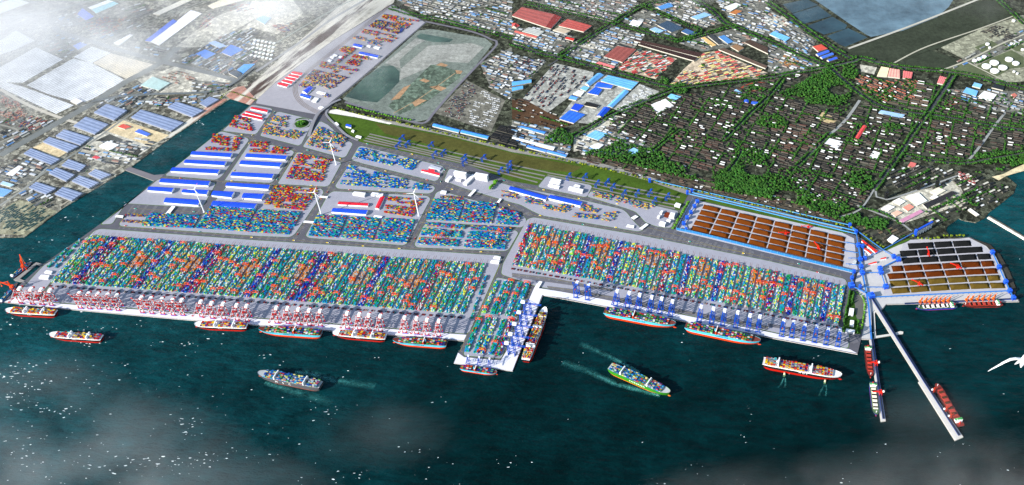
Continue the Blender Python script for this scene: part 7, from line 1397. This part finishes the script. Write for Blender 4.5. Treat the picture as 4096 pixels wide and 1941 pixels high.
for x, y, s_ in ((1400, 740, 1.3), (1385, 755, 1.2), (1410, 728, 1.2), (1440, 695, 1.3), (1452, 680, 1.3), (1435, 708, 1.1)): p = G(*HH((x, y))[0], 6); add_tree(p.x, p.y, 6, s_, 'bright', 'green tree in the small planted bed by the office towers', 'trees by the office towers', 1)
tree_row(A1((1540, 690), (1600, 645), (1700, 672), (1786, 700)), 4, 14, 'yellow', 'yellow green bush on the reddish mudflat at the canal head', 'yellow bushes at the canal head', .6)
WN = 'dark green tree in the '
for z_, sp, nm, kp in [(A4((75, 655), (250, 575), (335, 500), (470, 488), (585, 620), (580, 690), (480, 745), (250, 722)), 17, 'hill park wood', .97), (FF((1465, 388), (1520, 372), (1560, 357), (1640, 380), (1700, 392), (1730, 440), (1800, 462), (1830, 478), (1640, 430)), 17, 'west end of the wood belt above the railway', .85), (FF((1785, 440), (1830, 425), (1905, 425), (1990, 460), (2060, 500), (2130, 520), (2240, 560), (2215, 582), (2120, 560), (2000, 515), (1790, 478)), 16, 'broad wood belt above the ore yard', .86),
    (A3((240, 960), (330, 890), (430, 950), (430, 1020), (250, 1000)), 17, 'small wood beside the rail tree sheds', .9), (A4((785, 875), (850, 860), (925, 900), (920, 935), (830, 925)), 16, 'grove south of the park', .9), (A4((1420, 1080), (1560, 1045), (1786, 1080), (1786, 1150), (1500, 1150)), 17, 'wood near the east beach', .85), (A4((520, 470), (600, 455), (640, 520), (590, 560), (530, 540)), 17, 'grove at the avenue fork', .85), (A3((1130, 650), (1140, 580), (1200, 590), (1230, 650), (1180, 660)), 16, 'grove at the avenue junction', .95), (A3((1020, 600), (1030, 545), (1090, 545), (1100, 590)), 16, 'grove below the coloured market', .9), (A3((1270, 510), (1290, 450), (1340, 450), (1340, 500)), 16, 'grove inside the coloured market', .8),
    (A3((1690, 870), (1750, 800), (1786, 790), (1786, 930)) , 17, 'wood at the village edge west of the park', .9), (A4((0, 800), (110, 820), (130, 890), (40, 920), (0, 920)), 17, 'wood southwest of the park', .9), (B4((480, 130), (560, 62), (700, 70), (760, 150), (700, 200), (560, 150)), 18, 'wood around the tree ring road', .8), (B4((360, 90), (440, 80), (500, 150), (700, 190), (680, 205), (450, 140)), 16, 'line of wood above the low town', .85), (A3((1560, 1030), (1700, 1040), (1786, 1080), (1786, 1221), (1640, 1221), (1500, 1200)), 18, 'wood south of the white villas', .8), (B3((1350, 150), (1480, 90), (1640, 60), (1786, 130), (1786, 260), (1560, 190)), 17, 'wood above the pale blue belts', .92), (A4((1580, 1190), (1786, 1100), (1786, 1150), (1640, 1200)), 18, 'wood behind the beach', .6)]:
    wood(z_, 3.3, sp, 'broad', WN + nm, 'trees in the ' + nm, 1.0, kp)
for z_, sp, nm in [(A4((640, 530), (1040, 560), (1030, 690), (800, 720), (700, 680)), 24, 'leafy quarter east of the park'), (A4((0, 690), (560, 830), (430, 1221), (0, 1221)), 40, 'gardens south of the park'), (A4((560, 860), (1560, 900), (1400, 1150), (800, 1221), (560, 1200)), 38, 'gardens of the southern villages'), (A3((600, 840), (1250, 670), (1786, 700), (1560, 1130), (1000, 1060)), 40, 'gardens of the western village'), (A4((1120, 640), (1786, 660), (1786, 1080), (1560, 880), (1110, 790)), 38, 'gardens of the eastern quarter'), (B4((0, 20), (300, 10), (740, 190), (600, 330), (180, 190)), 30, 'gardens above the wood belt'), (A4((500, 700), (640, 700), (540, 860), (440, 800)), 30, 'gardens below the park'), (A3((1180, 660), (1786, 600), (1786, 740), (1300, 680)), 26, 'gardens near the oval'), (B4((1000, 150), (1500, 60), (1690, 200), (1500, 300), (1100, 420)), 46, 'works gardens on the east shore')]:
    wood(z_, 3.3, sp, 'broad', 'dark green tree in the ' + nm, 'trees in the ' + nm, .9, .85, 0, .25)
for i, (px, w, tr) in enumerate(TR_):
    if tr:
        for sd in (-1, 1):
            ln = smooth_line(px, 3.3, 15); le, ri = strip_pts([(p.x, p.y) for p in ln], w + 18); q = le if sd < 0 else ri
            for j, p in enumerate(q):
                if RNG.random() < .9: add_tree(p.x + RNG.normal(0, 1.6), p.y + RNG.normal(0, 1.6), 3.3, RNG.uniform(.75, 1.05), 'broad', '', '', -1)
tree_row(B4((1155, 325), (1300, 270), (1460, 185)), 3.3, 16, 'broad', 'green tree in the diagonal row by the long dark hall', 'trees by the long dark hall', .9); tree_row(B4((1350, 235), (1410, 290), (1460, 310)), 3.3, 16, 'broad', 'green tree in the short row on the east shore', 'trees on the east shore', .9); tree_row(B4((795, 350), (860, 390), (920, 435)), 3.3, 16, 'broad', 'green tree in the row west of the power works', 'trees west of the power works', .9); tree_row(B4((640, 320), (760, 345)), 3.3, 16, 'broad', 'green tree in the row above the earth basins', 'trees above the earth basins', .9)
tree_row(B4((1005, 115), (1060, 90), (1120, 60)), 3.3, 15, 'broad', 'green tree beside the works road', 'trees beside the works road', .9)
for x, y in VT: add_tree(x + RNG.normal(0, 1.5), y + RNG.normal(0, 1.5), 3.3, RNG.uniform(.55, .9), 'broad', '', '', -1)
pp = np.array([PIX(t_[:3]) for t_ in TREES]); vis = (pp[:, 0] > -10) & (pp[:, 0] < 4106) & (pp[:, 1] > 0)
pri = np.array([t_[7] for t_ in TREES]); score = np.where(pri < 0, -1, pri * 1e4 + pp[:, 1] + np.array([t_[3] for t_ in TREES]) * 40) * vis
top = set(np.argsort(-score)[:295].tolist())
SV, SF, SCC, n = [], [], [], 0
LOW = {}
for i, (x, y, z, s, kind, lab, grp, pr) in enumerate(TREES):
    v = int(RNG.integers(4))
    if i in top:
        cr, tk = tree_mesh(kind, v); r = thing('tree' if kind != 'bush' else 'bush', lab, 'tree' if kind != 'bush' else 'bush', (x, y, z), RNG.uniform(0, 6), grp); r.scale = (s,) * 3
        link(bpy.data.objects.new('crown', cr), r); link(bpy.data.objects.new('trunk', tk), r)
    else:
        if not (-150 < pp[i][0] < 4250 and pp[i][1] > -60): continue
        k = (kind, v)
        if k not in LOW: lf, r0, h0, lm, cone = KEYS[kind]; rng = np.random.default_rng(v + 31); LOW[k] = crown_geo(rng, r0, h0, lm, 4, False, cone) + (np.array(LEAF[lf]),)
        V, F, cc = LOW[k]; a = RNG.uniform(0, 6.28); ca, sa = math.cos(a) * s, math.sin(a) * s
        SV.append(np.stack([V[:, 0] * ca - V[:, 1] * sa + x, V[:, 0] * sa + V[:, 1] * ca + y, V[:, 2] * s + z], 1)); SF.append(F + n); SCC.append(cc[RNG.integers(0, 3, len(F))] * np.array([*(RNG.uniform(.6, 1.3) * np.array([RNG.uniform(.85, 1.25), 1, RNG.uniform(.8, 1.2)])), 1])); n += len(V)
me = np_mesh('trees', np.concatenate(SV), np.concatenate(SF), np.concatenate(SCC), 'leaf')
tag(link(bpy.data.objects.new('trees', me)), 'thousands of dark green trees along the avenues and through the town', 'trees', None, 'stuff')
print('trees', len(TREES), 'houses', len(HOUSES), 'cands', len(CAND), 'rtg', len(RTG_SPOTS))
# ================================================================ gull, light, air, camera
c0 = Vector((0, 0, H)); RT, UPV, FW = Vector((1, 0, 0)), Vector((0, sP, cP)), Vector((0, cP, -sP)); DB = 19.0
def cam_pt(x, y, d=DB): return c0 + (RT * (x - PX0) / FPX - UPV * (y - PY0) / FPX + FW) * d
gull = thing('gull', 'white gull gliding with spread wings at the right edge over the water', 'bird', cam_pt(4100, 1438))
base = gull.location.copy()
def loft(secs, col, n=10):
    m_ = MB(); rings = []
    for cpt, ax, ay, ra, rb in secs: rings.append([cpt + ax * ra * math.cos(2 * math.pi * i / n) + ay * rb * math.sin(2 * math.pi * i / n) - base for i in range(n)])
    for a, b in zip(rings, rings[1:]):
        for i in range(n): j = (i + 1) % n; m_.quad(a[i], a[j], b[j], b[i], col(i, n) if callable(col) else col)
    m_.ngon(rings[0], col(0, n) if callable(col) else col); m_.ngon(rings[-1], col(0, n) if callable(col) else col); return m_
WG, GG_ = hx('#f4f4f6'), hx('#aeb6bc'); pm = DB / FPX
bd = (UPV * .6 + RT * .55 + FW * .6).normalized()
secs = []
for u, r_ in ((-.22, .012), (-.16, .04), (-.06, .075), (.04, .085), (.12, .07), (.18, .048), (.23, .046), (.27, .02)): secs.append((cam_pt(4098, 1440) + bd * u, RT, (UPV * .8 - FW * .6).normalized(), r_, r_ * .9))
loft(secs, lambda i, n: GG_ if i > n * .55 else WG, 14).build('body', 'paint', gull, smooth=True)
def wing(sgn):
    pts = [(4088, 1437, 0, .16), (4062, 1434, .02, .15), (4040, 1437, .03, .14), (4012, 1450, .03, .115), (3985, 1466, .02, .085), (3965, 1477, .01, .05), (3952, 1485.5, 0, .012)]
    m_ = MB(); secs = []
    for x, y, d, ch in pts:
        xx = x if sgn > 0 else 8200 - x; p = cam_pt(xx, y) - FW * d; ax = (FW * .82 + UPV * .25).normalized(); secs.append((p, ax, (UPV + RT * .3 * sgn).normalized(), ch * .34, max(.005, ch * .12)))
    return loft(secs, WG, 10)
wing(1).build('wing', 'paint', gull, smooth=True); wing(-1).build('wing', 'paint', gull, smooth=True)
loft([(cam_pt(4079, 1444), UPV, RT, .03, .02), (cam_pt(4070, 1450), UPV, RT, .03, .012), (cam_pt(4059, 1457.5), UPV, RT, .008, .006)], WG, 8).build('tail', 'paint', gull)

SC.view_settings.view_transform = 'Standard'; SC.view_settings.look = 'None'; SC.view_settings.gamma = 1; SC.view_settings.exposure = EXPO
sun = bpy.data.lights.new('sun', 'SUN'); sun.energy = SUNE; sun.angle = math.radians(.5); sun.color = (1, .95, .88)
so = bpy.data.objects.new('sun', sun); COL.objects.link(so)
EL = math.radians(24); az = math.radians(59.5)      # shadows run towards +x,+y
sd = Vector((math.sin(az) * math.cos(EL), math.cos(az) * math.cos(EL), -math.sin(EL)))
so.rotation_euler = sd.to_track_quat('-Z', 'Y').to_euler(); so.location = (0, 0, 3000)
w = bpy.data.worlds.new('World'); SC.world = w; w.use_nodes = True; t = w.node_tree; bg = t.nodes['Background']
sky = t.nodes.new('ShaderNodeTexSky'); sky.sky_type = 'NISHITA'; sky.sun_disc = False; sky.sun_elevation = EL
sky.sun_rotation = math.atan2(-sd.x, -sd.y); sky.altitude = 100; sky.air_density = 1.2; sky.dust_density = .6
t.links.new(sky.outputs[0], bg.inputs[0]); bg.inputs[1].default_value = SKYS
cam = bpy.data.cameras.new('camera'); co = bpy.data.objects.new('camera', cam); COL.objects.link(co); co.location = (0, 0, H); co.rotation_euler = (math.radians(90) - PITCH, 0, 0)
cam.sensor_width = 36; cam.lens = FPX / 4096 * 36; cam.shift_x = (2048 - PX0) / 4096; cam.clip_start = 1; cam.clip_end = 60000; SC.camera = co
# mist banks: real air with noise density
def mist(name, lo, hi, build, color=(.97, .98, 1, 1)):
    m = bpy.data.materials.new(name); m.use_nodes = True; t = m.node_tree; t.nodes.clear()
    out = N(t, 'ShaderNodeOutputMaterial'); pv = N(t, 'ShaderNodeVolumePrincipled'); pv.inputs['Color'].default_value = color; pv.inputs['Anisotropy'].default_value = -.15
    tc = N(t, 'ShaderNodeTexCoord'); sx = N(t, 'ShaderNodeSeparateXYZ'); t.links.new(tc.outputs['Object'], sx.inputs[0])
    def noise(s, d=4, r=.6):
        n = N(t, 'ShaderNodeTexNoise'); n.inputs['Scale'].default_value = s; n.inputs['Detail'].default_value = d; n.inputs['Roughness'].default_value = r; t.links.new(tc.outputs['Object'], n.inputs['Vector']); return n.outputs['Fac']
    d = build(t, sx.outputs[0], sx.outputs[1], sx.outputs[2], noise, tc.outputs['Object'])
    t.links.new(d, pv.inputs['Density']); t.links.new(pv.outputs[0], out.inputs['Volume'])
    mb = MB(); mb.box(((lo[0] + hi[0]) / 2, (lo[1] + hi[1]) / 2, lo[2]), (hi[0] - lo[0], hi[1] - lo[1], hi[2] - lo[2]), (1, 1, 1, 1)); o = mb.build(name, m); return tag(o, kind='stuff')
def land_mist(t, x, y, z, noise, P):
    s = math2(t, 'ADD', maprange(t, x, -1500, -5800, 0, .58), maprange(t, y, 5000, 7600, 0, .42))
    top_ = maprange(t, y, 7150, 8200, 0.2, .95)
    s = math2(t, 'MAXIMUM', s, top_)
    s = math2(t, 'ADD', s, math2(t, 'MULTIPLY', math2(t, 'SUBTRACT', noise(1 / 1000., 5, .66), .5), 2.2))
    d = maprange(t, s, .42, 1.15, 0, 1); d = math2(t, 'POWER', d, 1.4)
    lim = math2(t, 'MAXIMUM', maprange(t, x, -2400, -1400, 1, 0), math2(t, 'MULTIPLY', maprange(t, y, 6900, 7500, 0, 1), maprange(t, x, 900, 2000, 1, .15)))
    return math2(t, 'MULTIPLY', math2(t, 'MULTIPLY', d, lim), math2(t, 'MULTIPLY', maprange(t, z, 120, 420, 1, 0), MISTD))
mist('mist', (-9000, 4200, 30), (5200, 10500, 420), land_mist)
BLOBS = [((60, 1860), 900, 420), ((520, 1960), 800, 240), ((100, 1560), 420, 240), ((1500, 1720), 330, 170), ((4050, 1900), 800, 210), ((3400, 1960), 800, 170), ((3720, 1650), 260, 160)]
def sea_mist(t, x, y, z, noise, P):
    acc = None
    for bi, ((px, py), rx, ry) in enumerate(BLOBS):
        g = G(px, py, 150); mp = N(t, 'ShaderNodeMapping', vector_type='POINT'); mp.inputs['Location'].default_value = (-g.x / rx, -g.y / ry, 0); mp.inputs['Scale'].default_value = (1 / rx, 1 / ry, 0)
        t.links.new(P, mp.inputs[0]); ln = N(t, 'ShaderNodeVectorMath', operation='LENGTH'); t.links.new(mp.outputs[0], ln.inputs[0]); k = maprange(t, ln.outputs['Value'], 0, 1.3, (1.3, 1.1, .7, .3, .9, .9, .3)[bi], 0)
        acc = k if acc is None else math2(t, 'MAXIMUM', acc, k)
    s = math2(t, 'MULTIPLY', acc, maprange(t, noise(1 / 420., 5, .6), .34, .66, .1, 1.5))
    return math2(t, 'MULTIPLY', math2(t, 'MULTIPLY', s, maprange(t, z, 120, 260, 1, 0)), SEAD)
mist('sea_mist', (-3900, 2150, 40), (2600, 3500, 260), sea_mist)
cy = SC.cycles; cy.use_denoising = True; cy.denoiser = 'OPENIMAGEDENOISE'; cy.max_bounces = 6; cy.diffuse_bounces = 2; cy.glossy_bounces = 2; cy.volume_bounces = 2; cy.transparent_max_bounces = 8; cy.volume_step_rate = 1.0; cy.volume_max_steps = 64
cy.use_adaptive_sampling = True; cy.adaptive_threshold = .01; cy.sample_clamp_indirect = 5; SC.render.filter_size = 1.1
